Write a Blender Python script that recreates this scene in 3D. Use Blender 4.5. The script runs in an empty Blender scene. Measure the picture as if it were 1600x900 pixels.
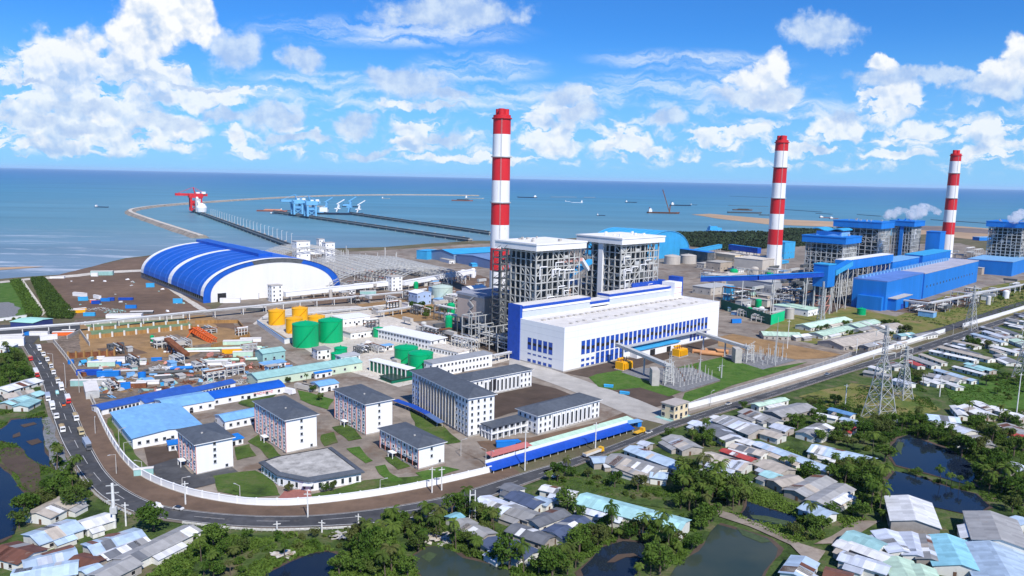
import bpy, math, random
from mathutils import Vector, noise as mnoise
random.seed(7)
sc = bpy.context.scene
COL = sc.collection
# ------------------------------------------------------------ camera
FPX, CAMH = 1200.0, 136.0
PITCH, ROLL = math.atan(172.5/FPX), math.atan(34.5/1600)
_f0 = Vector((0, math.cos(PITCH), -math.sin(PITCH))); _u0 = Vector((0, math.sin(PITCH), math.cos(PITCH))); _r0 = Vector((1, 0, 0))
CR = _r0*math.cos(ROLL)+_u0*math.sin(ROLL); CU = _u0*math.cos(ROLL)-_r0*math.sin(ROLL); CF = _f0
cam = bpy.data.objects.new('camera', bpy.data.cameras.new('camera')); COL.objects.link(cam)
from mathutils import Matrix
cam.matrix_world = Matrix(((CR.x, CU.x, -CF.x, 0), (CR.y, CU.y, -CF.y, 0), (CR.z, CU.z, -CF.z, CAMH), (0, 0, 0, 1)))
cam.data.sensor_width = 36; cam.data.lens = 36*FPX/1600
cam.data.clip_start = 1; cam.data.clip_end = 200000
sc.camera = cam
# ------------------------------------------------------------ exposure
sc.view_settings.view_transform = 'Standard'; sc.view_settings.look = 'None'
sc.view_settings.exposure = 0.15; sc.view_settings.gamma = 1; sc.view_settings.use_curve_mapping = False
sc.cycles.max_bounces = 6; sc.cycles.diffuse_bounces = 3; sc.cycles.glossy_bounces = 2; sc.cycles.transmission_bounces = 3
sc.cycles.volume_bounces = 5; sc.cycles.sample_clamp_indirect = 4; sc.cycles.caustics_reflective = False; sc.cycles.caustics_refractive = False
# ------------------------------------------------------------ sun
SUN_AZ = math.atan2(0.42, -0.91)          # from +Y towards +X
SUN_EL = math.radians(46)
sd = Vector((math.sin(SUN_AZ)*math.cos(SUN_EL), math.cos(SUN_AZ)*math.cos(SUN_EL), math.sin(SUN_EL)))
sl = bpy.data.lights.new('sun', 'SUN'); sl.energy = 5.0; sl.angle = math.radians(0.5); sl.color = (1, 0.945, 0.865)
sun = bpy.data.objects.new('sun', sl); COL.objects.link(sun)
sun.rotation_euler = sd.to_track_quat('Z', 'Y').to_euler(); sun.location = (0, 0, 500)
# ------------------------------------------------------------ pixel helpers (photo is 1600 x 900)
def ray(px, py): return CF*FPX+CR*(px-800)-CU*(py-450)
def gp(px, py, z=0.0):
    d = ray(px, py); t = (z-CAMH)/d.z
    return Vector((d.x*t, d.y*t, z))
def zat(p, py):
    lo, hi = -20.0, 400.0
    for _ in range(50):
        m = (lo+hi)/2; q = Vector((p[0], p[1], m-CAMH))
        y = 450-FPX*q.dot(CU)/q.dot(CF)
        if y > py: lo = m
        else: hi = m
    return (lo+hi)/2
def topx(p):
    q = Vector((p[0], p[1], p[2]-CAMH)); w = q.dot(CF)
    return 800+FPX*q.dot(CR)/w, 450-FPX*q.dot(CU)/w
# ------------------------------------------------------------ world: Nishita sky + procedural cloud layer by direction
world = bpy.data.worlds.new('World'); sc.world = world; world.use_nodes = True
world.cycles.sampling_method = 'MANUAL'; world.cycles.sample_map_resolution = 512
wn = world.node_tree; wn.nodes.clear(); W_ = wn.nodes.new; WL = wn.links.new
def setin(node, idx, v):
    if v is None: return
    if hasattr(v, 'is_output') or isinstance(v, bpy.types.NodeSocket): WL(v, node.inputs[idx])
    else: node.inputs[idx].default_value = v
def wmath(op, a, b=None, c=None, clamp=False):
    n = W_('ShaderNodeMath'); n.operation = op; n.use_clamp = clamp
    setin(n, 0, a); setin(n, 1, b); setin(n, 2, c); return n.outputs[0]
def wvec(op, a, b=None, s=None):
    n = W_('ShaderNodeVectorMath'); n.operation = op; setin(n, 0, a); setin(n, 1, b)
    if s is not None: setin(n, 3, s)
    return n.outputs[1] if op in ('LENGTH', 'DOT_PRODUCT', 'DISTANCE') else n.outputs[0]
def wsmooth(x, a, b):
    n = W_('ShaderNodeMapRange'); n.interpolation_type = 'SMOOTHSTEP'; setin(n, 0, x); n.inputs[1].default_value = a; n.inputs[2].default_value = b
    return n.outputs[0]
def wmix(f, a, b):
    n = W_('ShaderNodeMix'); n.data_type = 'RGBA'; setin(n, 0, f); setin(n, 6, a); setin(n, 7, b); return n.outputs[2]
sky = W_('ShaderNodeTexSky'); sky.sky_type = 'NISHITA'; sky.sun_disc = False
sky.sun_elevation = SUN_EL; sky.sun_rotation = SUN_AZ; sky.altitude = 100; sky.air_density = 1.0; sky.dust_density = 0.15; sky.ozone_density = 2.0
tc = W_('ShaderNodeTexCoord'); sp = W_('ShaderNodeSeparateXYZ'); WL(tc.outputs['Generated'], sp.inputs[0])
ys = wmath('MAXIMUM', sp.outputs[1], 0.05)
cb = W_('ShaderNodeCombineXYZ'); WL(wmath('DIVIDE', sp.outputs[0], ys), cb.inputs[0]); WL(wmath('DIVIDE', sp.outputs[2], ys), cb.inputs[1])
UV = cb.outputs[0]
def wnoise(vec, scale, detail=6, rough=0.55, color=False):
    n = W_('ShaderNodeTexNoise'); WL(vec, n.inputs['Vector']); n.inputs['Scale'].default_value = scale
    n.inputs['Detail'].default_value = detail; n.inputs['Roughness'].default_value = rough
    return n.outputs['Color' if color else 'Fac']
def wscale(vec, s): return wvec('MULTIPLY', vec, s)
warp = wvec('SCALE', wvec('SUBTRACT', wnoise(UV, 14, 5, 0.6, True), (0.5, 0.5, 0.5)), None, 0.060)
warp2 = wvec('SCALE', wvec('SUBTRACT', wnoise(UV, 60, 4, 0.6, True), (0.5, 0.5, 0.5)), None, 0.012)
UVW = wvec('ADD', wvec('ADD', UV, warp), warp2)
vor = W_('ShaderNodeTexVoronoi'); vor.feature = 'SMOOTH_F1'; vor.voronoi_dimensions = '2D'; WL(wvec('ADD', UV, warp2), vor.inputs['Vector'])
vor.normalize = True; vor.inputs['Scale'].default_value = 26; vor.inputs['Detail'].default_value = 3.5; vor.inputs['Roughness'].default_value = 0.48; vor.inputs['Smoothness'].default_value = 0.7
puff = wmath('SUBTRACT', 0.42, vor.outputs['Distance'])
vor2 = W_('ShaderNodeTexVoronoi'); vor2.feature = 'SMOOTH_F1'; vor2.voronoi_dimensions = '2D'; vor2.normalize = True; WL(wvec('ADD', wvec('ADD', UV, warp2), (0.003, 0.007, 0)), vor2.inputs['Vector'])
for k in ('Scale', 'Detail', 'Roughness', 'Smoothness'): vor2.inputs[k].default_value = vor.inputs[k].default_value
emb = wmath('SUBTRACT', vor2.outputs['Distance'], vor.outputs['Distance'])
def uvpix(px, py):
    d = ray(px, py); return (d.x/d.y, d.z/d.y)
def field(blobs, vec):
    acc = None
    for (px, py, rx, ry) in blobs:
        u, v = uvpix(px, py)
        q = wvec('MULTIPLY', wvec('SUBTRACT', vec, (u, v, 0)), (FPX/rx, FPX/ry, 0))
        a = wmath('SUBTRACT', 1.0, wvec('LENGTH', q))
        acc = a if acc is None else wmath('MAXIMUM', acc, a)
    return wmath('MAXIMUM', acc, -3.0)
WHITE = [(118, 98, 92, 58), (55, 125, 75, 45), (205, 105, 75, 55), (12, 112, 40, 42), (235, 22, 62, 48), (292, 25, 52, 45), (218, 62, 60, 38), (255, 122, 55, 30),
 (90, 158, 150, 34), (260, 150, 140, 20), (345, 140, 90, 13), (70, 198, 130, 36), (185, 182, 90, 30), (270, 205, 70, 26), (140, 222, 150, 22), (20, 215, 70, 30),
 (1204, 108, 30, 36), (1188, 140, 62, 34), (1150, 155, 55, 20), (1380, 94, 32, 15), (1385, 155, 56, 36), (1350, 150, 26, 22), (1592, 92, 30, 44), (1560, 122, 45, 30),
 (843, 195, 32, 28), (868, 170, 30, 14), (865, 215, 55, 26), (900, 180, 30, 28), (968, 226, 48, 22), (965, 200, 14, 14), (985, 214, 30, 20), (1010, 232, 40, 14), (665, 205, 34, 24), (640, 226, 50, 14),
 (905, 143, 30, 10), (1165, 206, 55, 18), (1310, 200, 45, 20), (1430, 206, 45, 24), (1550, 206, 65, 28), (1110, 216, 40, 16), (375, 214, 14, 22), (390, 232, 32, 12), (500, 212, 12, 14), (640, 200, 40, 14), (620, 168, 45, 8), (1250, 235, 60, 14), (1400, 238, 70, 14), (770, 246, 80, 8), (700, 248, 80, 8), (1540, 240, 60, 14)]
GREY = [(368, 72, 50, 36), (470, 92, 40, 22), (705, 14, 135, 36), (640, 132, 70, 30), (600, 118, 30, 22), (700, 152, 40, 12), (555, 192, 36, 18), (430, 182, 60, 26), (1290, 48, 68, 28), (1400, 116, 95, 18), (1470, 120, 70, 14),
 (1560, 134, 70, 22), (1160, 156, 65, 18), (1225, 142, 40, 22), (1042, 188, 34, 16), (882, 150, 44, 20), (905, 178, 40, 24), (345, 178, 50, 14), (120, 172, 70, 14), (55, 192, 50, 12), (40, 128, 60, 5), (210, 126, 70, 6), (310, 134, 90, 5), (260, 196, 60, 12), (130, 200, 60, 10), (470, 215, 70, 10), (680, 170, 40, 5), (1320, 178, 30, 12), (700, 215, 40, 12), (580, 235, 50, 8)]
CIRR = [(745, 150, 150, 26), (830, 148, 110, 22), (600, 48, 260, 30), (1080, 95, 190, 22), (1080, 132, 210, 24), (500, 122, 170, 14), (1250, 168, 140, 18), (460, 142, 160, 18), (750, 105, 130, 30), (620, 150, 200, 24), (1000, 150, 200, 20)]
fw = field(WHITE, UVW); fg = field(GREY, UVW); fc = field(CIRR, UV)
lowm = wmath('SUBTRACT', 1.0, wsmooth(sp.outputs[2], 0.085, 0.16))
gap = wnoise(wscale(UVW, (13, 46, 1)), 1.0, 5, 0.6)
cut = wmath('MULTIPLY', wmath('MULTIPLY', lowm, wsmooth(gap, 0.46, 0.66)), 0.72)
wd = wmath('SUBTRACT', wmath('ADD', fw, wmath('MULTIPLY', puff, 0.9)), cut)
dw = wmath('MULTIPLY', wsmooth(wd, 0.04, 0.40), wmath('SUBTRACT', 1.0, wmath('MULTIPLY', lowm, 0.18)))
gn = wnoise(UV, 40, 6, 0.6)
gd = wmath('ADD', fg, wmath('MULTIPLY', wmath('SUBTRACT', gn, 0.5), 1.1))
dg = wmath('MULTIPLY', wsmooth(gd, -0.05, 0.5), 0.88)
cn = wnoise(wscale(wvec('ADD', UV, warp), (9, 75, 1)), 1.0, 6, 0.6)
dc = wmath('MULTIPLY', wmath('MULTIPLY', wsmooth(cn, 0.36, 0.72), wsmooth(fc, 0.0, 0.6)), 0.75)
# far fields of small cumulus hugging the horizon
hn = wnoise(wscale(UVW, (30, 74, 1)), 1.0, 5, 0.5)
v_ = sp.outputs[2]
hb = wmath('MULTIPLY', wsmooth(v_, 0.010, 0.024), wmath('SUBTRACT', 1.0, wsmooth(v_, 0.05, 0.135)))
dh = wmath('MULTIPLY', wmath('MULTIPLY', wsmooth(hn, 0.45, 0.70), hb), 0.8)
sunny = (0.97, 0.99, 1.0, 1); shade = (0.44, 0.60, 0.88, 1); grey = (0.43, 0.59, 0.88, 1)
ln = wnoise(wvec('ADD', UV, warp2), 20, 5, 0.55)
fo = field(WHITE, wvec('ADD', UVW, (0.003, 0.022, 0)))
fod = wmath('ADD', fo, wmath('MULTIPLY', puff, 0.9))
under = wmath('MULTIPLY', wsmooth(fod, 0.15, 0.95), wsmooth(ln, 0.60, 0.36))
lit = wmath('ADD', wmath('MULTIPLY', emb, 3.8), wmath('SUBTRACT', 0.95, wmath('MULTIPLY', under, 0.85)), clamp=True)
wcol = wmix(lit, shade, sunny)
SKYS = 0.098
SKYT = wvec('MULTIPLY', sky.outputs[0], (0.22, 0.66, 1.28))
hz = wmath('SUBTRACT', 1.0, wsmooth(sp.outputs[2], -0.03, 0.19))
class _S: outputs = [wmix(wmath('MULTIPLY', hz, 0.85), SKYT, tuple(q/SKYS for q in (0.27, 0.57, 0.93))+(1,))]
skyc = _S
def emis(col): # cloud radiance in the sky node's units
    return wvec('SCALE', col, None, 0.92/SKYS)
c = skyc.outputs[0]
c = wmix(dc, c, emis(wmix(0.5, (0.8, 0.9, 1, 1), (0.8, 0.9, 1, 1))))
c = wmix(dh, c, emis(wmix(wsmooth(hn, 0.46, 0.68), (0.50, 0.66, 0.90, 1), sunny)))
c = wmix(dw, c, emis(wcol))
c = wmix(dg, c, emis(wmix(wsmooth(gn, 0.35, 0.7), grey, (0.70, 0.82, 0.97, 1))))
front = wsmooth(sp.outputs[1], 0.08, 0.2)
c = wmix(front, skyc.outputs[0], c)
bg = W_('ShaderNodeBackground'); WL(c, bg.inputs[0]); bg.inputs[1].default_value = SKYS
wo = W_('ShaderNodeOutputWorld'); WL(bg.outputs[0], wo.inputs[0])
# ------------------------------------------------------------ materials
MATS = {}
def M(name, col, rough=0.8, var=0.14, sc_=0.12, dirt=0.0, dcol=(0.16, 0.12, 0.085), streak=False, metal=0.0, spec=0.3, rnd=0.0, sheet=0.0, big=0.0, bump=0.0, dsc=0.35):
    if name in MATS: return MATS[name]
    m = bpy.data.materials.new(name); m.use_nodes = True; t = m.node_tree; t.nodes.clear(); N = t.nodes.new; L = t.links.new
    out = N('ShaderNodeOutputMaterial'); bs = N('ShaderNodeBsdfPrincipled'); L(bs.outputs[0], out.inputs[0])
    bs.inputs['Roughness'].default_value = rough; bs.inputs['Metallic'].default_value = metal; bs.inputs['Specular IOR Level'].default_value = spec
    geo = N('ShaderNodeNewGeometry'); src = geo.outputs['Position']
    mp = N('ShaderNodeMapping'); L(src, mp.inputs[0]); mp.inputs['Scale'].default_value = (1, 1, 0.12) if streak else (1, 1, 1)
    n1 = N('ShaderNodeTexNoise'); L(mp.outputs[0], n1.inputs['Vector']); n1.inputs['Scale'].default_value = sc_; n1.inputs['Detail'].default_value = 7; n1.inputs['Roughness'].default_value = 0.65
    mr = N('ShaderNodeMapRange'); L(n1.outputs['Fac'], mr.inputs[0]); mr.inputs[1].default_value = 0.25; mr.inputs[2].default_value = 0.75; mr.inputs[3].default_value = 1-var*1.6; mr.inputs[4].default_value = 1+var
    fac = mr.outputs[0]
    def mul(a, b):
        q = N('ShaderNodeMath'); q.operation = 'MULTIPLY'; L(a, q.inputs[0]); L(b, q.inputs[1]); return q.outputs[0]
    if big:
        n2 = N('ShaderNodeTexNoise'); L(src, n2.inputs['Vector']); n2.inputs['Scale'].default_value = sc_*0.12; n2.inputs['Detail'].default_value = 4
        m2 = N('ShaderNodeMapRange'); L(n2.outputs['Fac'], m2.inputs[0]); m2.inputs[1].default_value = 0.3; m2.inputs[2].default_value = 0.7; m2.inputs[3].default_value = 1-big; m2.inputs[4].default_value = 1+big
        fac = mul(fac, m2.outputs[0])
    if rnd:
        oi = N('ShaderNodeObjectInfo'); m3 = N('ShaderNodeMapRange'); L(oi.outputs['Random'], m3.inputs[0]); m3.inputs[3].default_value = 1-rnd; m3.inputs[4].default_value = 1+rnd
        fac = mul(fac, m3.outputs[0])
    if sheet:
        tcn = N('ShaderNodeTexCoord'); sx = N('ShaderNodeSeparateXYZ'); L(tcn.outputs['Object'], sx.inputs[0])
        def fl(o, s):
            q = N('ShaderNodeMath'); q.operation = 'MULTIPLY'; L(o, q.inputs[0]); q.inputs[1].default_value = s
            r = N('ShaderNodeMath'); r.operation = 'FLOOR'; L(q.outputs[0], r.inputs[0]); return r.outputs[0]
        cx = N('ShaderNodeCombineXYZ'); L(fl(sx.outputs[0], 0.62), cx.inputs[0]); L(fl(sx.outputs[1], 0.22), cx.inputs[1])
        wnz = N('ShaderNodeTexWhiteNoise'); L(cx.outputs[0], wnz.inputs['Vector'])
        m4 = N('ShaderNodeMapRange'); L(wnz.outputs['Value'], m4.inputs[0]); m4.inputs[3].default_value = 1-sheet; m4.inputs[4].default_value = 1+sheet*0.6
        fac = mul(fac, m4.outputs[0])
    rgb = N('ShaderNodeRGB'); rgb.outputs[0].default_value = (*col, 1)
    vs = N('ShaderNodeVectorMath'); vs.operation = 'SCALE'; L(rgb.outputs[0], vs.inputs[0]); L(fac, vs.inputs['Scale'])
    colo = vs.outputs[0]
    if dirt:
        n5 = N('ShaderNodeTexNoise'); L(mp.outputs[0], n5.inputs['Vector']); n5.inputs['Scale'].default_value = dsc; n5.inputs['Detail'].default_value = 6; n5.inputs['Roughness'].default_value = 0.7
        m5 = N('ShaderNodeMapRange'); L(n5.outputs['Fac'], m5.inputs[0]); m5.inputs[1].default_value = 0.74-dirt*0.5; m5.inputs[2].default_value = 0.86-dirt*0.5; m5.inputs[4].default_value = 0.85
        mx = N('ShaderNodeMix'); mx.data_type = 'RGBA'; L(m5.outputs[0], mx.inputs[0]); L(colo, mx.inputs[6]); mx.inputs[7].default_value = (*dcol, 1); colo = mx.outputs[2]
    L(colo, bs.inputs['Base Color'])
    if bump:
        bp = N('ShaderNodeBump'); L(n1.outputs['Fac'], bp.inputs['Height']); bp.inputs['Strength'].default_value = 0.6; bp.inputs['Distance'].default_value = bump; L(bp.outputs[0], bs.inputs['Normal'])
    MATS[name] = m; return m
WALL = M('white_plaster', (0.78, 0.79, 0.80), 0.75, 0.03, 0.4, 0.10, (0.55, 0.53, 0.50), streak=True)
WALL2 = M('white_cladding', (0.80, 0.81, 0.82), 0.5, 0.02, 0.3, 0.05, (0.62, 0.60, 0.57), streak=True)
WALLG = M('stained_plaster', (0.60, 0.61, 0.60), 0.85, 0.14, 0.4, 0.35, (0.28, 0.26, 0.23), streak=True, rnd=0.15)
CREAM = M('cream_plaster', (0.75, 0.62, 0.40), 0.8, 0.08, 0.5, 0.15, (0.4, 0.33, 0.22), streak=True)
SLATE = M('slate_roof', (0.085, 0.10, 0.125), 0.75, 0.16, 0.5, 0.12, (0.16, 0.16, 0.16), sheet=0.08, big=0.1)
GLASS = M('window_glass', (0.03, 0.04, 0.055), 0.12, 0.3, 0.3, spec=0.6)
DGLASS = M('dark_opening', (0.02, 0.02, 0.025), 0.7, 0.3, 0.3)
FRAMEG = M('grey_frame', (0.45, 0.46, 0.47), 0.6, 0.1)
REDTR = M('red_trim', (0.60, 0.27, 0.22), 0.7, 0.12, 0.5)
BLUE = M('royal_blue_sheet', (0.010, 0.100, 0.50), 0.5, 0.12, 0.15, 0.16, (0.05, 0.11, 0.32), big=0.08, sheet=0.05)
BLUED = M('deep_blue_paint', (0.012, 0.070, 0.42), 0.45, 0.14, 0.3, 0.10, (0.05, 0.11, 0.35))
BLUEB = M('bright_blue_cladding', (0.012, 0.190, 0.62), 0.55, 0.10, 0.1, 0.18, (0.02, 0.12, 0.42), sheet=0.03, streak=True)
CYAN = M('cyan_sheet', (0.045, 0.36, 0.68), 0.55, 0.10, 0.1, 0.14, (0.1, 0.3, 0.5), sheet=0.06)
LBLUE = M('light_blue_tin', (0.20, 0.43, 0.72), 0.5, 0.10, 0.25, 0.10, (0.30, 0.36, 0.42), sheet=0.10)
REDP = M('red_paint', (0.60, 0.020, 0.028), 0.5, 0.12, 0.10, 0.32, (0.33, 0.04, 0.04), streak=True)
CHW = M('chimney_white', (0.78, 0.78, 0.79), 0.6, 0.07, 0.10, 0.28, (0.50, 0.47, 0.43), streak=True)
STEEL = M('galvanised_steel', (0.46, 0.47, 0.47), 0.6, 0.15, 0.3, 0.15, (0.28, 0.24, 0.2))
STEELD = M('dark_steel', (0.10, 0.11, 0.12), 0.6, 0.3, 0.2, 0.2, (0.2, 0.16, 0.12))
STEELL = M('pale_steel', (0.56, 0.56, 0.54), 0.6, 0.15, 0.2, 0.2, (0.34, 0.30, 0.26))
CONC = M('concrete', (0.42, 0.40, 0.37), 0.9, 0.16, 0.12, 0.25, (0.25, 0.22, 0.19), big=0.15)
CONCL = M('pale_concrete', (0.58, 0.54, 0.48), 0.9, 0.16, 0.10, 0.42, (0.36, 0.27, 0.18), big=0.12)
GREENT = M('green_tank_paint', (0.0, 0.36, 0.135), 0.42, 0.09, 0.15, 0.10, (0.0, 0.22, 0.09), streak=True)
YELT = M('yellow_tank_paint', (0.80, 0.40, 0.008), 0.45, 0.08, 0.15, 0.08, (0.5, 0.22, 0.02), streak=True)
GREYT = M('grey_tank_paint', (0.48, 0.45, 0.41), 0.6, 0.12, 0.2, 0.2, streak=True)
RUST = M('rusted_steel', (0.20, 0.075, 0.035), 0.85, 0.4, 0.4, 0.2, (0.07, 0.04, 0.03))
ORANGE = M('orange_paint', (0.75, 0.14, 0.025), 0.55, 0.1)
GREENP = M('green_panel', (0.0, 0.13, 0.075), 0.55, 0.15, 0.2)
GREENB = M('bright_green_panel', (0.0, 0.52, 0.22), 0.5, 0.08)
BEIGE = M('beige_cladding', (0.50, 0.39, 0.33), 0.6, 0.06, 0.2, streak=True)
PGREEN = M('pale_green_sheet', (0.50, 0.70, 0.56), 0.55, 0.10, 0.2, 0.15, (0.34, 0.42, 0.36), sheet=0.08)
TEAL = M('teal_sheet', (0.30, 0.52, 0.50), 0.55, 0.12, 0.2, 0.15, (0.2, 0.33, 0.33), sheet=0.08)
ROCK = M('breakwater_rock', (0.30, 0.26, 0.22), 0.95, 0.35, 0.05, 0.2, (0.12, 0.10, 0.09))
ASPH = M('asphalt', (0.068, 0.070, 0.076), 0.85, 0.30, 0.18, 0.34, (0.14, 0.125, 0.11), big=0.25, dsc=0.12)
PAINT = M('road_paint', (0.72, 0.72, 0.70), 0.7, 0.2, 0.8, 0.2, (0.3, 0.3, 0.3))
KERB = M('kerb_concrete', (0.46, 0.44, 0.41), 0.9, 0.15, 0.3, 0.2)
RUBBER = M('tyre_rubber', (0.02, 0.02, 0.02), 0.8, 0.1)
EARTH = M('brown_earth', (0.150, 0.098, 0.066), 0.95, 0.22, 0.08, 0.22, (0.09, 0.06, 0.042), big=0.22, bump=0.6, dsc=0.05)
EARTHD = M('dark_wet_earth', (0.085, 0.06, 0.046), 0.95, 0.25, 0.1, 0.2, (0.05, 0.04, 0.03), big=0.2, bump=0.5)
OCHRE = M('ochre_earth', (0.30, 0.185, 0.085), 0.95, 0.25, 0.09, 0.25, (0.17, 0.10, 0.055), big=0.2, bump=0.6)
YARD = M('yard_dirt', (0.22, 0.17, 0.13), 0.95, 0.45, 0.25, 0.45, (0.10, 0.08, 0.065), big=0.25, bump=0.4)
PAVE = M('plant_paving', (0.26, 0.222, 0.185), 0.9, 0.28, 0.1, 0.46, (0.15, 0.105, 0.075), big=0.28, dsc=0.045)
SAND = M('sand', (0.42, 0.29, 0.185), 0.95, 0.12, 0.02, 0.2, (0.25, 0.19, 0.14), big=0.15)
MUD = M('tidal_mud', (0.20, 0.155, 0.135), 0.7, 0.2, 0.03, 0.2, (0.28, 0.2, 0.14), big=0.2)
GRAVEL = M('grey_gravel', (0.20, 0.205, 0.215), 0.95, 0.3, 0.6, 0.2, (0.3, 0.3, 0.31))
def grass(name, a, b, c3, s=0.06):
    m = bpy.data.materials.new(name); m.use_nodes = True; t = m.node_tree; N = t.nodes.new; L = t.links.new; bs = t.nodes['Principled BSDF']
    bs.inputs['Roughness'].default_value = 0.95; bs.inputs['Specular IOR Level'].default_value = 0.1
    geo = N('ShaderNodeNewGeometry'); n1 = N('ShaderNodeTexNoise'); L(geo.outputs['Position'], n1.inputs['Vector']); n1.inputs['Scale'].default_value = s; n1.inputs['Detail'].default_value = 9; n1.inputs['Roughness'].default_value = 0.68
    r = N('ShaderNodeValToRGB'); L(n1.outputs['Fac'], r.inputs[0]); e = r.color_ramp.elements
    e[0].position = 0.36; e[0].color = (*a, 1); e[1].position = 0.66; e[1].color = (*c3, 1); q = e.new(0.5); q.color = (*b, 1)
    L(r.outputs[0], bs.inputs['Base Color'])
    bp = N('ShaderNodeBump'); n2 = N('ShaderNodeTexNoise'); L(geo.outputs['Position'], n2.inputs['Vector']); n2.inputs['Scale'].default_value = 0.6; n2.inputs['Detail'].default_value = 4
    L(n2.outputs['Fac'], bp.inputs['Height']); bp.inputs['Strength'].default_value = 0.7; bp.inputs['Distance'].default_value = 1.0; L(bp.outputs[0], bs.inputs['Normal'])
    return m
GRASS = grass('rough_grass', (0.035, 0.06, 0.018), (0.07, 0.12, 0.025), (0.12, 0.125, 0.055))
LAWN = grass('lawn', (0.045, 0.10, 0.018), (0.07, 0.145, 0.025), (0.10, 0.15, 0.04), 0.12)
DRYG = grass('dry_grass', (0.09, 0.13, 0.03), (0.17, 0.17, 0.05), (0.24, 0.18, 0.09), 0.05)
SCRUB = grass('wild_ground', (0.025, 0.045, 0.014), (0.065, 0.105, 0.028), (0.15, 0.125, 0.08), 0.07)
GREENW = grass('green_basin_water', (0.10, 0.17, 0.09), (0.16, 0.24, 0.13), (0.2, 0.26, 0.16), 0.1)
def leafmat(name, a, b, tr=0.25):
    m = bpy.data.materials.new(name); m.use_nodes = True; t = m.node_tree; t.nodes.clear(); N = t.nodes.new; L = t.links.new
    out = N('ShaderNodeOutputMaterial'); df = N('ShaderNodeBsdfDiffuse'); tl = N('ShaderNodeBsdfTranslucent'); ms = N('ShaderNodeMixShader'); ms.inputs[0].default_value = tr
    oi = N('ShaderNodeObjectInfo'); geo = N('ShaderNodeNewGeometry'); nz = N('ShaderNodeTexNoise'); L(geo.outputs['Position'], nz.inputs['Vector']); nz.inputs['Scale'].default_value = 0.45; nz.inputs['Detail'].default_value = 5
    ad = N('ShaderNodeMath'); ad.operation = 'MULTIPLY_ADD'; L(oi.outputs['Random'], ad.inputs[0]); ad.inputs[1].default_value = 0.55; L(nz.outputs['Fac'], ad.inputs[2])
    mr = N('ShaderNodeMapRange'); L(ad.outputs[0], mr.inputs[0]); mr.inputs[1].default_value = 0.35; mr.inputs[2].default_value = 1.15
    mx = N('ShaderNodeMix'); mx.data_type = 'RGBA'; L(mr.outputs[0], mx.inputs[0]); mx.inputs[6].default_value = (*a, 1); mx.inputs[7].default_value = (*b, 1)
    wz = N('ShaderNodeTexWhiteNoise'); wz.noise_dimensions = '1D'; L(oi.outputs['Random'], wz.inputs['W']); ol = N('ShaderNodeMapRange'); L(wz.outputs['Value'], ol.inputs[0]); ol.inputs[1].default_value = 0.62; ol.inputs[4].default_value = 0.75
    m2 = N('ShaderNodeMix'); m2.data_type = 'RGBA'; L(ol.outputs[0], m2.inputs[0]); L(mx.outputs[2], m2.inputs[6]); m2.inputs[7].default_value = (0.115, 0.115, 0.045, 1)
    for s in (df, tl): L(m2.outputs[2], s.inputs['Color'])
    L(df.outputs[0], ms.inputs[1]); L(tl.outputs[0], ms.inputs[2]); L(ms.outputs[0], out.inputs[0]); return m
LEAF = leafmat('broad_leaves', (0.030, 0.078, 0.014), (0.125, 0.200, 0.038))
PALM = leafmat('palm_fronds', (0.034, 0.080, 0.014), (0.135, 0.190, 0.040))
BUSHM = leafmat('bush_leaves', (0.038, 0.090, 0.015), (0.140, 0.215, 0.042))
BARK = M('bark', (0.13, 0.10, 0.075), 0.95, 0.25, 0.8)
def water(name, a, b, sc_=0.02, rough=0.06, bump=0.05):
    m = bpy.data.materials.new(name); m.use_nodes = True; t = m.node_tree; N = t.nodes.new; L = t.links.new; bs = t.nodes['Principled BSDF']
    bs.inputs['Roughness'].default_value = rough; bs.inputs['IOR'].default_value = 1.33; bs.inputs['Specular IOR Level'].default_value = 0.5
    geo = N('ShaderNodeNewGeometry'); n1 = N('ShaderNodeTexNoise'); L(geo.outputs['Position'], n1.inputs['Vector']); n1.inputs['Scale'].default_value = sc_; n1.inputs['Detail'].default_value = 6
    mr = N('ShaderNodeMapRange'); L(n1.outputs['Fac'], mr.inputs[0]); mr.inputs[1].default_value = 0.42; mr.inputs[2].default_value = 0.62
    mx = N('ShaderNodeMix'); mx.data_type = 'RGBA'; L(mr.outputs[0], mx.inputs[0]); mx.inputs[6].default_value = (*a, 1); mx.inputs[7].default_value = (*b, 1); L(mx.outputs[2], bs.inputs['Base Color'])
    n2 = N('ShaderNodeTexNoise'); L(geo.outputs['Position'], n2.inputs['Vector']); n2.inputs['Scale'].default_value = 0.5; n2.inputs['Detail'].default_value = 3
    bp = N('ShaderNodeBump'); L(n2.outputs['Fac'], bp.inputs['Height']); bp.inputs['Strength'].default_value = 0.25; bp.inputs['Distance'].default_value = bump; L(bp.outputs[0], bs.inputs['Normal'])
    return m
POND = water('pond_water', (0.010, 0.018, 0.036), (0.018, 0.026, 0.034))
PONDG = water('murky_pond_water', (0.030, 0.048, 0.040), (0.060, 0.072, 0.050))
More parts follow.
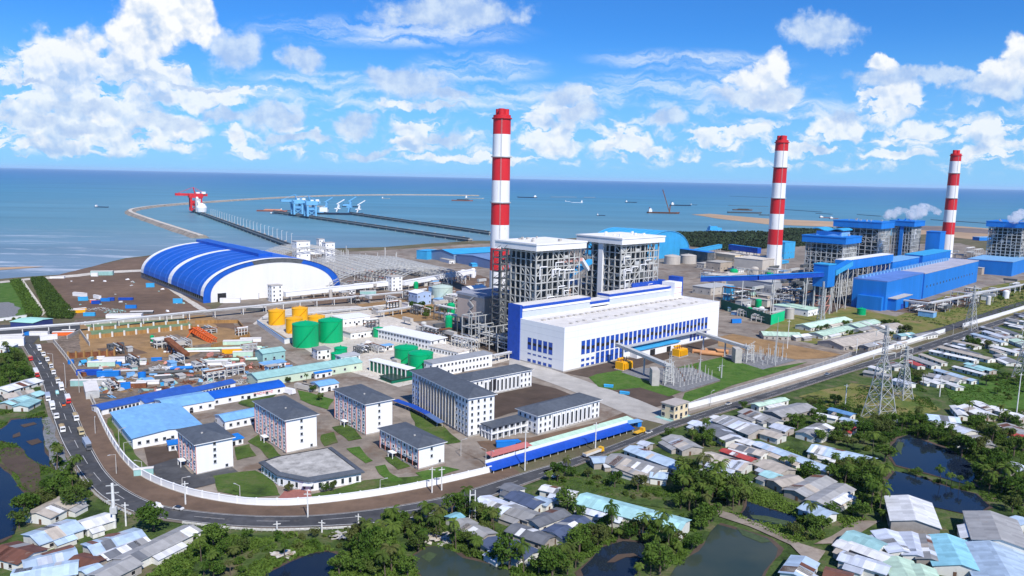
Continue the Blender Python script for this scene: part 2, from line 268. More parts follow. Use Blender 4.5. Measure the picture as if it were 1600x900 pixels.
# ------------------------------------------------------------ mesh builder
class MB:
    def __init__(s): s.v = []; s.f = []; s.m = []
    def face(s, pts, mi=0):
        b = len(s.v); s.v += [tuple(p) for p in pts]; s.f.append(tuple(range(b, b+len(pts)))); s.m.append(mi); return s
    def hexa(s, p, mi=0, bottom=True):
        b = len(s.v); s.v += [tuple(q) for q in p]
        fs = [(0, 1, 5, 4), (1, 2, 6, 5), (2, 3, 7, 6), (3, 0, 4, 7), (4, 5, 6, 7)]
        if bottom: fs.append((3, 2, 1, 0))
        for f in fs: s.f.append(tuple(b+i for i in f)); s.m.append(mi)
        return s
    def box(s, x0, x1, y0, y1, z0, z1, mi=0):
        return s.hexa([(x0, y0, z0), (x1, y0, z0), (x1, y1, z0), (x0, y1, z0), (x0, y0, z1), (x1, y0, z1), (x1, y1, z1), (x0, y1, z1)], mi)
    def bar(s, p, q, w, h=None, mi=0):
        p = Vector(p); q = Vector(q); d = (q-p)
        if d.length < 1e-6: return s
        d.normalize(); h = h or w
        a = d.cross(Vector((0, 0, 1))) if abs(d.z) < 0.95 else d.cross(Vector((1, 0, 0)))
        a.normalize(); b = a.cross(d); a *= w/2; b *= h/2
        return s.hexa([p-a-b, p+a-b, p+a+b, p-a+b, q-a-b, q+a-b, q+a+b, q-a+b], mi)
    def tube(s, p, q, r0, r1=None, n=10, mi=0, cap=True):
        r1 = r0 if r1 is None else r1; p = Vector(p); q = Vector(q); d = (q-p).normalized()
        a = d.cross(Vector((0, 0, 1))) if abs(d.z) < 0.95 else Vector((1, 0, 0))
        a = (a-d*a.dot(d)).normalized(); c = d.cross(a); b = len(s.v)
        for o, r in ((p, r0), (q, r1)):
            for i in range(n):
                t = 2*math.pi*i/n; s.v.append(tuple(o+a*(r*math.cos(t))+c*(r*math.sin(t))))
        for i in range(n):
            j = (i+1) % n; s.f.append((b+i, b+j, b+n+j, b+n+i)); s.m.append(mi)
        if cap:
            s.f.append(tuple(b+n+i for i in range(n))); s.m.append(mi); s.f.append(tuple(b+i for i in reversed(range(n)))); s.m.append(mi)
        return s
    def lathe(s, prof, n=40, mi=0, cx=0, cy=0, mis=None):
        b = len(s.v)
        for (r, z) in prof:
            for i in range(n):
                t = 2*math.pi*i/n; s.v.append((cx+r*math.cos(t), cy+r*math.sin(t), z))
        for k in range(len(prof)-1):
            for i in range(n):
                j = (i+1) % n; s.f.append((b+k*n+i, b+k*n+j, b+(k+1)*n+j, b+(k+1)*n+i)); s.m.append(mis[k] if mis else mi)
        s.f.append(tuple(b+(len(prof)-1)*n+i for i in range(n))); s.m.append(mis[-1] if mis else mi)
        return s
    def prism(s, pts, z0, z1, mi=0, mt=None):
        n = len(pts); b = len(s.v)
        s.v += [(p[0], p[1], z0) for p in pts]+[(p[0], p[1], z1) for p in pts]
        for i in range(n):
            j = (i+1) % n; s.f.append((b+i, b+j, b+n+j, b+n+i)); s.m.append(mi)
        s.f.append(tuple(b+n+i for i in range(n))); s.m.append(mi if mt is None else mt); s.f.append(tuple(b+i for i in reversed(range(n)))); s.m.append(mi)
        return s
    def build(s, name, mats, parent=None, loc=(0, 0, 0), rot=0.0, smooth=False, label=None, kind=None):
        me = s.mesh(name, mats, smooth); return link(name, me, parent, loc, rot, label, kind)
    def mesh(s, name, mats, smooth=False):
        me = bpy.data.meshes.new(name); me.from_pydata(s.v, [], s.f)
        for m in (mats if isinstance(mats, (list, tuple)) else [mats]): me.materials.append(m)
        me.polygons.foreach_set('material_index', s.m)
        if smooth: me.polygons.foreach_set('use_smooth', [True]*len(s.f))
        me.validate(); me.update(); return me
def link(name, me, parent=None, loc=(0, 0, 0), rot=0.0, label=None, kind=None, scale=None):
    o = bpy.data.objects.new(name, me); COL.objects.link(o); o.location = loc; o.rotation_euler = (0, 0, rot)
    if scale: o.scale = scale
    if parent is not None: o.parent = parent
    if label: o['label'] = label
    if kind: o['kind'] = kind
    return o
def thing(name, label, cat, loc=(0, 0, 0), rot=0.0, group=None, scale=None):
    o = bpy.data.objects.new(name, None); COL.objects.link(o); o.location = loc; o.rotation_euler = (0, 0, rot); o['label'] = label; o['category'] = cat
    o.empty_display_size = 1
    if scale: o.scale = scale
    if group: o['group'] = group
    return o
def tag(o, label, cat, group=None):
    o['label'] = label; o['category'] = cat
    if group: o['group'] = group
    return o
def struct(name, mb, m, label, smooth=False):
    o = mb.build(name, m, smooth=smooth); o['kind'] = 'structure'; o['label'] = label; o['category'] = name.replace('_', ' '); return o
def kids(o): return [c for c in bpy.data.objects if c.parent == o]
def dup(root, loc, rot, label=None, group=None, cmap={}):
    r = root.copy(); COL.objects.link(r); r.location = loc; r.rotation_euler = (0, 0, rot)
    if label: r['label'] = label
    if group: r['group'] = group
    for ch in cmap.setdefault(root.name, kids(root)):
        c = ch.copy(); COL.objects.link(c); c.parent = r
        for g in cmap.setdefault(ch.name, kids(ch)):
            d = g.copy(); COL.objects.link(d); d.parent = c
    return r
class Rect: pass
def rect(near, right, left, top=None, L=None, W=None, H=None):
    n, r, l = gp(*near), gp(*right), gp(*left); e = Rect(); d = (r-n); e.L = L or d.length; d.normalize(); e.rot = math.atan2(d.y, d.x)
    v = Vector((-d.y, d.x, 0)); e.W = W or (l-n).dot(v); e.loc = n; e.u = d; e.v = v; e.H = H if H else zat(n, top); return e
ORD = 'first second third fourth fifth sixth seventh eighth ninth tenth eleventh twelfth thirteenth fourteenth fifteenth sixteenth seventeenth eighteenth nineteenth twentieth twenty-first twenty-second twenty-third twenty-fourth twenty-fifth twenty-sixth twenty-seventh twenty-eighth twenty-ninth thirtieth'.split()
# ============================================================ SETTING
def jit(pts, amp, step, seed=0):
    out = []
    n = len(pts)
    for i in range(n):
        a, b = pts[i], pts[(i+1) % n]; d = (b-a).length; k = max(1, min(60, int(d/step)))
        for j in range(k):
            p = a.lerp(b, j/k)
            if amp: p = p+Vector((mnoise.noise(p*0.06+Vector((seed, 0, 0))), mnoise.noise(p*0.06+Vector((0, seed+9, 0))), 0))*amp
            out.append(p)
    return out
SHN = [0]
def sheet(name, pxs, m, z, label, amp=0.0, step=6, seed=0):
    SHN[0] += 1; z += 0.0025*SHN[0]
    pts = [gp(*p) for p in pxs]; pts = jit(pts, amp, step, seed) if amp else pts
    mb = MB(); mb.face([(p.x, p.y, z) for p in pts])
    me = mb.mesh(name, m)
    if me.polygons and me.polygons[0].normal.z < 0: me.flip_normals()
    o = link(name, me); o['kind'] = 'structure'; o['label'] = label; o['category'] = name.replace('_', ' '); return o
def resample(pts, n):
    ds = [0]
    for a, b in zip(pts, pts[1:]): ds.append(ds[-1]+(b-a).length)
    out = []; k = 0
    for i in range(n):
        t = ds[-1]*i/(n-1)
        while k < len(ds)-2 and ds[k+1] < t: k += 1
        f = (t-ds[k])/max(1e-6, ds[k+1]-ds[k]); out.append(pts[k].lerp(pts[k+1], f))
    return out
def smooth(pts, it=2):
    for _ in range(it):
        q = [pts[0]]
        for a, b in zip(pts, pts[1:]): q += [a.lerp(b, .25), a.lerp(b, .75)]
        q.append(pts[-1]); pts = q
    return pts
def pxline(pxs, n=None, z=0.0, it=2):
    p = smooth([gp(*q, z) for q in pxs], it); return resample(p, n) if n else p
def ribbon(name, A, B, f0, f1, z, m, label, dash=None):
    mb = MB(); n = len(A)
    for i in range(n-1):
        if dash and (i//dash) % 2: continue
        q = [A[i].lerp(B[i], f0), A[i].lerp(B[i], f1), A[i+1].lerp(B[i+1], f1), A[i+1].lerp(B[i+1], f0)]
        mb.face([(p.x, p.y, z) for p in q])
    me = mb.mesh(name, m)
    if me.polygons[0].normal.z < 0: me.flip_normals()
    o = link(name, me); o['kind'] = 'structure'; o['label'] = label; o['category'] = name.replace('_', ' '); return o
# --- sea
def seamat():
    m = bpy.data.materials.new('sea_water'); m.use_nodes = True; t = m.node_tree; N = t.nodes.new; L = t.links.new; bs = t.nodes['Principled BSDF']
    bs.inputs['Roughness'].default_value = 0.42; bs.inputs['IOR'].default_value = 1.33; bs.inputs['Specular IOR Level'].default_value = 0.16
    geo = N('ShaderNodeNewGeometry'); sx = N('ShaderNodeSeparateXYZ'); L(geo.outputs['Position'], sx.inputs[0])
    mp = N('ShaderNodeMapping'); L(geo.outputs['Position'], mp.inputs[0]); mp.inputs['Scale'].default_value = (0.0016, 0.0011, 0); mp.inputs['Rotation'].default_value = (0, 0, 0.25)
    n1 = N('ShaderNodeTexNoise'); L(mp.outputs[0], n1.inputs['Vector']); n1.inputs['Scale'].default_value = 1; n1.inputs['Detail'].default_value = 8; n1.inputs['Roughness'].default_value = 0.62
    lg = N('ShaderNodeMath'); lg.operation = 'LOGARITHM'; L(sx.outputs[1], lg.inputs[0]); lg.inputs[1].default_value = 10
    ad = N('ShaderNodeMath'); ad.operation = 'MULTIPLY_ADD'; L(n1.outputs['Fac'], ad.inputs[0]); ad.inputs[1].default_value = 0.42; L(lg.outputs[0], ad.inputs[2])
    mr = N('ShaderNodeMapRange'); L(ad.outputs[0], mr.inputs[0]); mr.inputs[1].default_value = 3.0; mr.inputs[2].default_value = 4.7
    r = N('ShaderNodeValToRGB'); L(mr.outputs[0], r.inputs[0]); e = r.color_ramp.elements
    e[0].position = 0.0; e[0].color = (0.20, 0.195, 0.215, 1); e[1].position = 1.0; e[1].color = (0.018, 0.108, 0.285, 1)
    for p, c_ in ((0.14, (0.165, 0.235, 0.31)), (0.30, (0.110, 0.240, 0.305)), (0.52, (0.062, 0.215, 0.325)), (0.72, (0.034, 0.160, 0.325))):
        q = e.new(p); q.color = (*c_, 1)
    # wind streaks
    mp3 = N('ShaderNodeMapping'); L(geo.outputs['Position'], mp3.inputs[0]); mp3.inputs['Scale'].default_value = (0.0006, 0.0035, 0); mp3.inputs['Rotation'].default_value = (0, 0, 0.05)
    n3 = N('ShaderNodeTexNoise'); L(mp3.outputs[0], n3.inputs['Vector']); n3.inputs['Scale'].default_value = 1; n3.inputs['Detail'].default_value = 7; n3.inputs['Roughness'].default_value = 0.7
    m3 = N('ShaderNodeMapRange'); L(n3.outputs['Fac'], m3.inputs[0]); m3.inputs[1].default_value = 0.3; m3.inputs[2].default_value = 0.7; m3.inputs[3].default_value = 0.80; m3.inputs[4].default_value = 1.2
    vs = N('ShaderNodeVectorMath'); vs.operation = 'SCALE'; L(r.outputs[0], vs.inputs[0]); L(m3.outputs[0], vs.inputs['Scale'])
    # surf along the beach on the west side
    mp2 = N('ShaderNodeMapping'); L(geo.outputs['Position'], mp2.inputs[0]); mp2.inputs['Scale'].default_value = (0.0045, 0.020, 0); mp2.inputs['Rotation'].default_value = (0, 0, -0.12)
    n2 = N('ShaderNodeTexNoise'); L(mp2.outputs[0], n2.inputs['Vector']); n2.inputs['Scale'].default_value = 1; n2.inputs['Detail'].default_value = 8; n2.inputs['Roughness'].default_value = 0.72
    fo = N('ShaderNodeMapRange'); L(n2.outputs['Fac'], fo.inputs[0]); fo.inputs[1].default_value = 0.53; fo.inputs[2].default_value = 0.70
    ym = N('ShaderNodeMapRange'); L(sx.outputs[1], ym.inputs[0]); ym.inputs[1].default_value = 1900; ym.inputs[2].default_value = 1150
    xm = N('ShaderNodeMapRange'); L(sx.outputs[0], xm.inputs[0]); xm.inputs[1].default_value = -260; xm.inputs[2].default_value = -480
    q1 = N('ShaderNodeMath'); q1.operation = 'MULTIPLY'; L(fo.outputs[0], q1.inputs[0]); L(ym.outputs[0], q1.inputs[1])
    q2 = N('ShaderNodeMath'); q2.operation = 'MULTIPLY'; L(q1.outputs[0], q2.inputs[0]); L(xm.outputs[0], q2.inputs[1])
    mx = N('ShaderNodeMix'); mx.data_type = 'RGBA'; L(q2.outputs[0], mx.inputs[0]); L(vs.outputs[0], mx.inputs[6]); mx.inputs[7].default_value = (0.62, 0.66, 0.72, 1)
    L(mx.outputs[2], bs.inputs['Base Color'])
    wv = N('ShaderNodeTexNoise'); L(geo.outputs['Position'], wv.inputs['Vector']); wv.inputs['Scale'].default_value = 0.05; wv.inputs['Detail'].default_value = 6
    bp = N('ShaderNodeBump'); L(wv.outputs['Fac'], bp.inputs['Height']); bp.inputs['Distance'].default_value = 3; bp.inputs['Strength'].default_value = 0.35; L(bp.outputs[0], bs.inputs['Normal'])
    return m
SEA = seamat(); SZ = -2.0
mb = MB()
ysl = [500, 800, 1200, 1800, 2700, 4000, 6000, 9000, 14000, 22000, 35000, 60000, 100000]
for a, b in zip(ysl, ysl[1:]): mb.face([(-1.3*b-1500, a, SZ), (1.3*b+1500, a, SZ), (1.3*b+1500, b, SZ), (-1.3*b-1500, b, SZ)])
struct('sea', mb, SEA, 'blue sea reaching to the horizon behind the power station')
# --- land sheet (one polygon with a sloping shore down into the sea)
shore = [(-120, 452), (0, 436), (45, 432), (95, 429), (120, 425), (160, 412), (197, 403), (240, 398), (330, 393), (430, 391), (520, 388), (600, 386), (660, 381), (740, 376), (800, 376), (900, 372), (980, 370), (1040, 367), (1100, 364), (1200, 365), (1300, 367), (1400, 368), (1450, 366), (1500, 372), (1620, 384), (1800, 400)]
sh = jit([gp(*p) for p in shore], 6, 25)[:-1]
k_ = max(range(len(sh)), key=lambda i: sh[i].x); sh = sh[:k_+1]
ring = sh+[Vector((2600, 900, 0)), Vector((2600, 100, 0)), Vector((300, 20, 0)), Vector((-400, 20, 0)), Vector((-1500, 500, 0))]
mb = MB(); mb.face([(p.x, p.y, 0) for p in ring])
for a, b in zip(sh, sh[1:]):
    da = Vector((0, 14, -3)); mb.face([a, b, b+da, a+da])
LANDM = grass('land_soil', (0.11, 0.085, 0.06), (0.12, 0.115, 0.065), (0.20, 0.155, 0.11), 0.02)
o = struct('ground', mb, LANDM, 'flat coastal ground of earth and rough grass under the whole site')
if o.data.polygons[0].normal.z < 0: o.data.flip_normals()
# --- zones
sheet('wild_ground', [(-150, 560), (36, 540), (64, 590), (71, 616), (80, 647), (95, 690), (115, 724), (139, 758), (162, 782), (214, 805), (277, 813), (400, 826), (590, 821), (674, 805), (747, 784), (895, 727), (976, 695), (1060, 663), (1200, 624), (1360, 571), (1475, 541), (1600, 495), (1750, 450), (2300, 700), (1900, 1100), (800, 1130), (-400, 1100)], SCRUB, 0.06, 'wild green ground with scrub beyond the perimeter road')
sheet('plant_paving', [(60, 515), (130, 505), (330, 488), (380, 450), (425, 398), (600, 391), (740, 381), (1030, 375), (1200, 385), (1500, 380), (1640, 420), (1640, 475), (1470, 520), (1290, 585), (1200, 612), (1060, 652), (980, 660), (800, 729), (600, 774), (481, 790), (400, 791), (344, 784), (289, 773), (231, 751), (199, 727), (173, 689), (150, 643)], PAVE, 0.05, 'grey brown paved ground of the power station', 0)
sheet('earth_field', [(73, 434), (150, 415), (200, 404), (240, 400), (236, 430), (330, 482), (290, 490), (118, 498)], EARTH, 0.10, 'bare brown earth field beside the blue arched shed', 3, 12)
sheet('lawn', [(0, 442), (32, 440), (60, 490), (52, 496), (0, 501), (-60, 505), (-60, 446)], LAWN, 0.10, 'bright green field in front of the surf at the left edge')
sheet('gravel_patch', [(-20, 474), (12, 472), (30, 482), (26, 495), (-20, 498)], GRAVEL, 0.15, 'pale gravel patch on the green field at the left edge', 3, 5)
sheet('beach', [(-120, 416), (0, 416), (40, 414.5), (70, 415), (30, 418), (0, 420), (-120, 424)], SAND, -1.6, 'narrow brown sand bar in the surf at the left edge', 4, 20)
sheet('sand_spit', [(1080, 334.5), (1110, 333.5), (1150, 337), (1200, 341), (1312, 346), (1335, 350), (1310, 354), (1250, 352), (1200, 350), (1130, 342)], SAND, -1.5, 'long tan sand spit lying in the shallow sea', 8, 60)
sheet('beach', [(1435, 353), (1500, 353), (1600, 361), (1720, 368), (1720, 392), (1600, 386), (1500, 376), (1440, 370)], SAND, -0.8, 'brown sandy beach behind the third chimney', 8, 60)
sheet('mud_flat', [(1330, 351.5), (1440, 352), (1530, 357), (1600, 364), (1560, 366), (1440, 359), (1335, 355)], MUD, -0.7, 'grey tidal mud flat between the beach and the sea', 8, 60)
sheet('construction_yard', [(88, 535), (118, 500), (330, 492), (385, 520), (420, 545), (500, 590), (440, 605), (300, 640), (160, 665), (150, 640)], YARD, 0.10, 'littered brown construction yard inside the perimeter wall', 0)
sheet('excavation_floor', [(125, 505), (320, 492), (385, 520), (395, 535), (330, 545), (300, 556), (180, 562), (125, 560)], OCHRE, 0.15, 'ochre excavated earth of the basin works', 2, 8)
for i_, p_ in enumerate(([(150, 545), (200, 540), (230, 552), (180, 560)], [(240, 530), (280, 522), (300, 530), (262, 540)], [(320, 500), (360, 502), (380, 518), (345, 512)], [(300, 540), (340, 535), (350, 542), (312, 552)])):
    sheet('earth_heap', p_, (EARTH, YARD)[i_ % 2], 0.16, ORD[i_]+' darker dug patch from left on the ochre excavation floor', 2.5, 3, i_)
sheet('green_basin', [(140, 516), (295, 503), (303, 511), (145, 527)], GREENW, 0.20, 'narrow green water basin under the pipe rack')
sheet('green_basin', [(133, 508), (285, 498), (290, 501), (138, 512)], GREENW, 0.20, 'farther thin green water basin under the pipe rack')
sheet('tank_yard', [(395, 506), (428, 482), (560, 478), (640, 500), (770, 556), (800, 562), (690, 590), (622, 605), (500, 566)], CONCL, 0.10, 'pale concrete yard around the storage tanks')
sheet('service_road', [(0, 508), (130, 505), (140, 512), (60, 528), (45, 545), (20, 545), (0, 532)], ASPH, 0.12, 'grey road junction at the left end of the pipe rack')
sheet('service_road', [(395, 508), (412, 506), (500, 560), (560, 590), (660, 655), (770, 712), (755, 722), (640, 665), (545, 610), (480, 570)], PAVE, 0.15, 'grey service road between the tanks and the teal sheds')
sheet('service_road', [(796, 560), (814, 561), (905, 592), (1000, 626), (1062, 652), (1040, 664), (990, 652), (910, 618), (880, 606), (795, 575)], CONC, 0.15, 'concrete plant road past the turbine hall to the gate')
sheet('earth_yard', [(770, 604), (815, 595), (868, 607), (905, 622), (890, 634), (840, 640), (800, 645), (770, 655)], EARTHD, 0.14, 'bare earth courtyard between the office blocks')
sheet('earth_yard', [(745, 690), (830, 684), (937, 660), (975, 645), (990, 655), (830, 700), (760, 712)], EARTH, 0.14, 'strip of brown earth in front of the office wing', 1, 6)
sheet('earth_yard', [(930, 608), (998, 603), (1050, 618), (1062, 626), (1015, 640), (975, 630)], EARTHD, 0.14, 'dark dug earth plot behind the cream gatehouse', 1, 6)
sheet('earth_yard', [(690, 515), (790, 515), (812, 548), (790, 556), (700, 530)], EARTHD, 0.14, 'earth toned dark as boiler shadow beside the boiler house feet', 1, 6)  # dark ground colour stands in for the shadow left of the boilers
sheet('earth_yard', [(882, 583), (970, 562), (1120, 527), (1130, 534), (1060, 556), (985, 578), (930, 592)], EARTHD, 0.14, 'strip of bare earth along the turbine hall front')
sheet('lawn', [(920, 590), (932, 585), (968, 579), (1064, 613), (1045, 620), (1000, 606), (960, 610), (935, 605)], LAWN, 0.18, 'green lawn left of the nearer switchyard')
sheet('lawn', [(1045, 578), (1128, 558), (1192, 577), (1262, 566), (1215, 582), (1160, 598), (1135, 605), (1124, 594), (1085, 577)], LAWN, 0.18, 'green lawn between the two switchyards')
sheet('lawn', [(1070, 614), (1126, 596), (1150, 600), (1090, 625), (1060, 640)], LAWN, 0.18, 'grass strip between the switchyard and the white wall')
sheet('gravel_yard', [(970, 582), (995, 576), (1083, 575), (1126, 594), (1067, 613)], GRAVEL, 0.22, 'grey gravel bed of the nearer switchyard')
sheet('gravel_yard', [(1126, 557), (1168, 552), (1245, 563), (1192, 578)], GRAVEL, 0.22, 'grey gravel bed of the farther switchyard')
sheet('earth_field', [(1122, 527), (1150, 521), (1332, 550), (1290, 560), (1243, 562), (1170, 548), (1122, 541)], OCHRE, 0.16, 'tan earth field right of the turbine hall')
sheet('service_road', [(1120, 518), (1145, 516), (1345, 550), (1360, 556), (1335, 558), (1150, 523)], PAVE, 0.20, 'grey inner road beside the tan earth field')
sheet('dry_grass', [(1190, 520), (1230, 490), (1330, 480), (1400, 495), (1480, 460), (1640, 430), (1640, 478), (1490, 512), (1390, 540), (1330, 552)], DRYG, 0.12, 'dry grass between the blue hall and the white wall', 2, 10)
sheet('inner_road', [(1325, 553), (1390, 532), (1470, 512), (1560, 482), (1640, 458), (1640, 463), (1565, 489), (1475, 520), (1400, 540), (1340, 560)], ASPH, 0.2, 'asphalt road inside the white wall at the right edge')
for pts_, lab in (([(165, 655), (176, 650), (215, 712), (240, 745), (215, 735), (185, 700)], 'dark lawn strip behind the curved wall'), ([(330, 745), (400, 735), (425, 752), (440, 775), (400, 778), (340, 768)], 'green lawn at the left of the octagonal canteen'), ([(480, 775), (570, 752), (640, 745), (690, 738), (700, 752), (600, 768), (500, 782)], 'green lawn in front of the octagonal canteen'), ([(540, 702), (560, 699), (585, 720), (570, 725)], 'small green lawn beside the octagonal canteen'), ([(585, 730), (600, 727), (628, 752), (610, 755)], 'narrow lawn right of the octagonal canteen'), ([(390, 690), (405, 680), (445, 715), (425, 720)], 'lawn at the foot of the second white dormitory'), ([(520, 668), (548, 662), (566, 685), (545, 690)], 'lawn left of the third white dormitory'), ([(500, 680), (520, 676), (530, 692), (505, 698)], 'small lawn between two white dormitories'), ([(365, 700), (390, 695), (400, 712), (372, 720)], 'grass patch beside the first white dormitory'), ([(600, 715), (620, 712), (640, 730), (622, 735)], 'grass patch under the low white dormitory'), ([(650, 740), (695, 730), (720, 735), (665, 752)], 'grass bed in front of the low white dormitory'), ([(640, 640), (690, 665), (720, 690), (700, 695), (650, 670)], 'grass beside the blue covered walkway'), ([(370, 630), (410, 600), (450, 606), (400, 640)], 'grass between the blue roofed sheds'), ([(465, 610), (520, 625), (510, 640), (470, 625)], 'garden plot behind the second dormitory')):
    sheet('lawn', pts_, LAWN if len(lab) % 3 == 0 else GRASS, 0.2, lab, 2.0, 3, len(lab))
sheet('paved_court', [(445, 768), (485, 764), (488, 784), (430, 785)], M('red_paving', (0.32, 0.13, 0.11), 0.9, 0.15, 0.6), 0.24, 'red paved forecourt of the octagonal canteen')
sheet('paved_court', [(230, 725), (270, 710), (300, 742), (360, 728), (380, 745), (300, 765), (250, 752)], ASPH, 0.16, 'dark paved yard in front of the first dormitory')
sheet('earth_yard', [(225, 700), (272, 697), (280, 715), (232, 730)], EARTHD, 0.18, 'dark earth yard beside the light blue hall')
sheet('earth_yard', [(556, 476), (640, 467), (700, 478), (690, 500), (640, 503), (600, 492)], OCHRE, 0.14, 'tan earth ground around the white pipe trestle', 2, 6)
sheet('earth_yard', [(480, 462), (600, 456), (640, 462), (560, 472), (490, 476)], EARTH, 0.14, 'brown earth strip below the white conveyor', 2, 6)
sheet('earth_yard', [(640, 440), (740, 428), (780, 440), (740, 462), (660, 470)], EARTH, 0.14, 'brown earth around the pale green tank', 3, 6)
sheet('dirt_lane', [(0, 440), (45, 435), (120, 429), (160, 424), (232, 421), (234, 424), (160, 428), (120, 433), (45, 438), (0, 443)], CONCL, 0.2, 'pale lane along the shore behind the brown earth field', 1, 8)
sheet('dirt_lane', [(233, 432), (237, 431), (320, 482), (330, 488), (318, 489), (310, 484)], CONCL, 0.2, 'pale lane along the left side of the blue coal shed', 1, 8)
sheet('dirt_lane', [(33, 438), (37, 438), (72, 488), (66, 494), (62, 490)], CONCL, 0.2, 'thin pale path between the two hedges')
sheet('earth_yard', [(1140, 470), (1250, 452), (1330, 470), (1300, 490), (1240, 480), (1160, 485)], EARTHD, 0.14, 'dark stained ground under the old steel racks', 3, 6)
sheet('earth_yard', [(1390, 486), (1450, 492), (1530, 474), (1500, 465)], EARTH, 0.16, 'brown earth before the blue turbine hall', 3, 6)
# --- ponds with mud banks
def grow(pts, k):
    c_ = Vector((sum(p[0] for p in pts)/len(pts), sum(p[1] for p in pts)/len(pts))); return [tuple(c_+(Vector(p)-c_)*k) for p in pts]
PONDS = [([(0, 672), (17, 657), (66, 653), (72, 675), (69, 692), (82, 732), (58, 724), (40, 709), (26, 695), (0, 690), (-40, 690), (-40, 672)], POND, 'blue pond with mud islands left of the truck queue'),
 ([(-60, 727), (0, 727), (17, 741), (29, 764), (52, 779), (72, 781), (49, 793), (23, 813), (20, 836), (0, 845), (-60, 850)], POND, 'deep blue pond at the left edge beside the tin roofs'),
 ([(417, 898), (452, 877), (484, 866), (515, 861), (539, 868), (544, 877), (527, 883), (516, 898), (500, 935), (400, 935)], POND, 'dark blue pond at the bottom edge among bushes'),
 ([(648, 871), (666, 857), (695, 855), (726, 871), (799, 894), (795, 935), (680, 935), (650, 890)], PONDG, 'murky pond among palms at the bottom edge'),
 ([(904, 894), (939, 857), (970, 845), (1002, 848), (1025, 859), (1014, 871), (1019, 880), (1000, 891), (985, 905), (915, 912)], POND, 'brown and blue pond below the long pale green shed'),
 ([(1048, 899), (1089, 862), (1112, 831), (1126, 822), (1200, 843), (1218, 858), (1205, 885), (1180, 930), (1030, 930)], PONDG, 'large grey green fish pond at the bottom edge'),
 ([(1158, 806), (1168, 784), (1200, 795), (1232, 804), (1248, 812), (1237, 825), (1200, 818), (1170, 814)], POND, 'small pond above the fish pond'),
 ([(1388, 709), (1396, 686), (1420, 680), (1477, 700), (1520, 727), (1526, 761), (1503, 755), (1451, 741), (1402, 728)], POND, 'blue pond reflecting sky beside the big pylon'),
 ([(1376, 760), (1399, 738), (1440, 747), (1489, 764), (1526, 773), (1546, 793), (1518, 805), (1448, 790), (1388, 773)], POND, 'blue pond behind the white gabled warehouse')]
PONDW = []
for i, (p, m, lab) in enumerate(PONDS):
    sheet('mud_bank', grow(p, 1.07), EARTHD, 0.12, 'muddy bank of the '+lab, 2.0, 5, i)
    PONDW.append([(q.x, q.y) for q in (gp(*a) for a in p)])
    sheet('pond', p, m, 0.18, lab, 2.2, 5, i+3)
for pts_ in ([(30, 665), (55, 660), (60, 664), (38, 670)], [(45, 690), (62, 686), (66, 692), (50, 697)], [(20, 680), (30, 676), (33, 682), (22, 685)], [(10, 700), (30, 700), (60, 728), (74, 770), (55, 775), (40, 760), (20, 735), (0, 722), (0, 705)]):
    sheet('mud_bank', pts_, EARTHD, 0.24, 'dark mud island in the blue pond left of the trucks', 2.5, 3, pts_[0][0])
for pts_ in ([(950, 880), (965, 868), (990, 866), (1005, 874), (980, 872), (962, 880)],):
    sheet('mud_bank', pts_, EARTHD, 0.24, 'mud bar inside the pond below the pale green shed', 1.5, 3, 2)
DW = M('duckweed', (0.055, 0.085, 0.038), 0.8, 0.3, 0.8)
for p_, l_ in (([(1172, 806), (1195, 806), (1232, 816), (1225, 822), (1195, 815), (1175, 812)], 'green duckweed along the edge of the small pond above the fish pond'), ([(1150, 826), (1185, 838), (1205, 848), (1190, 850), (1160, 838)], 'green weed fringe along the top of the fish pond'), ([(655, 872), (668, 864), (680, 868), (668, 880)], 'weed patch in the murky pond corner'), ([(1400, 700), (1406, 692), (1415, 694), (1408, 712)], 'weed patch in the upper blue pond')):
    sheet('pond_weed', p_, DW, 0.26, l_, 1.6, 3, len(l_))
# --- fields among the houses
sheet('earth_field', [(845, 735), (880, 728), (930, 745), (1010, 770), (1075, 790), (1060, 800), (960, 785), (900, 775)], SCRUB, 0.14, 'overgrown muddy field between the grey houses and the long shed', 3, 6)
sheet('dirt_lane', [(1110, 795), (1160, 808), (1205, 828), (1250, 850), (1290, 862), (1275, 885), (1262, 880), (1235, 852), (1170, 824), (1105, 802)], PAVE, 0.26, 'grey village lane past the fish pond', 1, 6)
sheet('dirt_lane', [(1270, 850), (1300, 838), (1340, 815), (1375, 815), (1350, 832), (1310, 850)], PAVE, 0.26, 'bare lane behind the tin roofed row', 1.5, 5)
sheet('lawn', [(1330, 600), (1420, 610), (1470, 640), (1440, 650), (1400, 650), (1345, 655), (1300, 640), (1250, 620)], DRYG, 0.14, 'sunny grass under the big pylon', 3, 6)
sheet('lawn', [(1470, 600), (1620, 590), (1620, 650), (1560, 645), (1490, 630)], LAWN, 0.14, 'bright green meadow right of the big pylon', 3, 6)
sheet('dirt_lane', [(1560, 650), (1620, 640), (1640, 690), (1600, 690)], CONC, 0.18, 'grey bare yard at the right edge', 2, 6)
sheet('gravel_patch', [(66, 656), (78, 652), (92, 690), (110, 735), (120, 752), (85, 735), (72, 700)], GRAVEL, 0.26, 'grey rubble bank between the truck road and the pond', 2.5, 4)
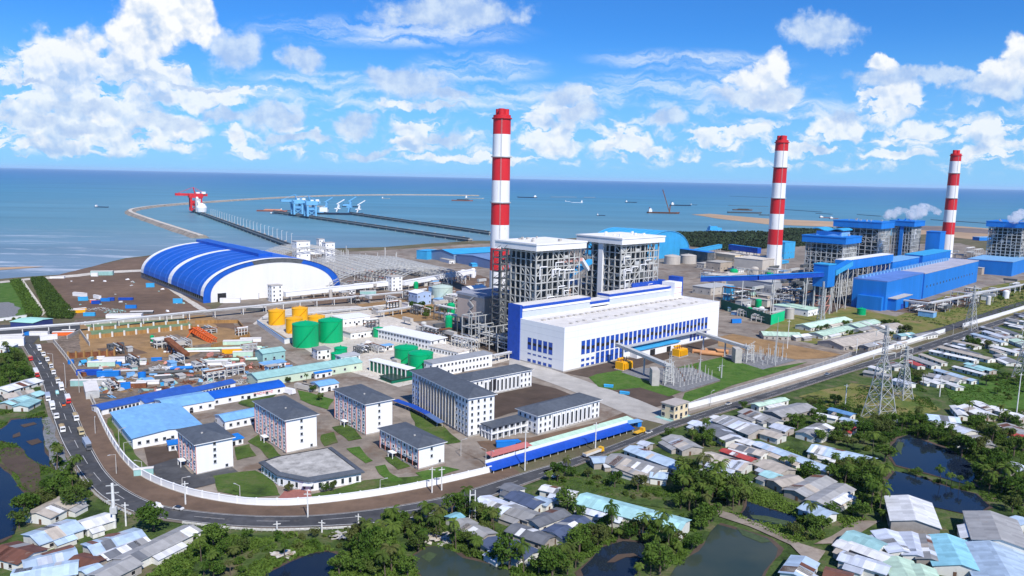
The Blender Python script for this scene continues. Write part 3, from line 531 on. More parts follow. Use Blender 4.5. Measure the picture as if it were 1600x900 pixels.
# --- perimeter road
RL = [(35, 540), (48, 561), (64, 590), (71, 616), (80, 647), (95, 690), (115, 724), (139, 758), (162, 781), (214, 805), (277, 815), (400, 827), (590, 821), (674, 805), (747, 784), (800, 764), (895, 730), (976, 699), (1031, 678), (1060, 666), (1200, 623), (1360, 571), (1475, 541), (1525, 520), (1600, 494), (1700, 462)]
RR = [(57, 538), (89, 588), (114, 634), (127, 665), (144, 704), (173, 751), (225, 783), (274, 797), (400, 809), (524, 806), (660, 786), (735, 767), (800, 745), (915, 712), (988, 685), (1046, 660), (1075, 652), (1137, 631), (1200, 613.5), (1362, 563), (1412, 549), (1475, 528), (1600, 488), (1700, 456)]
RLn, RRn = pxline(RL, 240), pxline(RR, 240)
ribbon('dirt_verge', RLn, RRn, -0.16, 1.0, 0.30, M('verge_dirt', (0.20, 0.17, 0.14), 0.95, 0.25, 0.2, 0.3, (0.1, 0.1, 0.06)), 'dusty verge along the outer side of the perimeter road')
ribbon('road', RLn, RRn, 0.0, 1.0, 0.36, ASPH, 'asphalt perimeter road curving round the power station')
ribbon('road_marking', RLn, RRn, 0.035, 0.055, 0.40, PAINT, 'white edge line on the outer side of the road')
ribbon('road_marking', RLn, RRn, 0.925, 0.945, 0.40, PAINT, 'white edge line on the inner side of the road')
ribbon('road_marking', RLn, RRn, 0.49, 0.505, 0.40, PAINT, 'broken white centre line of the perimeter road', dash=2)
# brown strip between road and wall
WALLP = [(84, 536), (110, 568), (133, 605), (150, 640), (173, 689), (199, 727), (231, 751), (289, 773), (344, 784), (400, 791), (481, 790), (602, 774), (689, 757), (800, 729)]
WPn = pxline(WALLP, 120); INN = pxline([(57, 538), (89, 588), (114, 634), (127, 665), (144, 704), (173, 751), (225, 783), (274, 797), (400, 809), (524, 806), (660, 786), (735, 767), (815, 742)], 120)
ribbon('dirt_strip', INN, WPn, 0.0, 1.0, 0.33, M('strip_earth', (0.150, 0.100, 0.070), 0.95, 0.2, 0.15, 0.25, (0.09, 0.07, 0.06), big=0.2), 'wide brown dirt strip between the road and the white wall')
ribbon('kerb', RLn, RRn, 1.0, 1.02, 0.46, KERB, 'pale kerb on the inner side of the perimeter road')
# --- perimeter walls (things)
def wallrun(name, label, path, h, t, mats, plinth=0, post=0, coping=True):
    root = thing(name, label, 'wall', path[0]); o0 = path[0]; A = MB(); Cp = MB(); P = MB()
    side = []
    for i, p in enumerate(path):
        d = (path[min(i+1, len(path)-1)]-path[max(i-1, 0)]).normalized(); side.append(Vector((-d.y, d.x, 0)))
    for i in range(len(path)-1):
        a, b = path[i]-o0, path[i+1]-o0; na, nb = side[i], side[i+1]
        def seg(mb, w, z0, z1): mb.hexa([a-na*w+Vector((0, 0, z0)), b-nb*w+Vector((0, 0, z0)), b+nb*w+Vector((0, 0, z0)), a+na*w+Vector((0, 0, z0)), a-na*w+Vector((0, 0, z1)), b-nb*w+Vector((0, 0, z1)), b+nb*w+Vector((0, 0, z1)), a+na*w+Vector((0, 0, z1))])
        seg(A, t/2, plinth, h)
        if coping: seg(Cp, t/2+0.12, h, h+0.22)
        if plinth: seg(P, t/2+0.5, 0, plinth)
    A.build('wall_panel', mats[0], root)
    if coping: Cp.build('coping', mats[1], root)
    if plinth: P.build('plinth', mats[2], root)
    if post:
        Q = MB(); acc = 0
        for i in range(len(path)-1):
            acc += (path[i+1]-path[i]).length
            if acc > post: acc = 0; q = path[i+1]-o0; Q.box(q.x-t*.8, q.x+t*.8, q.y-t*.8, q.y+t*.8, 0, h+0.5)
        Q.build('pilaster', mats[1], root)
    return root
W1 = pxline([(150, 640), (173, 689), (199, 727), (231, 751), (289, 773), (344, 784), (400, 791), (481, 790), (602, 774), (689, 757), (768, 738)], 70)
wallrun('perimeter_wall', 'curved white perimeter wall along the brown dirt strip', W1, 3.0, 0.35, (WALL2, WALL, CONC), 0.4, 8)
W0 = pxline([(84, 536), (110, 568), (133, 605), (149.5, 638.5)], 26)
wallrun('perimeter_wall', 'grey unpainted wall beside the construction yard and the trucks', W0, 3.0, 0.35, (M('grey_wall', (0.30, 0.28, 0.27), 0.85, 0.12, 0.3, 0.2), KERB, CONC), 0.4, 8)
W2 = pxline([(1075, 642), (1137, 626), (1200, 607), (1290, 580), (1380, 551), (1476, 521)], 60)
wallrun('perimeter_wall', 'straight white perimeter wall in front of the switchyards', W2, 4.4, 0.5, (WALL2, WALL, CONC), 1.6)
W3 = pxline([(1504, 512), (1560, 496), (1660, 464)], 20)
wallrun('perimeter_wall', 'white perimeter wall beyond the small gate at the right edge', W3, 4.0, 0.5, (WALL2, WALL, CONC), 0.8)
W4 = pxline([(-40, 505), (0, 502), (42, 496)], 8)
wallrun('boundary_wall', 'low white wall in front of the bright green field', W4, 2.4, 0.4, (WALL, WALL, CONC))
W5 = pxline([(1070, 640), (1105, 626), (1200, 598), (1300, 568), (1330, 556)], 40)
wallrun('inner_fence_wall', 'grey panelled inner fence beside the switchyard lawn', W5, 3.2, 0.25, (M('grey_panel', (0.27, 0.28, 0.31), 0.7, 0.2, 0.4), KERB, CONC), 0, 9)
# white guard rail along the outer road edge
def guardrail(label, pxs):
    p = pxline(pxs, 36); root = thing('guard_rail', label, 'guard rail', p[0]); A = MB(); B = MB()
    for a, b in zip(p, p[1:]):
        A.bar(a-p[0]+Vector((0, 0, 1.0)), b-p[0]+Vector((0, 0, 1.0)), .12, .4); A.bar(a-p[0]+Vector((0, 0, .5)), b-p[0]+Vector((0, 0, .5)), .1, .2); B.bar(a-p[0], a-p[0]+Vector((0, 0, 1.2)), .18)
    A.build('rail', PAINT, root); B.build('post', KERB, root)
guardrail('white guard rail along the outer road bend by the bushes', [(285, 819), (400, 832), (500, 829), (570, 825)])
guardrail('pale guard rail beside the road left of the big round tree', [(118, 737), (140, 766), (165, 788), (205, 806)])
# ============================================================ POWER STATION
def winmesh(w, h, fr=FRAMEG, gl=GLASS, key={}):
    k = (round(w, 2), round(h, 2), fr.name, gl.name)
    if k not in key:
        mb = MB(); mb.box(-w/2-.12, w/2+.12, -.10, .0, -.12, h+.12, 0); mb.box(-w/2, w/2, -.14, -.101, 0, h, 1); mb.box(-w/2-.2, w/2+.2, -.28, -.001, -.25, -.121, 0)
        key[k] = mb.mesh('window', (fr, gl))
    return key[k]
def putwins(par, face, e, us, zs, me, name='window', off=0.0):
    for u in us:
        for z in zs:
            if face == 'f': loc, r = (u, -off, z), 0
            elif face == 'l': loc, r = (-off, u, z), -math.pi/2
            elif face == 'r': loc, r = (e.L+off, u, z), math.pi/2
            else: loc, r = (u, e.W+off, z), math.pi
            link(name, me, par, loc, r)
def lin(a, b, n): return [a+(b-a)*i/(n-1) for i in range(n)] if n > 1 else [(a+b)/2]
def hip(L, W, h, rise, ov, th=0.35):
    mb = MB(); mb.box(-ov, L+ov, -ov, W+ov, h, h+th, 0); z = h+th; a = [(-ov, -ov, z), (L+ov, -ov, z), (L+ov, W+ov, z), (-ov, W+ov, z)]
    if W >= L: i = (L/2+ov); r = [(L/2, -ov+i, z+rise), (L/2, W+ov-i, z+rise)]; mb.face([a[0], a[1], r[0]], 1).face([a[1], a[2], r[1], r[0]], 1).face([a[2], a[3], r[1]], 1).face([a[3], a[0], r[0], r[1]], 1)
    else: i = (W/2+ov); r = [(-ov+i, W/2, z+rise), (L+ov-i, W/2, z+rise)]; mb.face([a[0], a[1], r[1], r[0]], 1).face([a[1], a[2], r[1]], 1).face([a[2], a[3], r[0], r[1]], 1).face([a[3], a[0], r[0]], 1)
    return mb
def gable(L, W, h, rise, ov, th=0.2, axis='x', m=0):
    mb = MB()
    if axis == 'x':
        for s in (-1, 1):
            y0 = W/2+s*(W/2+ov); mb.hexa([(-ov, y0, h), (L+ov, y0, h), (L+ov, W/2, h+rise), (-ov, W/2, h+rise), (-ov, y0, h+th), (L+ov, y0, h+th), (L+ov, W/2, h+rise+th), (-ov, W/2, h+rise+th)] if s < 0 else [(-ov, W/2, h+rise), (L+ov, W/2, h+rise), (L+ov, y0, h), (-ov, y0, h), (-ov, W/2, h+rise+th), (L+ov, W/2, h+rise+th), (L+ov, y0, h+th), (-ov, y0, h+th)], m)
    else:
        for s in (-1, 1):
            x0 = L/2+s*(L/2+ov); q = [(x0, -ov, h), (L/2, -ov, h+rise), (L/2, W+ov, h+rise), (x0, W+ov, h)]
            if s > 0: q = [q[1], q[0], q[3], q[2]]
            mb.hexa(q+[(p[0], p[1], p[2]+th) for p in q], m)
    return mb
def walls(L, W, h, rise=0, axis='x'):
    mb = MB(); mb.box(0, L, 0, W, 0, h)
    if rise:
        if axis == 'x':
            for x in (0, L): mb.face([(x, 0, h), (x, W, h), (x, W/2, h+rise)])
        else:
            for y in (0, W): mb.face([(0, y, h), (L, y, h), (L/2, y, h+rise)])
    return mb
def setrect(e, rot):
    e.rot = math.radians(rot); e.u = Vector((math.cos(e.rot), math.sin(e.rot), 0)); e.v = Vector((-e.u.y, e.u.x, 0)); return e
# ---------------- dormitories
def dorm(near, right, left, top, L, W, floors, label, rot=40, arcade=False):
    e = setrect(rect(near, right, left, top), rot); e.L, e.W = L, W; H = e.H
    t = thing('dormitory', label, 'dormitory', e.loc, e.rot, 'white dormitories with grey hipped roofs')
    walls(L, W, H).build('wall', WALL, t)
    b = MB(); b.box(-.15, L+.15, -.15, W+.15, -.1, .7); b.build('base_course', CONC, t)
    r = hip(L, W, H, 2.6, 1.1).build('roof', (WALL, SLATE), t)
    MB().box(L*.3, L*.3+.8, W*.3, W*.3+.8, H+1.4, H+2.6).build('vent', KERB, r)
    fh = H/floors; nb = max(4, int(W/4.4)); pl = MB()
    for i in range(nb+1):
        y = i*W/nb; MB().box(-.3, 0, y-.13, y+.13, .7, H-.02).build('pilaster', REDTR, t)
    wl = winmesh(1.5, 1.5)
    putwins(t, 'l', e, [(i+.5)*W/nb-.75+q*1.5 for i in range(nb) for q in (0.25, )], [k*fh+1.0 for k in range(1 if arcade else 0, floors)], winmesh(1.2, 1.3, WALL))
    putwins(t, 'f', e, [L*.5], [k*fh+1.1 for k in range(1, floors)], winmesh(1.1, 1.3))
    putwins(t, 'f', e, [L*.82], [k*fh+1.1 for k in range(0, 1)], winmesh(1.1, 1.2))
    putwins(t, 'r', e, lin(3, W-3, nb), [k*fh+1.0 for k in range(floors)], wl)
    for k in range(9): y_, z_ = ((k*3.7) % (W-3))+1.2, (k*2 % floors)*fh+.9; MB().box(-.75, -.02, y_, y_+.9, z_, z_+.65).build('air_conditioner', KERB, t)
    po = MB(); po.box(-3.2, -.55, W*.52, W*.52+4.5, 2.9, 3.2); po.box(-3.1, -2.8, W*.52+.1, W*.52+.4, 0, 2.9); po.box(-3.1, -2.8, W*.52+4.1, W*.52+4.4, 0, 2.9); po.build('porch', WALL, t)
    MB().box(-.12, -.0, W*.52+1.2, W*.52+3.3, 0, 2.5).build('door', DGLASS, t)
    if arcade:
        MB().box(-.06, -.001, 1, W-1, .8, fh-.5).build('ground_opening', DGLASS, t)
    return t, e
dorm((307.6, 742.5), (363, 727), (279, 719), 695, 16.5, 25, 5, 'white dormitory nearest the curved wall, with a blank bright end wall')
dorm((447.7, 709), (497.3, 699), (406, 674), 657, 16, 39, 5, 'white dormitory right behind the octagonal canteen, red pilasters on its long side')
dorm((571.8, 680.4), (613, 676), (525.6, 653), 632, 16, 35, 5, 'white dormitory beside the tall office block, red pilasters on its long side')
dorm((654, 734), (693, 724.6), (596, 700), 700.6, 14.5, 35, 3, 'lowest white dormitory, three storeys beside the curved wall', arcade=True)
# ---------------- office blocks
def office(near, right, left, top, L, W, label, rot, floors, longface, H=None):
    e = setrect(rect(near, right, left, top), rot); e.L, e.W = L, W; H = H or e.H; e.H = H
    t = thing('office_block', label, 'office block', e.loc, e.rot, 'white office blocks with slate roofs')
    walls(L, W, H).build('wall', WALL, t)
    MB().box(-.15, L+.15, -.15, W+.15, -.1, 1.0).build('base_course', CONC, t)
    hip(L, W, H, 3.0, 1.2).build('roof', (WALL, SLATE), t)
    fh = (H-.6)/floors; zs = [k*fh+1.2 for k in range(floors)]; span = W if longface == 'l' else L; wm = winmesh(1.1, 1.5)
    n = int(span/3.3); us = lin(2, span-2, n); a, b = int(n*.22), int(n*.86)
    edge = us[:a]+us[b:]; mid = us[a:b]
    putwins(t, longface, e, edge, zs, wm)
    tall = winmesh(1.3, H-fh*.6-2.6, FRAMEG, GLASS)
    putwins(t, longface, e, mid, [fh*.6], tall, 'window_strip')
    fin = MB(); 
    for u in mid+[mid[-1]+(mid[1]-mid[0])]:
        u -= (mid[1]-mid[0])/2
        f_ = MB(); (f_.box(-.7, -.001, u-.25, u+.25, fh*.4, H-.8) if longface == 'l' else f_.box(u-.25, u+.25, -.7, -.001, fh*.4, H-.8)); f_.build('fin', KERB if longface == 'l' else WALL, t)
    other = 'f' if longface == 'l' else 'l'; sp = L if longface == 'l' else W
    putwins(t, other, e, lin(2.2, sp-2.2, max(3, int(sp/3.4))), zs, wm)
    return t, e
offA, eA = office((731.5, 683.7), (769, 677), (650.6, 633), 623, 16, 65.5, 'tall six storey office block with vertical grey fins on its long side', 34, 6, 'l')
offC, eC = office((840, 680.4), (935.7, 653), (809, 668), 650, 48.9, 16, 'low three storey office wing facing the blue roofed canopy', 42, 3, 'f')
offB, eB = office((735, 624), (815, 606.4), (712, 613), 590, 50, 16, 'three storey office wing behind the tall office block', 40, 3, 'f', 11.5)
MB().box(16, 20, -.3, -.001, 3, 10).build('glazed_entrance', DGLASS, offB)
# link arcade
e = setrect(rect((768, 689), (829, 677.5), (748.4, 677.5), 668), 40); L, W, H = 33, 9, 7.4
t = thing('arcade_building', 'low two storey white arcade joining the office blocks', 'arcade', e.loc, e.rot)
mb = MB(); mb.box(.8, L, .8, W, 0, H-.6); mb.build('wall', WALLG, t)
mb = MB(); mb.box(-.6, L, -.6, W, H-.6, H, 0); mb.build('roof', SLATE, t)
MB().box(-.2, L, -.2, .75, H/2-.3, H/2+.3).build('balcony_slab', WALL, t); MB().box(-.2, .75, .76, W, H/2-.3, H/2+.3).build('balcony_slab', WALL, t)
for x in lin(0, L-.6, 9): MB().box(x-.3, x+.3, -.1, .5, 0, H-.6).build('column', WALL, t)
for y in lin(2.5, W-.5, 3): MB().box(-.1, .5, y-.3, y+.3, 0, H-.6).build('column', WALL, t)
putwins(t, 'f', e, [x for x in lin(2.2, L-2.5, 8)], [.8, 4.6], winmesh(2.0, 1.8, FRAMEG, GLASS), off=-.8)
# blue covered walkway
t = thing('covered_walkway', 'bent blue covered walkway beside the tall office block', 'walkway', gp(618, 634))
pts = [gp(618, 633), gp(640, 641), gp(668, 655), gp(689, 669)]; o0 = gp(618, 634)
for i, (a, b) in enumerate(zip(pts, pts[1:])):
    mb = MB(); q = Vector((0, 0, 3.2+.3*(i % 2))); mb.bar(a-o0+q, b-o0+q, 4.2, .3); mb.build('roof', BLUED if i < 2 else M('grey_blue_sheet', (0.10, 0.17, 0.36), 0.5, 0.1), t)
    for s in (.1, .9): p = a.lerp(b, s)-o0; MB().box(p.x-1.5, p.x-1.3, p.y-.1, p.y+.1, 0, 3.1).build('post', PAINT, t); MB().box(p.x+1.3, p.x+1.5, p.y-.1, p.y+.1, 0, 3.1).build('post', PAINT, t)
# ---------------- octagonal canteen
roofpx = [(404, 722), (432, 742), (482, 752), (570, 737), (518, 698), (432, 713)]
R_ = [gp(x, y, 5.2) for x, y in roofpx]; cen = sum(R_, Vector())/len(R_); cen.z = 0
t = thing('canteen', 'low octagonal canteen with a stained flat concrete roof', 'canteen', cen)
loc = [(p.x-cen.x, p.y-cen.y) for p in R_]
ins = [(x*.94, y*.94) for x, y in loc]; ins2 = [(x*.86, y*.86) for x, y in loc]
MB().prism(ins, 0, 4.6).build('wall', WALL, t)
MB().prism(loc, 4.6, 5.2).build('eave', SLATE, t)
mb = MB(); 
for i in range(len(loc)):
    j = (i+1) % len(loc); mb.face([(*loc[i], 5.201), (*loc[j], 5.201), (*ins2[j], 6.0), (*ins2[i], 6.0)])
mb.build('roof_slope', SLATE, t)
MB().prism([(x*.855, y*.855) for x, y in loc], 5.2, 5.75).build('flat_roof', M('stained_roof_screed', (0.42, 0.41, 0.39), 0.95, 0.35, 0.22, 0.35, (0.17, 0.165, 0.16), big=0.2, dsc=0.2), t)
me = winmesh(1.2, 2.4, WALL, GLASS)
for i in range(3):
    a, b = Vector((*ins[i], 0)), Vector((*ins[i+1], 0)); d = (b-a); n_ = int(d.length/3.2); ang = math.atan2(d.y, d.x)
    for k in range(n_):
        p = a.lerp(b, (k+.5)/n_); link('window', me, t, (p.x, p.y, .9), ang)
p = Vector((*ins[2], 0)); MB().box(p.x-2.2, p.x+2.2, p.y-1.8, p.y+1.5, 3.2, 3.6).build('porch', WALL, t)
# ---------------- turbine hall (frame P: x along the long front, y back)
PO = gp(880, 582); PR = math.radians(43.2); PU = Vector((math.cos(PR), math.sin(PR), 0)); PV = Vector((-PU.y, PU.x, 0))
def pw(x, y, z=0): q = PO+PU*x+PV*y; return Vector((q.x, q.y, z))
t = thing('turbine_hall', 'long white turbine hall with blue glazed strips along its front', 'turbine hall', PO, PR)
e = Rect(); e.L, e.W, e.H = 199.0, 45.0, 32.3
mb = MB(); mb.box(0, e.L, 0, e.W, 0, 31.0); mb.build('wall', WALL2, t)
mb = MB()
for a in ((0, e.L, 0, .5), (0, e.L, e.W-.5, e.W), (0, .5, .5, e.W-.5), (e.L-.5, e.L, .5, e.W-.5)): mb.box(*a, 31.0, 32.3)
mb.build('parapet', WALL2, t)
rf = MB().box(.5, e.L-.5, .5, e.W-.5, 31.0, 31.25).build('roof', M('roof_membrane', (0.66, 0.64, 0.62), 0.9, 0.15, 0.06, 0.22, (0.38, 0.34, 0.31), dsc=0.08), t)
for k in range(26): x = 10+k*7; MB().box(x, x+3.0, 31, 33.5, 31.26, 32.2).build('roof_vent', GREYT, rf)
for k in range(20): x = 18+k*8.6; MB().box(x, x+2.0, 10+(k % 3)*1.2, 12.5+(k % 3)*1.2, 31.26, 32.0).build('roof_vent', KERB, rf)
SEAM = M('cladding_seam', (0.62, 0.63, 0.65), 0.6, 0.08, 0.4)
for z in (8.2, 24.0, 28.6): MB().box(.3, e.L-.3, -.05, -.001, z, z+.14).build('cladding_seam', SEAM, t); MB().box(-.05, -.001, .3, e.W-.3, z, z+.14).build('cladding_seam', SEAM, t)
for k in range(1, 14): MB().box(k*14.2, k*14.2+.14, -.04, -.001, 21.5, 31).build('cladding_seam', SEAM, t)
MB().box(-.12, e.L+.12, -.12, e.W+.12, 0, 1.0).build('base_course', CONC, t)
# blue glazing
BG = M('blue_glazing', (0.012, 0.075, 0.42), 0.25, 0.22, 0.3, spec=0.5)
def strip(face, u, w, z0, z1, dark=None):
    mb = MB()
    def bx(d, zz0, zz1, mi, ww=None):
        ww = ww or w
        if face == 'f': mb.box(u-ww/2, u+ww/2, -d, -.002 if mi == 0 else -.05, zz0, zz1, mi)
        else: mb.box(-d, -.002 if mi == 0 else -.05, u-ww/2, u+ww/2, zz0, zz1, mi)
    w = w*1.22; bx(.10, z0, z1, 0, w+.5); bx(.16, z0+.2, z1-.2, 1)
    if dark: bx(.19, dark[0], dark[1], 2, w-.3)
    mb.build('window_strip', (FRAMEG, BG, DGLASS), t)
def facade_x(px, z):  # where on the front the pixel column falls
    lo, hi = 0.0, 199.0
    for _ in range(40):
        m_ = (lo+hi)/2
        if topx(pw(m_, 0, z))[0] < px: lo = m_
        else: hi = m_
    return lo
xa, xb = facade_x(911, 15), facade_x(1103, 15)
xs = lin(xa, xb, 30)
for i, x in enumerate(xs):
    strip('f', x, 3.0, 10.2, 20.5, (13.2, 15.6) if i % 3 else (14.2, 16.8))
    if 3 <= i <= 8: strip('f', x, 3.0, 1.0, 9.6, (4.8, 5.4))
    elif i > 24: strip('f', x, 2.4, 2.0, 9.4)
for i, x in enumerate(xs[:3]):
    strip('f', x, 2.6, 1.0, 3.2); strip('f', x, 2.6, 5.0, 7.2)
for i in range(5):
    y = 13+i*5.4; strip('l', y, 3.0, 10.5, 19.5, (14, 16)); strip('l', y, 2.6, 6.8, 8.0); strip('l', y, 2.6, 1.2, 3.6)
MB().box(xs[8]+3, xs[-1], -4.5, -.2, 9.7, 10.4).build('front_gallery', STEEL, t)
mb = MB(); mb.box(xs[10], xs[20], -7, -.2, 0, 6.5); an = mb.build('front_annex', WALL2, t)
MB().box(xs[10]-.6, xs[20]+.6, -8.2, -.2, 6.5, 7.4).build('annex_roof', CYAN, an)
MB().box(xs[13], xs[14]+1, -7.1, -7.001, 0, 5).build('roller_door', DGLASS, an); MB().box(xs[17], xs[18], -7.1, -7.001, 0, 4.5).build('roller_door', DGLASS, an)
MB().box(-.6, 1.8, e.W, e.W+13, 0, 42).build('blue_end_panel', BLUED, t)
# deaerator bay behind the hall
for (x0, x1, h) in ((1.85, 78, 41.0), (102, 188, 41.0), (78.01, 101.99, 37.0)):
    b = MB().box(x0, x1, e.W+.01, e.W+13, 0, h-3.5).build('deaerator_bay', M('grey_cladding', (0.50, 0.54, 0.58), 0.6, 0.05, 0.2, streak=True) if h > 38 else FRAMEG, t)
    MB().box(x0-.01, x1+.01, e.W-.5, e.W+13.3, h-3.5, h-1.6).build('fascia', WALL2, b)
    MB().box(x0, x1, e.W-.8, e.W+13, h-1.6, h+.3).build('blue_parapet', BLUED, b)
    MB().box(x0+.5, x1-.5, e.W+.3, e.W+12.5, h+.3, h+.6).build('bay_roof', rf.data.materials[0], b)
    if h < 38: MB().box(x0+2, x1-2, e.W-.12, e.W-.0, 32, h-4).build('dark_opening', DGLASS, b)
b = MB().box(188.01, 199, e.W-5, e.W+9, 0, 45).build('stair_tower', WALL2, t); MB().box(199.01, 205, e.W-2, e.W+10, 0, 49).build('blue_shaft', BLUED, b); MB().box(150, 199, e.W+13.4, e.W+22, 40, 45).build('blue_gallery', BLUED, b)
for z in (30, 35, 40): MB().box(188.2, 198.8, e.W-5.1, e.W-5.001, z, z+.5).build('floor_band', REDTR, b)
# ---------------- boiler houses
BSL = M('boiler_steel', (0.46, 0.46, 0.44), 0.6, 0.22, 0.15, 0.25, (0.26, 0.22, 0.19))
def boiler(loc, rot, L, W, H, label, roofm, roofth, stairm, seed, group, steelm=BSL, nx=9, ny=8):
    rnd = random.Random(seed); t = thing('boiler_house', label, 'boiler house', loc, rot, group)
    xs, ys = lin(0, L, nx), lin(0, W, ny); nz = 14; zs = lin(0, H-roofth-1.5, nz)
    for face in ('front', 'left', 'back', 'right'):
        mb = MB()
        if face in ('front', 'back'):
            y = 0 if face == 'front' else W
            for x in xs: mb.box(x-.5, x+.5, y-.5, y+.5, 0, H-roofth)
            for z in zs[1:]: mb.box(.5, L-.5, y-.34, y+.34, z-.42, z+.42)
            for i in range(nx-1):
                for k in range(nz-1):
                    r_ = rnd.random()
                    if rnd.random() < .22: mb.box(xs[i]+.6, xs[i+1]-.6, y+.3, y+.6, zs[k]+.5, zs[k]+rnd.uniform(1.5, 4.5), 1)
                    if r_ < .16: mb.bar((xs[i], y, zs[k]), (xs[i+1], y, zs[k+1]), .55)
                    elif r_ < .32: mb.bar((xs[i+1], y, zs[k]), (xs[i], y, zs[k+1]), .55)
                    elif r_ < .5: mb.box((xs[i]+xs[i+1])/2-.25, (xs[i]+xs[i+1])/2+.25, y-.25, y+.25, zs[k], zs[k+1])
        else:
            x = 0 if face == 'left' else L
            for y in ys[1:-1]: mb.box(x-.5, x+.5, y-.5, y+.5, 0, H-roofth)
            for z in zs[1:]: mb.box(x-.34, x+.34, .5, W-.5, z-.42, z+.42)
            for i in range(ny-1):
                for k in range(nz-1):
                    r_ = rnd.random()
                    if r_ < .16: mb.bar((x, ys[i], zs[k]), (x, ys[i+1], zs[k+1]), .55)
                    elif r_ < .32: mb.bar((x, ys[i+1], zs[k]), (x, ys[i], zs[k+1]), .55)
        mb.build('steel_frame', (steelm, STEEL), t)
    b = MB().box(L*.16, L*.86, W*.16, W*.86, 6, H-roofth-1).build('furnace_casing', STEELD, t)
    for z in zs[2:-1:2]: MB().box(.6, L-.6, .6, W-.6, z-.44, z-.2).build('shading_floor', STEELD, t)  # solid floor slabs added to block sun and darken the frame interior
    for z in zs[1:]: 
        for k in range(2):
            x0 = rnd.uniform(.5, L*.5); y0 = rnd.uniform(.5, W*.45); x1 = min(L-.5, x0+rnd.uniform(10, 30)); MB().box(x0, x1, .8 if k else y0, y0+rnd.uniform(4, 9)+1, z-.9, z-.62).build('walkway', STEEL, t)
    for k in range(26 if group.endswith('white roofs') else 12):
        du = MB()
        x, y, z = rnd.uniform(2, L-6), rnd.uniform(1.2, 7), rnd.uniform(4, H-roofth-12)
        if rnd.random() < .5: du.box(x, x+rnd.uniform(2, 6), y, y+3, z, z+rnd.uniform(3, 9))
        else: du.tube((x, y, z), (x+rnd.uniform(4, 14), y+rnd.uniform(0, 4), z+rnd.uniform(-5, 8)), rnd.uniform(.5, 1.2), n=7)
        x, y, z = rnd.uniform(1.2, 6), rnd.uniform(2, W-6), rnd.uniform(4, H-roofth-12); du.build('duct', STEEL, t)
        MB().box(x, x+3, y, y+rnd.uniform(2, 6), z, z+rnd.uniform(2, 8)).build('duct', STEEL, t)
    for k in range(16 if group.endswith('white roofs') else 5):
        pp = MB()
        x, z = rnd.uniform(1, L-12), rnd.uniform(6, H-roofth-14); d = rnd.uniform(5, 12); zz = z+rnd.uniform(4, 10); y = -1.3
        pp.tube((x, y, z), (x, y, zz), .45, n=6); pp.tube((x, y, zz), (x+d, y, zz), .45, n=6)
        pp.build('steam_pipe', CHW, t)
    if stairm: MB().box(-2.2, 3.0, W*.42, W*.42+5, 0, H-roofth).build('stair_shaft', stairm, t)
    r = MB().box(-4, L+4, -4, W+4, H-roofth, H).build('roof', roofm, t)
    if roofth > 4: MB().box(-4.5, L+4.5, -4.5, W+4.5, H-.8, H+.4).build('roof_rim', roofm, r)
    for k in range(7): x, y = rnd.uniform(2, L-6), rnd.uniform(2, W-6); MB().box(x, x+rnd.uniform(1, 3), y, y+rnd.uniform(1, 3), H+.01, H+rnd.uniform(1.0, 3.5)).build('roof_vent', stairm or GREYT, r)
    return t
ROOFW = M('boiler_roof_white', (0.78, 0.77, 0.76), 0.7, 0.07, 0.1, 0.14, (0.5, 0.42, 0.36), streak=True)
boiler(pw(30, 60), PR, 50, 40, 85.5, 'grey steel boiler house nearest the tall chimney, white roof', ROOFW, 5.5, None, 3, 'boiler houses with white roofs')
boiler(pw(134, 60), PR, 54, 45, 86, 'grey steel boiler house with a white stair shaft, behind the turbine hall', ROOFW, 5.5, CHW, 5, 'boiler houses with white roofs')
# outer stair frame on the left of boiler 1
t = thing('steel_stair_tower', 'slender dark steel stair tower left of the first boiler house', 'stair tower', pw(18, 88), PR)
mb = MB()
for x in (0, 7):
    for y in (0, 9): mb.box(x-.4, x+.4, y-.4, y+.4, 0, 78)
for k in range(14):
    z = 5+k*5.6; mb.box(-.4, 7.4, -.4, 9.4, z, z+.5); mb.bar((0, 0, z), (7, 0, z+5), .3); mb.bar((0, 9, z), (0, 0, z+5), .3)
mb.build('frame', STEELD, t)
# conveyor bits between the boilers
t = thing('coal_conveyor', 'short blue and white conveyor joining the two boiler houses', 'conveyor', pw(80, 66, 0), PR)
MB().bar((-6, 2, 56), (30, 8, 66), 4, 4).build('gallery', CYAN, t); MB().bar((-22, -3, 70), (6, -3, 70), 3, 2.6).build('red_gallery', M('salmon_paint', (0.6, 0.3, 0.26), 0.6), t); MB().bar((6, -3, 70), (20, 2, 60), 3, 3).build('chute', CHW, t)
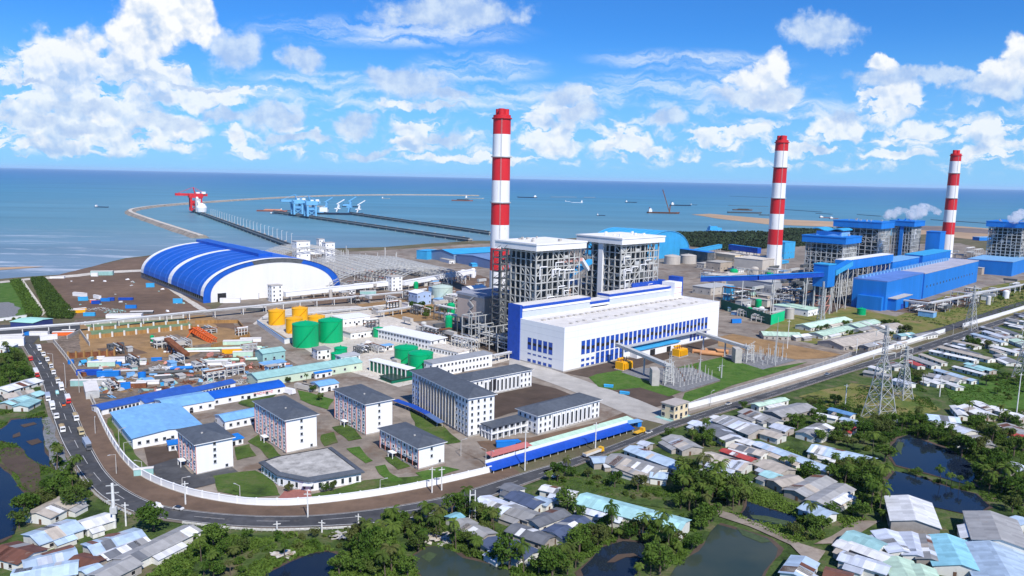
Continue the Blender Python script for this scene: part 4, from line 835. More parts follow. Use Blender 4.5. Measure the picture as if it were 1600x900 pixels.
# precipitators and flue ducts behind the boilers
def esp(loc, rot, L, W, label, lo=9, h=20):
    t = thing('dust_precipitator', label, 'precipitator', loc, rot); MB().box(0, L, 0, W, lo+6, lo+6+h).build('casing', BEIGE, t); MB().box(-1, L+1, -1, W+1, lo+6+h, lo+8+h).build('roof', M('grey_blue_roof', (0.30, 0.32, 0.38), 0.7, 0.1), t)
    nx, ny = max(2, int(L/9)), max(2, int(W/9)); hp = MB(); lg = MB()
    for i in range(nx):
        for j in range(ny):
            x0, y0, a, b = i*L/nx, j*W/ny, L/nx, W/ny; c_ = (x0+a/2, y0+b/2)
            top = [(x0+.2, y0+.2, lo+6), (x0+a-.2, y0+.2, lo+6), (x0+a-.2, y0+b-.2, lo+6), (x0+.2, y0+b-.2, lo+6)]
            for q in range(4): hp.face([top[q], top[(q+1) % 4], (*c_, lo)])
    for i in range(nx+1):
        for j in range(ny+1): x, y = i*L/nx, j*W/ny; MB().box(x-.4, x+.4, y-.4, y+.4, 0, lo+6).build('leg', STEELD, t)
    hp.build('hopper', STEEL, t)
    st = MB()
    for k in range(5): z = lo+6+k*h/5; s = 1 if k % 2 else -1; st.bar((-.8, W*.45-s*3, z), (-.8, W*.45+s*3, z+h/5), .5, .9)
    st.build('stair', STEEL, t); return t
esp(pw(28, 118), PR, 42, 36, 'beige dust precipitator on steel legs left of the first boiler house')
esp(pw(134, 122), PR, 46, 40, 'dust precipitator hidden behind the second boiler house')
t = thing('pipe_rack', 'dark tangle of ducts and pipe racks at the foot of the first boiler house', 'pipe rack', pw(4, 62), PR)
rr = random.Random(11)
for k in range(3):
    mb = MB(); y = k*22
    for x in lin(0, 22, 4):
        for yy in (y, y+12): mb.box(x-.3, x+.3, yy-.3, yy+.3, 0, 14+5*k)
    for z in lin(5, 14+5*k, 3): mb.box(-.3, 22.3, y-.3, y+.3, z-.3, z+.3); mb.box(-.3, 22.3, y+11.7, y+12.3, z-.3, z+.3); mb.box(-.3, .3, y, y+12, z-.3, z+.3)
    mb.build('rack_frame', STEEL, t)
    pm = MB()
    for q in range(7): z = rr.uniform(4, 15); x = rr.uniform(1, 20); pm.tube((x, y-6, z), (x, y+16, z), rr.uniform(.3, .9), n=7)
    pm.build('pipe', STEELL, t)
for k in range(3): MB().lathe([(2.6, 0), (2.6, 9+k), (1.2, 11+k), (.2, 11.3+k)], 16, 0, 26+k*3, -6+k*24).build('vessel', GREENT if k == 0 else GREYT, t)
# ---------------- chimneys
def chimney(base, top_py, bands, r0, r1, label, red, flues):
    H = zat(base, top_py); zb = [H]+[zat(base, y) for y in bands]+[0]; t = thing('chimney', label, 'chimney', base, 0, 'red and white banded chimneys')
    prof = []; mis = []
    rad = lambda z: r0+(r1-r0)*z/H
    for k in range(len(zb)-1, 0, -1):
        a, b = zb[k], zb[k-1]; mi = (k-1) % 2; n = 2
        for j in range(n): prof.append((rad(a+(b-a)*j/n), a+(b-a)*j/n)); mis.append(mi)
    prof.append((r1, H)); prof.append((r1-.8, H+.01)); mis += [0, 0]
    MB().lathe(prof, 48, mis=mis).build('shaft', (red, CHW), t, smooth=False)
    for k in range(flues):
        a = 2*math.pi*k/flues+.4; MB().lathe([(r1*.36, H-2), (r1*.36, H+6.5), (r1*.28, H+6.6)], 20, 0, r1*.48*math.cos(a), r1*.48*math.sin(a)).build('flue', red, t)
    for z in (H-4, zb[2], zb[4]):
        MB().lathe([(rad(z)+.05, z), (rad(z)+1.4, z), (rad(z)+1.4, z+1.1), (rad(z)+.05, z+1.1)], 40).build('platform', red if z == H-4 else STEEL, t)
    mb = MB(); 
    for s in (-.4, .4): mb.bar((s, -r0-.5, 2), (s, -r1-.5, H-4), .18)
    mb.build('ladder', STEEL, t)
    return t
CB = gp(779, 471); chimney(CB, 180, [210, 246, 282, 317, 351, 387, 422], 10.6, 9.4, 'tallest red and white chimney, behind the first boiler house', REDP, 3)
C2 = gp(1207.5, 428); chimney(C2, 219, [236, 262, 286, 310, 334, 358, 382], 11.2, 9.2, 'middle red and white chimney, left of the blue boiler roofs', REDP, 3)
C3 = gp(1477.5, 402); chimney(C3, 240, [252, 271, 290, 310, 328, 347, 366], 11.2, 9.4, 'farthest red and white chimney, rising from a blue tower', REDP, 2)
# ---------------- big blue arched coal shed
def arch_pts(L, H, z0, n=28, k=1.0): return [(L/2-L/2*math.cos(math.pi*i/n), z0+(H-z0)*max(0.0, math.sin(math.pi*i/n))**.92) for i in range(n+1)]
SL, SW, SH = 156.0, 236.0, 43.0; se = gp(318, 474); srot = math.radians(40)
t = thing('coal_shed', 'huge blue barrel roofed coal shed with a white end wall', 'coal shed', se, srot)
prof = arch_pts(SL, SH, 7.0)
mb = MB()
segs = [(0, 9, 1), (9, 110, 0), (110, 122, 1), (122, 225, 0), (225, 236, 1)]
for (a, b, mi) in segs:
    for (x0, z0), (x1, z1) in zip(prof, prof[1:]): mb.face([(x0, a, z0), (x0, b, z0), (x1, b, z1), (x1, a, z1)], mi)
mb.build('roof_shell', (BLUE, CHW), t, smooth=False)
SEAMB = M('seam_blue', (0.08, 0.20, 0.60), 0.5)
for y in lin(18, 222, 10):
    rb = MB()
    for (x0, z0), (x1, z1) in zip(prof, prof[1:]): rb.bar((x0, y, z0+.1), (x1, y, z1+.1), .5, .4)
    rb.build('roof_seam', SEAMB, t)
inn = [(SL/2+(x-SL/2)*.90, z*.90-0.2) for x, z in prof]
mb = MB(); fc_ = [(x, 1.2, z) for x, z in inn]; mb.face([(inn[0][0], 1.2, 0)]+fc_+[(inn[-1][0], 1.2, 0)]); mb.build('end_wall', M('shed_end_cladding', (0.73, 0.73, 0.72), 0.6, 0.04, 0.15, streak=True), t)
mb = MB()
for i in range(len(prof)-1):
    f_ = 11 <= i <= 17; mb.face([(prof[i][0], .8, prof[i][1]), (prof[i+1][0], .8, prof[i+1][1]), (inn[i+1][0], .8, inn[i+1][1]), (inn[i][0], .8, inn[i][1])], 1 if f_ else 0)
mb.face([(0, .8, 0), (0, .8, 7), (inn[0][0], .8, inn[0][1]), (inn[0][0], .8, 0)]); mb.face([(SL, .8, 0), (inn[-1][0], .8, 0), (inn[-1][0], .8, inn[-1][1]), (SL, .8, 7)])
mb.build('end_ring', (BLUE, STEELD), t)
mb = MB(); mb.face([(x, SW-.5, z) for x, z in prof]+[(SL, SW-.5, 0), (0, SW-.5, 0)]); mb.build('back_wall', BLUE, t)
for x in (0.3, SL-.3):
    MB().box(x-.25, x+.25, 0.9, SW, 0, 3.0).build('base_wall', M('shed_base_grey', (0.12, 0.14, 0.20), 0.8, 0.2, 0.2), t)
    for y in lin(1.5, SW-1, 34): MB().box(x-.4, x+.4, y-.4, y+.4, 3.0, 7.2).build('side_column', STEELD, t)
MB().box(SL/2-8, SL/2+8, 26, SW+2, SH-1.2, SH+3.2).build('ridge_monitor', BLUE, t)
MB().box(15, 24, .95, 1.15, 0, 9).build('door', DGLASS, t)
# ---------------- unfinished lattice shed frames
def lattice(loc, rot, L, W, H, nx, ny, label, cover=0.0, nskip=0):
    t = thing('lattice_shed_frame', label, 'steel frame', loc, rot); pr = arch_pts(L, H, 2, nx); mb = MB(); pr2 = [(L/2+(x-L/2)*.93, z*.93-.5) for x, z in pr]
    for j, y in enumerate(lin(0, W, ny)):
        for i in range(nx):
            mb.bar((pr[i][0], y, pr[i][1]), (pr[i+1][0], y, pr[i+1][1]), .42); mb.bar((pr2[i][0], y, pr2[i][1]), (pr2[i+1][0], y, pr2[i+1][1]), .4)
            mb.bar((pr[i][0], y, pr[i][1]), (pr2[i+1][0], y, pr2[i+1][1]), .35)
    mb.build('arch_rib', STEEL, t); mb = MB()
    for i in range(0, nx+1):
        mb.bar((pr[i][0], 0, pr[i][1]), (pr[i][0], W, pr[i][1]), .45)
    mb.build('purlin', STEEL, t)
    po = MB()
    for y in lin(0, W, ny): po.box(-.5, .5, y-.5, y+.5, 0, 9); po.box(L-.5, L+.5, y-.5, y+.5, 0, 9)
    po.build('column', STEELL, t); return t
lattice(gp(510, 458), math.radians(34), 165, 150, 27, 26, 17, 'wide unfinished lattice arch of grey steel right of the coal shed')
lattice(gp(615, 452), math.radians(34), 100, 150, 24, 18, 16, 'lower unfinished lattice arch of grey steel near the blue sheds')
lattice(gp(428, 416), math.radians(40), 120, 60, 26, 20, 10, 'thin lattice arch of bare ribs behind the coal shed ridge')
rr = random.Random(4)
for k in range(70):
    p = gp(470+rr.random()*150, 398+rr.random()*45); o = MB().tube((0, 0, 0), (0, 0, rr.uniform(9, 20)), .5, n=6).build('steel_post', STEELL, None, p); tag(o, 'thin pale steel post standing in the unfinished lattice yard', 'post', 'posts in the lattice yard')
for k in range(16):
    a = gp(530+rr.random()*90, 415+rr.random()*20); o = MB().box(-9, 9, -.6, .6, .2, 1.4).build('steel_beam', ORANGE if k % 2 else RUST, None, a, math.radians(-45+rr.uniform(-8, 8))); tag(o, 'orange or rusty steel beam lying in the lattice yard', 'beam', 'beams stacked in the lattice yard')
# ---------------- white tower blocks and conveyor galleries
def tower(near, right, left, top, L, W, label, rot=42, floors=4, wm=WALL2, name='transfer_tower', cat='tower', roofm=KERB, H=None, nw=2):
    e = setrect(rect(near, right, left, top), rot); e.L, e.W = L, W; H = H or e.H; t = thing(name, label, cat, e.loc, e.rot)
    MB().box(0, L, 0, W, 0, H).build('wall', wm, t); MB().box(-.5, L+.5, -.5, W+.5, H, H+.5).build('roof', roofm, t)
    fh = H/floors; m_ = winmesh(1.4, 1.6)
    putwins(t, 'f', e, lin(L*.22, L*.78, nw), [k*fh+fh*.4 for k in range(floors)], m_); putwins(t, 'l', e, lin(W*.25, W*.75, nw), [k*fh+fh*.4 for k in range(floors)], m_)
    MB().box(L*.4, L*.4+2, -.1, -.001, 0, 2.6).build('door', DGLASS, t); return t, e
tower((425, 472), (444, 470), (418, 470), 447, 12, 10, 'white four storey tower in front of the coal shed end wall')
tower((464, 413), (481, 411), (458, 411), 389, 22, 16, 'tall white tower between the coal shed and the lattice frame', H=34)
tower((509, 410), (522, 408), (504, 408), 388, 16, 12, 'white windowed tower behind the lattice frame', H=30)
tower((499, 398), (504, 398), (495, 397), 386, 10, 10, 'narrow white tower at the shore beyond the lattice frame', H=26)
tower((612, 455), (631, 452), (605, 453), 433, 15, 12, 'white four storey tower in the middle of the white conveyor')
def gallery(name, label, cat, pxz, w, h, m, legm=KERB, step=14, roofm=None):
    pts = [gp(x, y)+Vector((0, 0, z)) for x, y, z in pxz]; o0 = Vector((pts[0].x, pts[0].y, 0)); t = thing(name, label, cat, o0)
    for a, b in zip(pts, pts[1:]):
        MB().bar(a-o0, b-o0, w, h).build('gallery', m, t)
        MB().bar(a-o0+Vector((0, 0, h/2+.15)), b-o0+Vector((0, 0, h/2+.15)), w+.8, .3).build('roof', roofm or m, t)
        n = max(2, int((b-a).length/step))
        d = (b-a).normalized(); sd_ = Vector((-d.y, d.x, 0))*(w*.42)
        for k in range(n):
            p = a.lerp(b, (k+.5)/n)-o0; mb = MB()
            for s in (-1, 1): q = p+sd_*s; mb.bar((q.x, q.y, 0), (q.x, q.y, q.z-h/2), .7)
            mb.bar(p-sd_+Vector((0, 0, -h/2-.5)), p+sd_+Vector((0, 0, -h/2-.5)), .6)
            if p.z-h/2 > 12: mb.bar(((p-sd_).x, (p-sd_).y, 0), ((p+sd_).x, (p+sd_).y, (p.z-h/2)*.5), .35); mb.bar(((p+sd_).x, (p+sd_).y, (p.z-h/2)*.5), ((p-sd_).x, (p-sd_).y, p.z-h/2), .35)
            mb.build('trestle', legm, t)
    return t
gallery('conveyor_gallery', 'long white conveyor gallery from the coal shed to the white middle tower', 'conveyor', [(445, 470, 7), (530, 461, 7.5), (606, 453, 8)], 6, 5, WALL2, KERB, 12)
gallery('conveyor_gallery', 'white conveyor gallery climbing right from the white middle tower', 'conveyor', [(630, 453, 8), (690, 443, 9), (737, 437, 11)], 6, 5, WALL2, KERB, 14)
gallery('conveyor_gallery', 'short white gallery joining the two tall white towers', 'conveyor', [(480, 411, 16), (505, 409, 16)], 8, 6, WALL2)
gallery('conveyor_gallery', 'white raised gallery on posts inside the lattice yard', 'conveyor', [(590, 425, 10), (660, 432, 10)], 10, 7, WALL2)
# grey pipe rack on posts
def piperack(label, pxz, w=5, mats=(STEEL,), step=18, name='pipe_rack'):
    pts = [gp(x, y)+Vector((0, 0, z)) for x, y, z in pxz]; o0 = Vector((pts[0].x, pts[0].y, 0)); t = thing(name, label, 'pipe rack', o0)
    dk = MB(); pp = MB()
    for a, b in zip(pts, pts[1:]):
        d = (b-a).normalized(); s = Vector((-d.y, d.x, 0)); dk.bar(a-o0, b-o0, w, .5)
        for k, r in ((-.38, .55), (-.12, .4), (.12, .5), (.36, .35)): pp.tube(a-o0+s*(w*k)+Vector((0, 0, .3+r)), b-o0+s*(w*k)+Vector((0, 0, .3+r)), r, n=7)
        n = max(2, int((b-a).length/step))
        for k in range(n):
            p = a.lerp(b, (k+.5)/n)-o0; mb = MB()
            for q in (-1, 1): c_ = p+s*(w*.42*q); mb.bar((c_.x, c_.y, 0), c_, .6)
            mb.build('trestle', PAINT, t)
    dk.build('deck', STEEL, t); pp.build('pipe', M('pipe_lagging', (0.50, 0.51, 0.53), 0.45, 0.12, 0.2), t); return t
piperack('long grey pipe rack on posts crossing in front of the earth field', [(-40, 531, 6.5), (60, 523, 6.5), (125, 518, 6.5), (312, 498, 6.5), (400, 489, 6.5), (480, 480, 6.5), (560, 473, 6.5), (640, 465, 6.5)], 6)
piperack('white pipe trestle beside the dark bushes at the precipitator', [(590, 497, 5.5), (645, 488, 5.5)], 6, step=10)
piperack('short white pipe bridge between the laboratory block and the turbine hall', [(769, 566, 4.5), (815, 556, 4.5)], 4, step=10)
piperack('grey pipe trench rack below the yellow tanks', [(410, 500, 1.6), (640, 478, 2.2)], 3)
# ---------------- tanks
def tank(px, py_base, py_top, wpx, m, label, group, roof='cone', stair=True, name='storage_tank'):
    b = gp(px, py_base); d = (b-Vector((0, 0, CAMH))).dot(CF); r = wpx/2*d/FPX; c_ = b+Vector((b.x, b.y, 0)).normalized()*r*0.9; c_.z = 0
    H = max(3, zat(gp(px, py_base), py_top)); t = thing(name, label, 'tank', c_, 0, group)
    MB().lathe([(r+.4, 0), (r+.4, .4)], 40).build('base_ring', CONC, t)
    sh_ = [(r, .4)]
    for k in range(1, 6): z = .4+(H-.4)*k/6; sh_ += [(r, z-.05), (r+.06, z), (r, z+.05)]
    sh_ += [(r, H)]
    MB().lathe(sh_, 48).build('shell', m, t, smooth=False)
    MB().lathe([(r+.25, H-.3), (r+.25, H), (r*.9, H+r*.05), (r*.45, H+r*.15), (.3, H+r*.19)], 48).build('roof', m, t)
    if stair:
        mb = MB(); n = 18; a0 = math.atan2(-c_.y, -c_.x)-.75; hr = MB()
        for k in range(n): 
            a1, a2 = a0+1.5*k/n, a0+1.5*(k+1)/n; mb.bar(((r+.5)*math.cos(a1), (r+.5)*math.sin(a1), H*k/n), ((r+.5)*math.cos(a2), (r+.5)*math.sin(a2), H*(k+1)/n), .75, .3)
        mb.build('spiral_stair', m, t)
        for k in range(36):
            a1, a2 = 2*math.pi*k/36, 2*math.pi*(k+1)/36; hr.bar((r*math.cos(a1), r*math.sin(a1), H+1.0), (r*math.cos(a2), r*math.sin(a2), H+1.0), .09)
            if k % 2: hr.bar((r*math.cos(a1), r*math.sin(a1), H), (r*math.cos(a1), r*math.sin(a1), H+1.0), .08)
        hr.build('railing', m, t)
    MB().lathe([(.5, H+r*.12), (.5, H+r*.19+.8), (.3, H+r*.19+1)], 12).build('roof_vent', m, t); return t
tank(432.8, 509, 487, 25.4, YELT, 'yellow tank standing farthest left of the four', 'yellow storage tanks')
tank(468.8, 502.5, 483, 24.4, YELT, 'yellow tank at the back, second from the right', 'yellow storage tanks')
tank(460, 522, 499, 25.8, YELT, 'yellow tank in front, directly behind the left big green tank', 'yellow storage tanks')
tank(494.6, 512, 496, 26.5, YELT, 'yellow tank farthest right, with a pointed roof', 'yellow storage tanks')
tank(477.8, 544.5, 509, 40.6, GREENT, 'big green tank, the nearer and left one of the tall pair', 'big green storage tanks')
tank(516.9, 537, 503, 37.8, GREENT, 'big green tank, the farther and right one of the tall pair', 'big green storage tanks')
tank(634.6, 569, 546, 37, GREENT, 'squat green tank behind another, near the white laboratory', 'squat green storage tanks')
tank(657, 583, 555, 39.5, GREENT, 'squat green tank touching the end of the white laboratory', 'squat green storage tanks')
tank(591.5, 528, 514, 17, GREENT, 'little green tank beside the long white workshop', 'little green tanks', stair=False)
tank(532.5, 563, 545, 20, GREENT, 'little green tank between the two white pump houses', 'little green tanks', stair=False)
tank(526, 569, 553, 17, GREENT, 'little green tank touching the nearer white pump house', 'little green tanks', stair=False)
tank(690.6, 475, 450, 33, M('pale_green_tank', (0.46, 0.56, 0.50), 0.55, 0.1, 0.2, 0.1, streak=True), 'pale green tank behind the beige precipitator', 'pale tanks')
tank(1050, 413.5, 401, 25, GREYT, 'grey tank nearest the cyan arched shed', 'pale tanks', stair=False)
tank(1075, 412.5, 400, 25, GREYT, 'grey tank right of another grey tank, beside the trees', 'pale tanks', stair=False)
tank(1233, 499, 483, 14, GREYT, 'grey tank behind the bright green fence', 'pale tanks', stair=False)
tank(1345.5, 493, 483, 13, GREENT, 'little green tank in front of the blue turbine hall', 'little green tanks', stair=False)
t = thing('bund_wall', 'white walled bund around the yellow tanks with a blue rail', 'bund wall', gp(455, 540)); o0 = gp(455, 540)
q = [gp(402, 507)-o0, gp(445, 538)-o0, gp(460, 535)-o0]
for a, b in zip(q, q[1:]): MB().bar(a+Vector((0, 0, 2)), b+Vector((0, 0, 2)), .4, 4).build('wall', WALL, t); MB().bar(a+Vector((0, 0, 4.1)), b+Vector((0, 0, 4.1)), .6, .3).build('rail', LBLUE, t)
# ---------------- generic flat or gabled halls
def hall(name, near, right, left, top, label, cat, wm=WALL, rm=None, rot=42, L=None, W=None, H=None, rise=0, axis='x', nwf=0, nwl=0, floors=1, ov=.5, ww=1.4, wh=1.4, group=None, door='f', barrel=False):
    e = rect(near, right, left, top); e = setrect(e, rot) if rot is not None else e; e.L, e.W, e.H = L or e.L, W or e.W, H or max(2.5, e.H); t = thing(name, label, cat, e.loc, e.rot, group)
    walls(e.L, e.W, e.H, rise if not barrel else 0, axis).build('wall', wm, t)
    if barrel:
        ap = [(y, e.H+rise*math.sin(math.pi*i/14)) for i, y in enumerate(lin(-ov, e.W+ov, 15))]; mb = MB()
        for (y0, z0), (y1, z1) in zip(ap, ap[1:]): mb.hexa([(-ov, y0, z0-.01), (e.L+ov, y0, z0-.01), (e.L+ov, y1, z1-.01), (-ov, y1, z1-.01), (-ov, y0, z0+.25), (e.L+ov, y0, z0+.25), (e.L+ov, y1, z1+.25), (-ov, y1, z1+.25)])
        for x in (0, e.L): mb.face([(x, y, z) for y, z in ap])
        mb.build('roof', rm or KERB, t)
    elif rise: gable(e.L, e.W, e.H, rise, ov, .22, axis).build('roof', rm or KERB, t)
    else:
        MB().box(-ov, e.L+ov, -ov, e.W+ov, e.H, e.H+.45).build('roof', rm or KERB, t)
    m_ = winmesh(ww, wh); fh = e.H/floors
    if nwf: putwins(t, 'f', e, lin(e.L*.06+1, e.L*.94-1, nwf), [k*fh+fh*.35 for k in range(floors)], m_)
    if nwl: putwins(t, 'l', e, lin(e.W*.06+1, e.W*.94-1, nwl), [k*fh+fh*.35 for k in range(floors)], m_)
    if door == 'f': MB().box(e.L*.5-1, e.L*.5+1, -.12, -.002, 0, 2.3).build('door', DGLASS, t)
    elif door == 'l': MB().box(-.12, -.002, e.W*.5-1, e.W*.5+1, 0, 2.3).build('door', DGLASS, t)
    return t, e
hall('workshop', (673, 547), (694, 541), (606, 523), 532.5, 'long white workshop with two rows of small windows behind the tank yard', 'workshop', WALL, WALL2, 50, 17, 66, None, 0, 'x', 3, 16, 2, 1.0)
hall('laboratory', (675.5, 590), (768.5, 572.7), (665, 586), 569, 'white two storey laboratory block behind the tall office', 'laboratory', WALL, M('lab_roof', (0.30, 0.32, 0.35), 0.8, 0.15, 0.2), 41, 52.5, 10, 9.6, 0, 'x', 15, 2, 2, .4)
hall('workshop', (716, 560), (730, 557), (685, 546), 553, 'narrow low white workshop beside the pale concrete yard', 'workshop', WALL, CONCL, 50, 12, 32, 4.5, 0, 'x', 0, 9, 1, .5)
hall('pump_house', (496, 562.5), (516, 559.4), (486, 557.5), 548, 'small white pump house with a grey roof beside the big green tanks', 'pump house', WALL, M('pump_roof', (0.28, 0.27, 0.26), 0.85, 0.15), 38, 10, 10, 7.2, 0, 'x', 2, 2, 2)
hall('pump_house', (533, 573), (563, 567.5), (523, 567), 558.75, 'small white pump house nearest the service road', 'pump house', WALL, M('pump_roof2', (0.45, 0.46, 0.48), 0.8, 0.1), 40, 15, 9, 6.8, 0, 'x', 3, 1, 2)
hall('pump_house', (548, 530), (582, 524), (540, 524), 517, 'low white building with green doors right of the big green tanks', 'pump house', WALL, CONCL, 42, 22, 18, 5, 0, 'x', 4, 0)
hall('pump_house', (536, 511), (566, 508), (524, 505), 499, 'white block with a row of dark windows behind the big green tanks', 'pump house', WALL, WALL2, 42, 28, 20, 7, 0, 'x', 6, 0)
t, e = hall('dewatering_shed', (635.5, 595), (646, 592), (596, 575), 577, 'open green shed under a long flat white roof', 'shed', GREENP, WALL2, 50, 6.5, 38, 7.5, 0, 'x', 0, 0, 1, .8, door='')
for y in lin(.5, e.W-.5, 10): MB().box(-.9, -.3, y-.3, y+.3, 0, e.H).build('column', PAINT, t)
hall('open_basin_shed', (612, 600), (640, 610), (585, 590), 597, 'low green walled basin beside the open green shed', 'basin', GREENP, M('basin_dark', (0.03, 0.06, 0.05), 0.3), 42, 20, 14, 2.4, 0, 'x', door='')
hall('control_building', (652, 478), (669, 473), (634, 475), 459, 'white control building with a pale blue gable beside the pale green tank', 'building', M('pale_blue_plaster', (0.36, 0.48, 0.70), 0.8, 0.1), WALL2, 42, 18, 16, 13, 2, 'y', 3, 3, 2)
hall('plant_building', (735, 462), (757, 458), (715, 458), 450, 'white building with blue stripes below the tall chimney', 'building', M('striped_wall', (0.66, 0.70, 0.78), 0.7, 0.12), WALL2, 42, 24, 16, 8, 2, 'x', 4, 0)
# seaside blue sheds
hall('blue_warehouse', (667, 406), (700, 402), (641, 396), 386, 'bright blue box shed at the shore beside the lattice yard', 'warehouse', CYAN, CYAN, None, 30, 22, 14, 0, 'x', door='')
hall('blue_warehouse', (709, 411), (740, 404), (668, 404), 394, 'long grey walled warehouse with a cyan roof, left of the tall chimney', 'warehouse', M('blue_grey_cladding', (0.20, 0.29, 0.44), 0.6, 0.06), CYAN, 40, 110, None, 14, 5, 'x', door='', ov=1)
hall('blue_warehouse', (766, 420), (790, 414), (706, 410), 401, 'blue grey shed directly left of the tall chimney foot', 'warehouse', M('blue_grey_cladding2', (0.15, 0.22, 0.40), 0.6, 0.06), M('grey_blue_sheet2', (0.16, 0.26, 0.46), 0.5), 40, 60, None, 13, 3, 'x', door='')
hall('boat_shed', (738, 417), (752, 416), (720, 413), 411, 'small bright blue canopy in front of the grey walled warehouse', 'canopy', CYAN, CYAN, 30, 26, 12, 4, 1.5, 'x', door='')
hall('plant_building', (702, 412), (712, 410), (672, 406), 405, 'low white hut beside the lattice yard and the warehouse', 'building', WALL, CONC, 30, 10, 36, 5, 0, 'x', 2)
# cyan arched shed behind boiler 2
sa, sb = gp(1000, 409), gp(1077, 398); L = (sb-sa).length; W = 110; H = zat(sa.lerp(sb, .5), 361)
t = thing('arched_shed', 'cyan barrel roofed shed behind the second boiler house', 'arched shed', sa, math.atan2((sb-sa).y, (sb-sa).x)); pr = arch_pts(L, H, 2, 22)
mb = MB()
for (x0, z0), (x1, z1) in zip(pr, pr[1:]): mb.face([(x0, 0, z0), (x0, W, z0), (x1, W, z1), (x1, 0, z1)])
mb.build('roof_shell', CYAN, t)
mb = MB(); mb.face([(x, .5, z) for x, z in pr]+[(L, .5, 0), (0, .5, 0)]); mb.face([(x, W-.5, z) for x, z in pr]+[(L, W-.5, 0), (0, W-.5, 0)]); mb.build('end_wall', CYAN, t)
for y in lin(0, W, 9):
    mb = MB()
    for (x0, z0), (x1, z1) in zip(pr, pr[1:]): mb.bar((x0, y, z0), (x1, y, z1), .9)
    mb.build('roof_seam', M('seam_cyan', (0.10, 0.42, 0.72), 0.5), t)
# ---------------- older blue units on the right
bO = gp(1382, 485.6); bR = math.radians(46.2)
def bw(x, y, z=0):
    u = Vector((math.cos(bR), math.sin(bR), 0)); v = Vector((-u.y, u.x, 0)); q = bO+u*x+v*y; return Vector((q.x, q.y, z))
t = thing('turbine_hall', 'long bright blue turbine hall of the older units', 'turbine hall', bO, bR); L, W, H = 385, 36, 31.5
b1 = MB().box(0, 128, 0, W, 0, H).build('wall', BLUEB, t); MB().box(134, L, 0, W, 0, H-1).build('wall', BLUEB, t); MB().box(128.01, 133.99, 1.0, W-1, 0, H-2).build('joint_panel', BLUED, t)
MB().box(-.01, 128.01, -.3, W+.3, H, H+1.2).build('roof', M('blue_roof_sheet', (0.11, 0.22, 0.55), 0.6, 0.15, 0.08), t); MB().box(134, L, -.3, W+.3, H-1, H+.2).build('roof', M('grey_roof_sheet', (0.42, 0.42, 0.50), 0.7, 0.15, 0.08), t)
for k in range(30): MB().box(-30+35+k*11.5, -30+35+k*11.5+4, W*.78, W*.78+5, H+1.25 if 5+k*11.5 < 120 else H+.25, H+3.6).build('roof_vent', LBLUE, t)
for k in range(16): MB().box(145+k*14, 148+k*14, -.12, -.002, 13, 15.5).build('window', GLASS, t)
MB().box(-6, 0, 2, W-8, 0, 15).build('annex', BLUEB, t); MB().box(8, 60, -9, -.1, 0, 13).build('annex', BLUEB, t); MB().box(7, 61, -9.5, -.1, 13, 13.6).build('annex_roof', KERB, t)
mb = MB(); mb.box(24, 32, -9.2, -9.001, 0, 6); mb.build('door', BLUED, t)
def bxat(px, y, z):
    lo, hi = -200, 1400
    for _ in range(40):
        m_ = (lo+hi)/2
        if topx(bw(m_, y, z))[0] < px: lo = m_
        else: hi = m_
    return lo
dx_ = bxat(1394, 48, 30)
t = thing('deaerator_block', 'higher bright blue block behind the blue turbine hall', 'block', bw(dx_, 48), bR)
for (x0, x1, h) in ((0, 108, 38.5), (124, 262, 39.5)): MB().box(x0, x1, 0, 24, 0, h).build('wall', BLUEB, t); MB().box(x0-.5, x1+.5, -.5, 24.5, h, h+1).build('roof', CYAN if x0 else LBLUE, t)
MB().box(108.01, 123.99, 3, 22, 0, 36).build('recess', BLUED, t)
t = thing('blue_tower', 'tall blue tower at the foot of the farthest chimney', 'tower', bw(bxat(1467, 66, 40), 66), bR); MB().box(0, 28, 0, 20, 0, 66).build('wall', BLUEB, t); MB().box(-.5, 28.5, -.5, 20.5, 66, 67).build('roof', BLUEB, t)
BST = M('old_boiler_steel', (0.44, 0.45, 0.44), 0.6, 0.15, 0.2)
def bl(near_px, toppx_y, y, L, W, roofth, label, seed, stm=None):
    lo = bxat(near_px, y, 60)
    p = bw(lo, y); H = zat(p, toppx_y); return boiler(p, bR, L, W, H, label, BLUEB, roofth, stm, seed, 'boiler houses with blue roofs', BST)
OB = bl(1317, 371, 62, 42, 44, 8, 'blue roofed boiler house with a wavy cyan penthouse, right of the middle chimney', 21)
pe = MB(); 
for k in range(10):
    y0, y1 = k*3.6+4, k*3.6+7.6; z0, z1 = 7+1.6*math.sin(k*.9), 7+1.6*math.sin((k+1)*.9); pe.hexa([(6, y0, z0), (36, y0, z0), (36, y1, z1), (6, y1, z1), (6, y0, z0+1), (36, y0, z0+1), (36, y1, z1+1), (6, y1, z1+1)])
OBH = zat(OB.location, 371)
pe.build('penthouse_roof', CYAN, OB, (0, 0, OBH)); MB().box(8, 34, 6, 36, 0, 5.5).build('penthouse_wall', LBLUE, OB, (0, 0, OBH))
bl(1372, 347.5, 92, 46, 58, 9, 'blue roofed boiler house under the left steam puff', 22)
bl(1424, 346, 96, 44, 28, 8, 'blue roofed boiler house under the right steam puff', 23, BLUEB)
q6 = gp(1590, 424); boiler(q6, bR, 100, 48, zat(q6, 348), 'blue roofed boiler house at the right edge', BLUEB, 9, None, 24, 'boiler houses with blue roofs', BST)
t = thing('blue_warehouse', 'long blue shed below the right edge boiler house', 'warehouse', gp(1580, 432), math.radians(46)); MB().box(0, 120, 0, 62, 0, 22).build('wall', BLUEB, t); MB().box(-.5, 120.5, -.5, 62.5, 22, 23).build('roof', LBLUE, t)
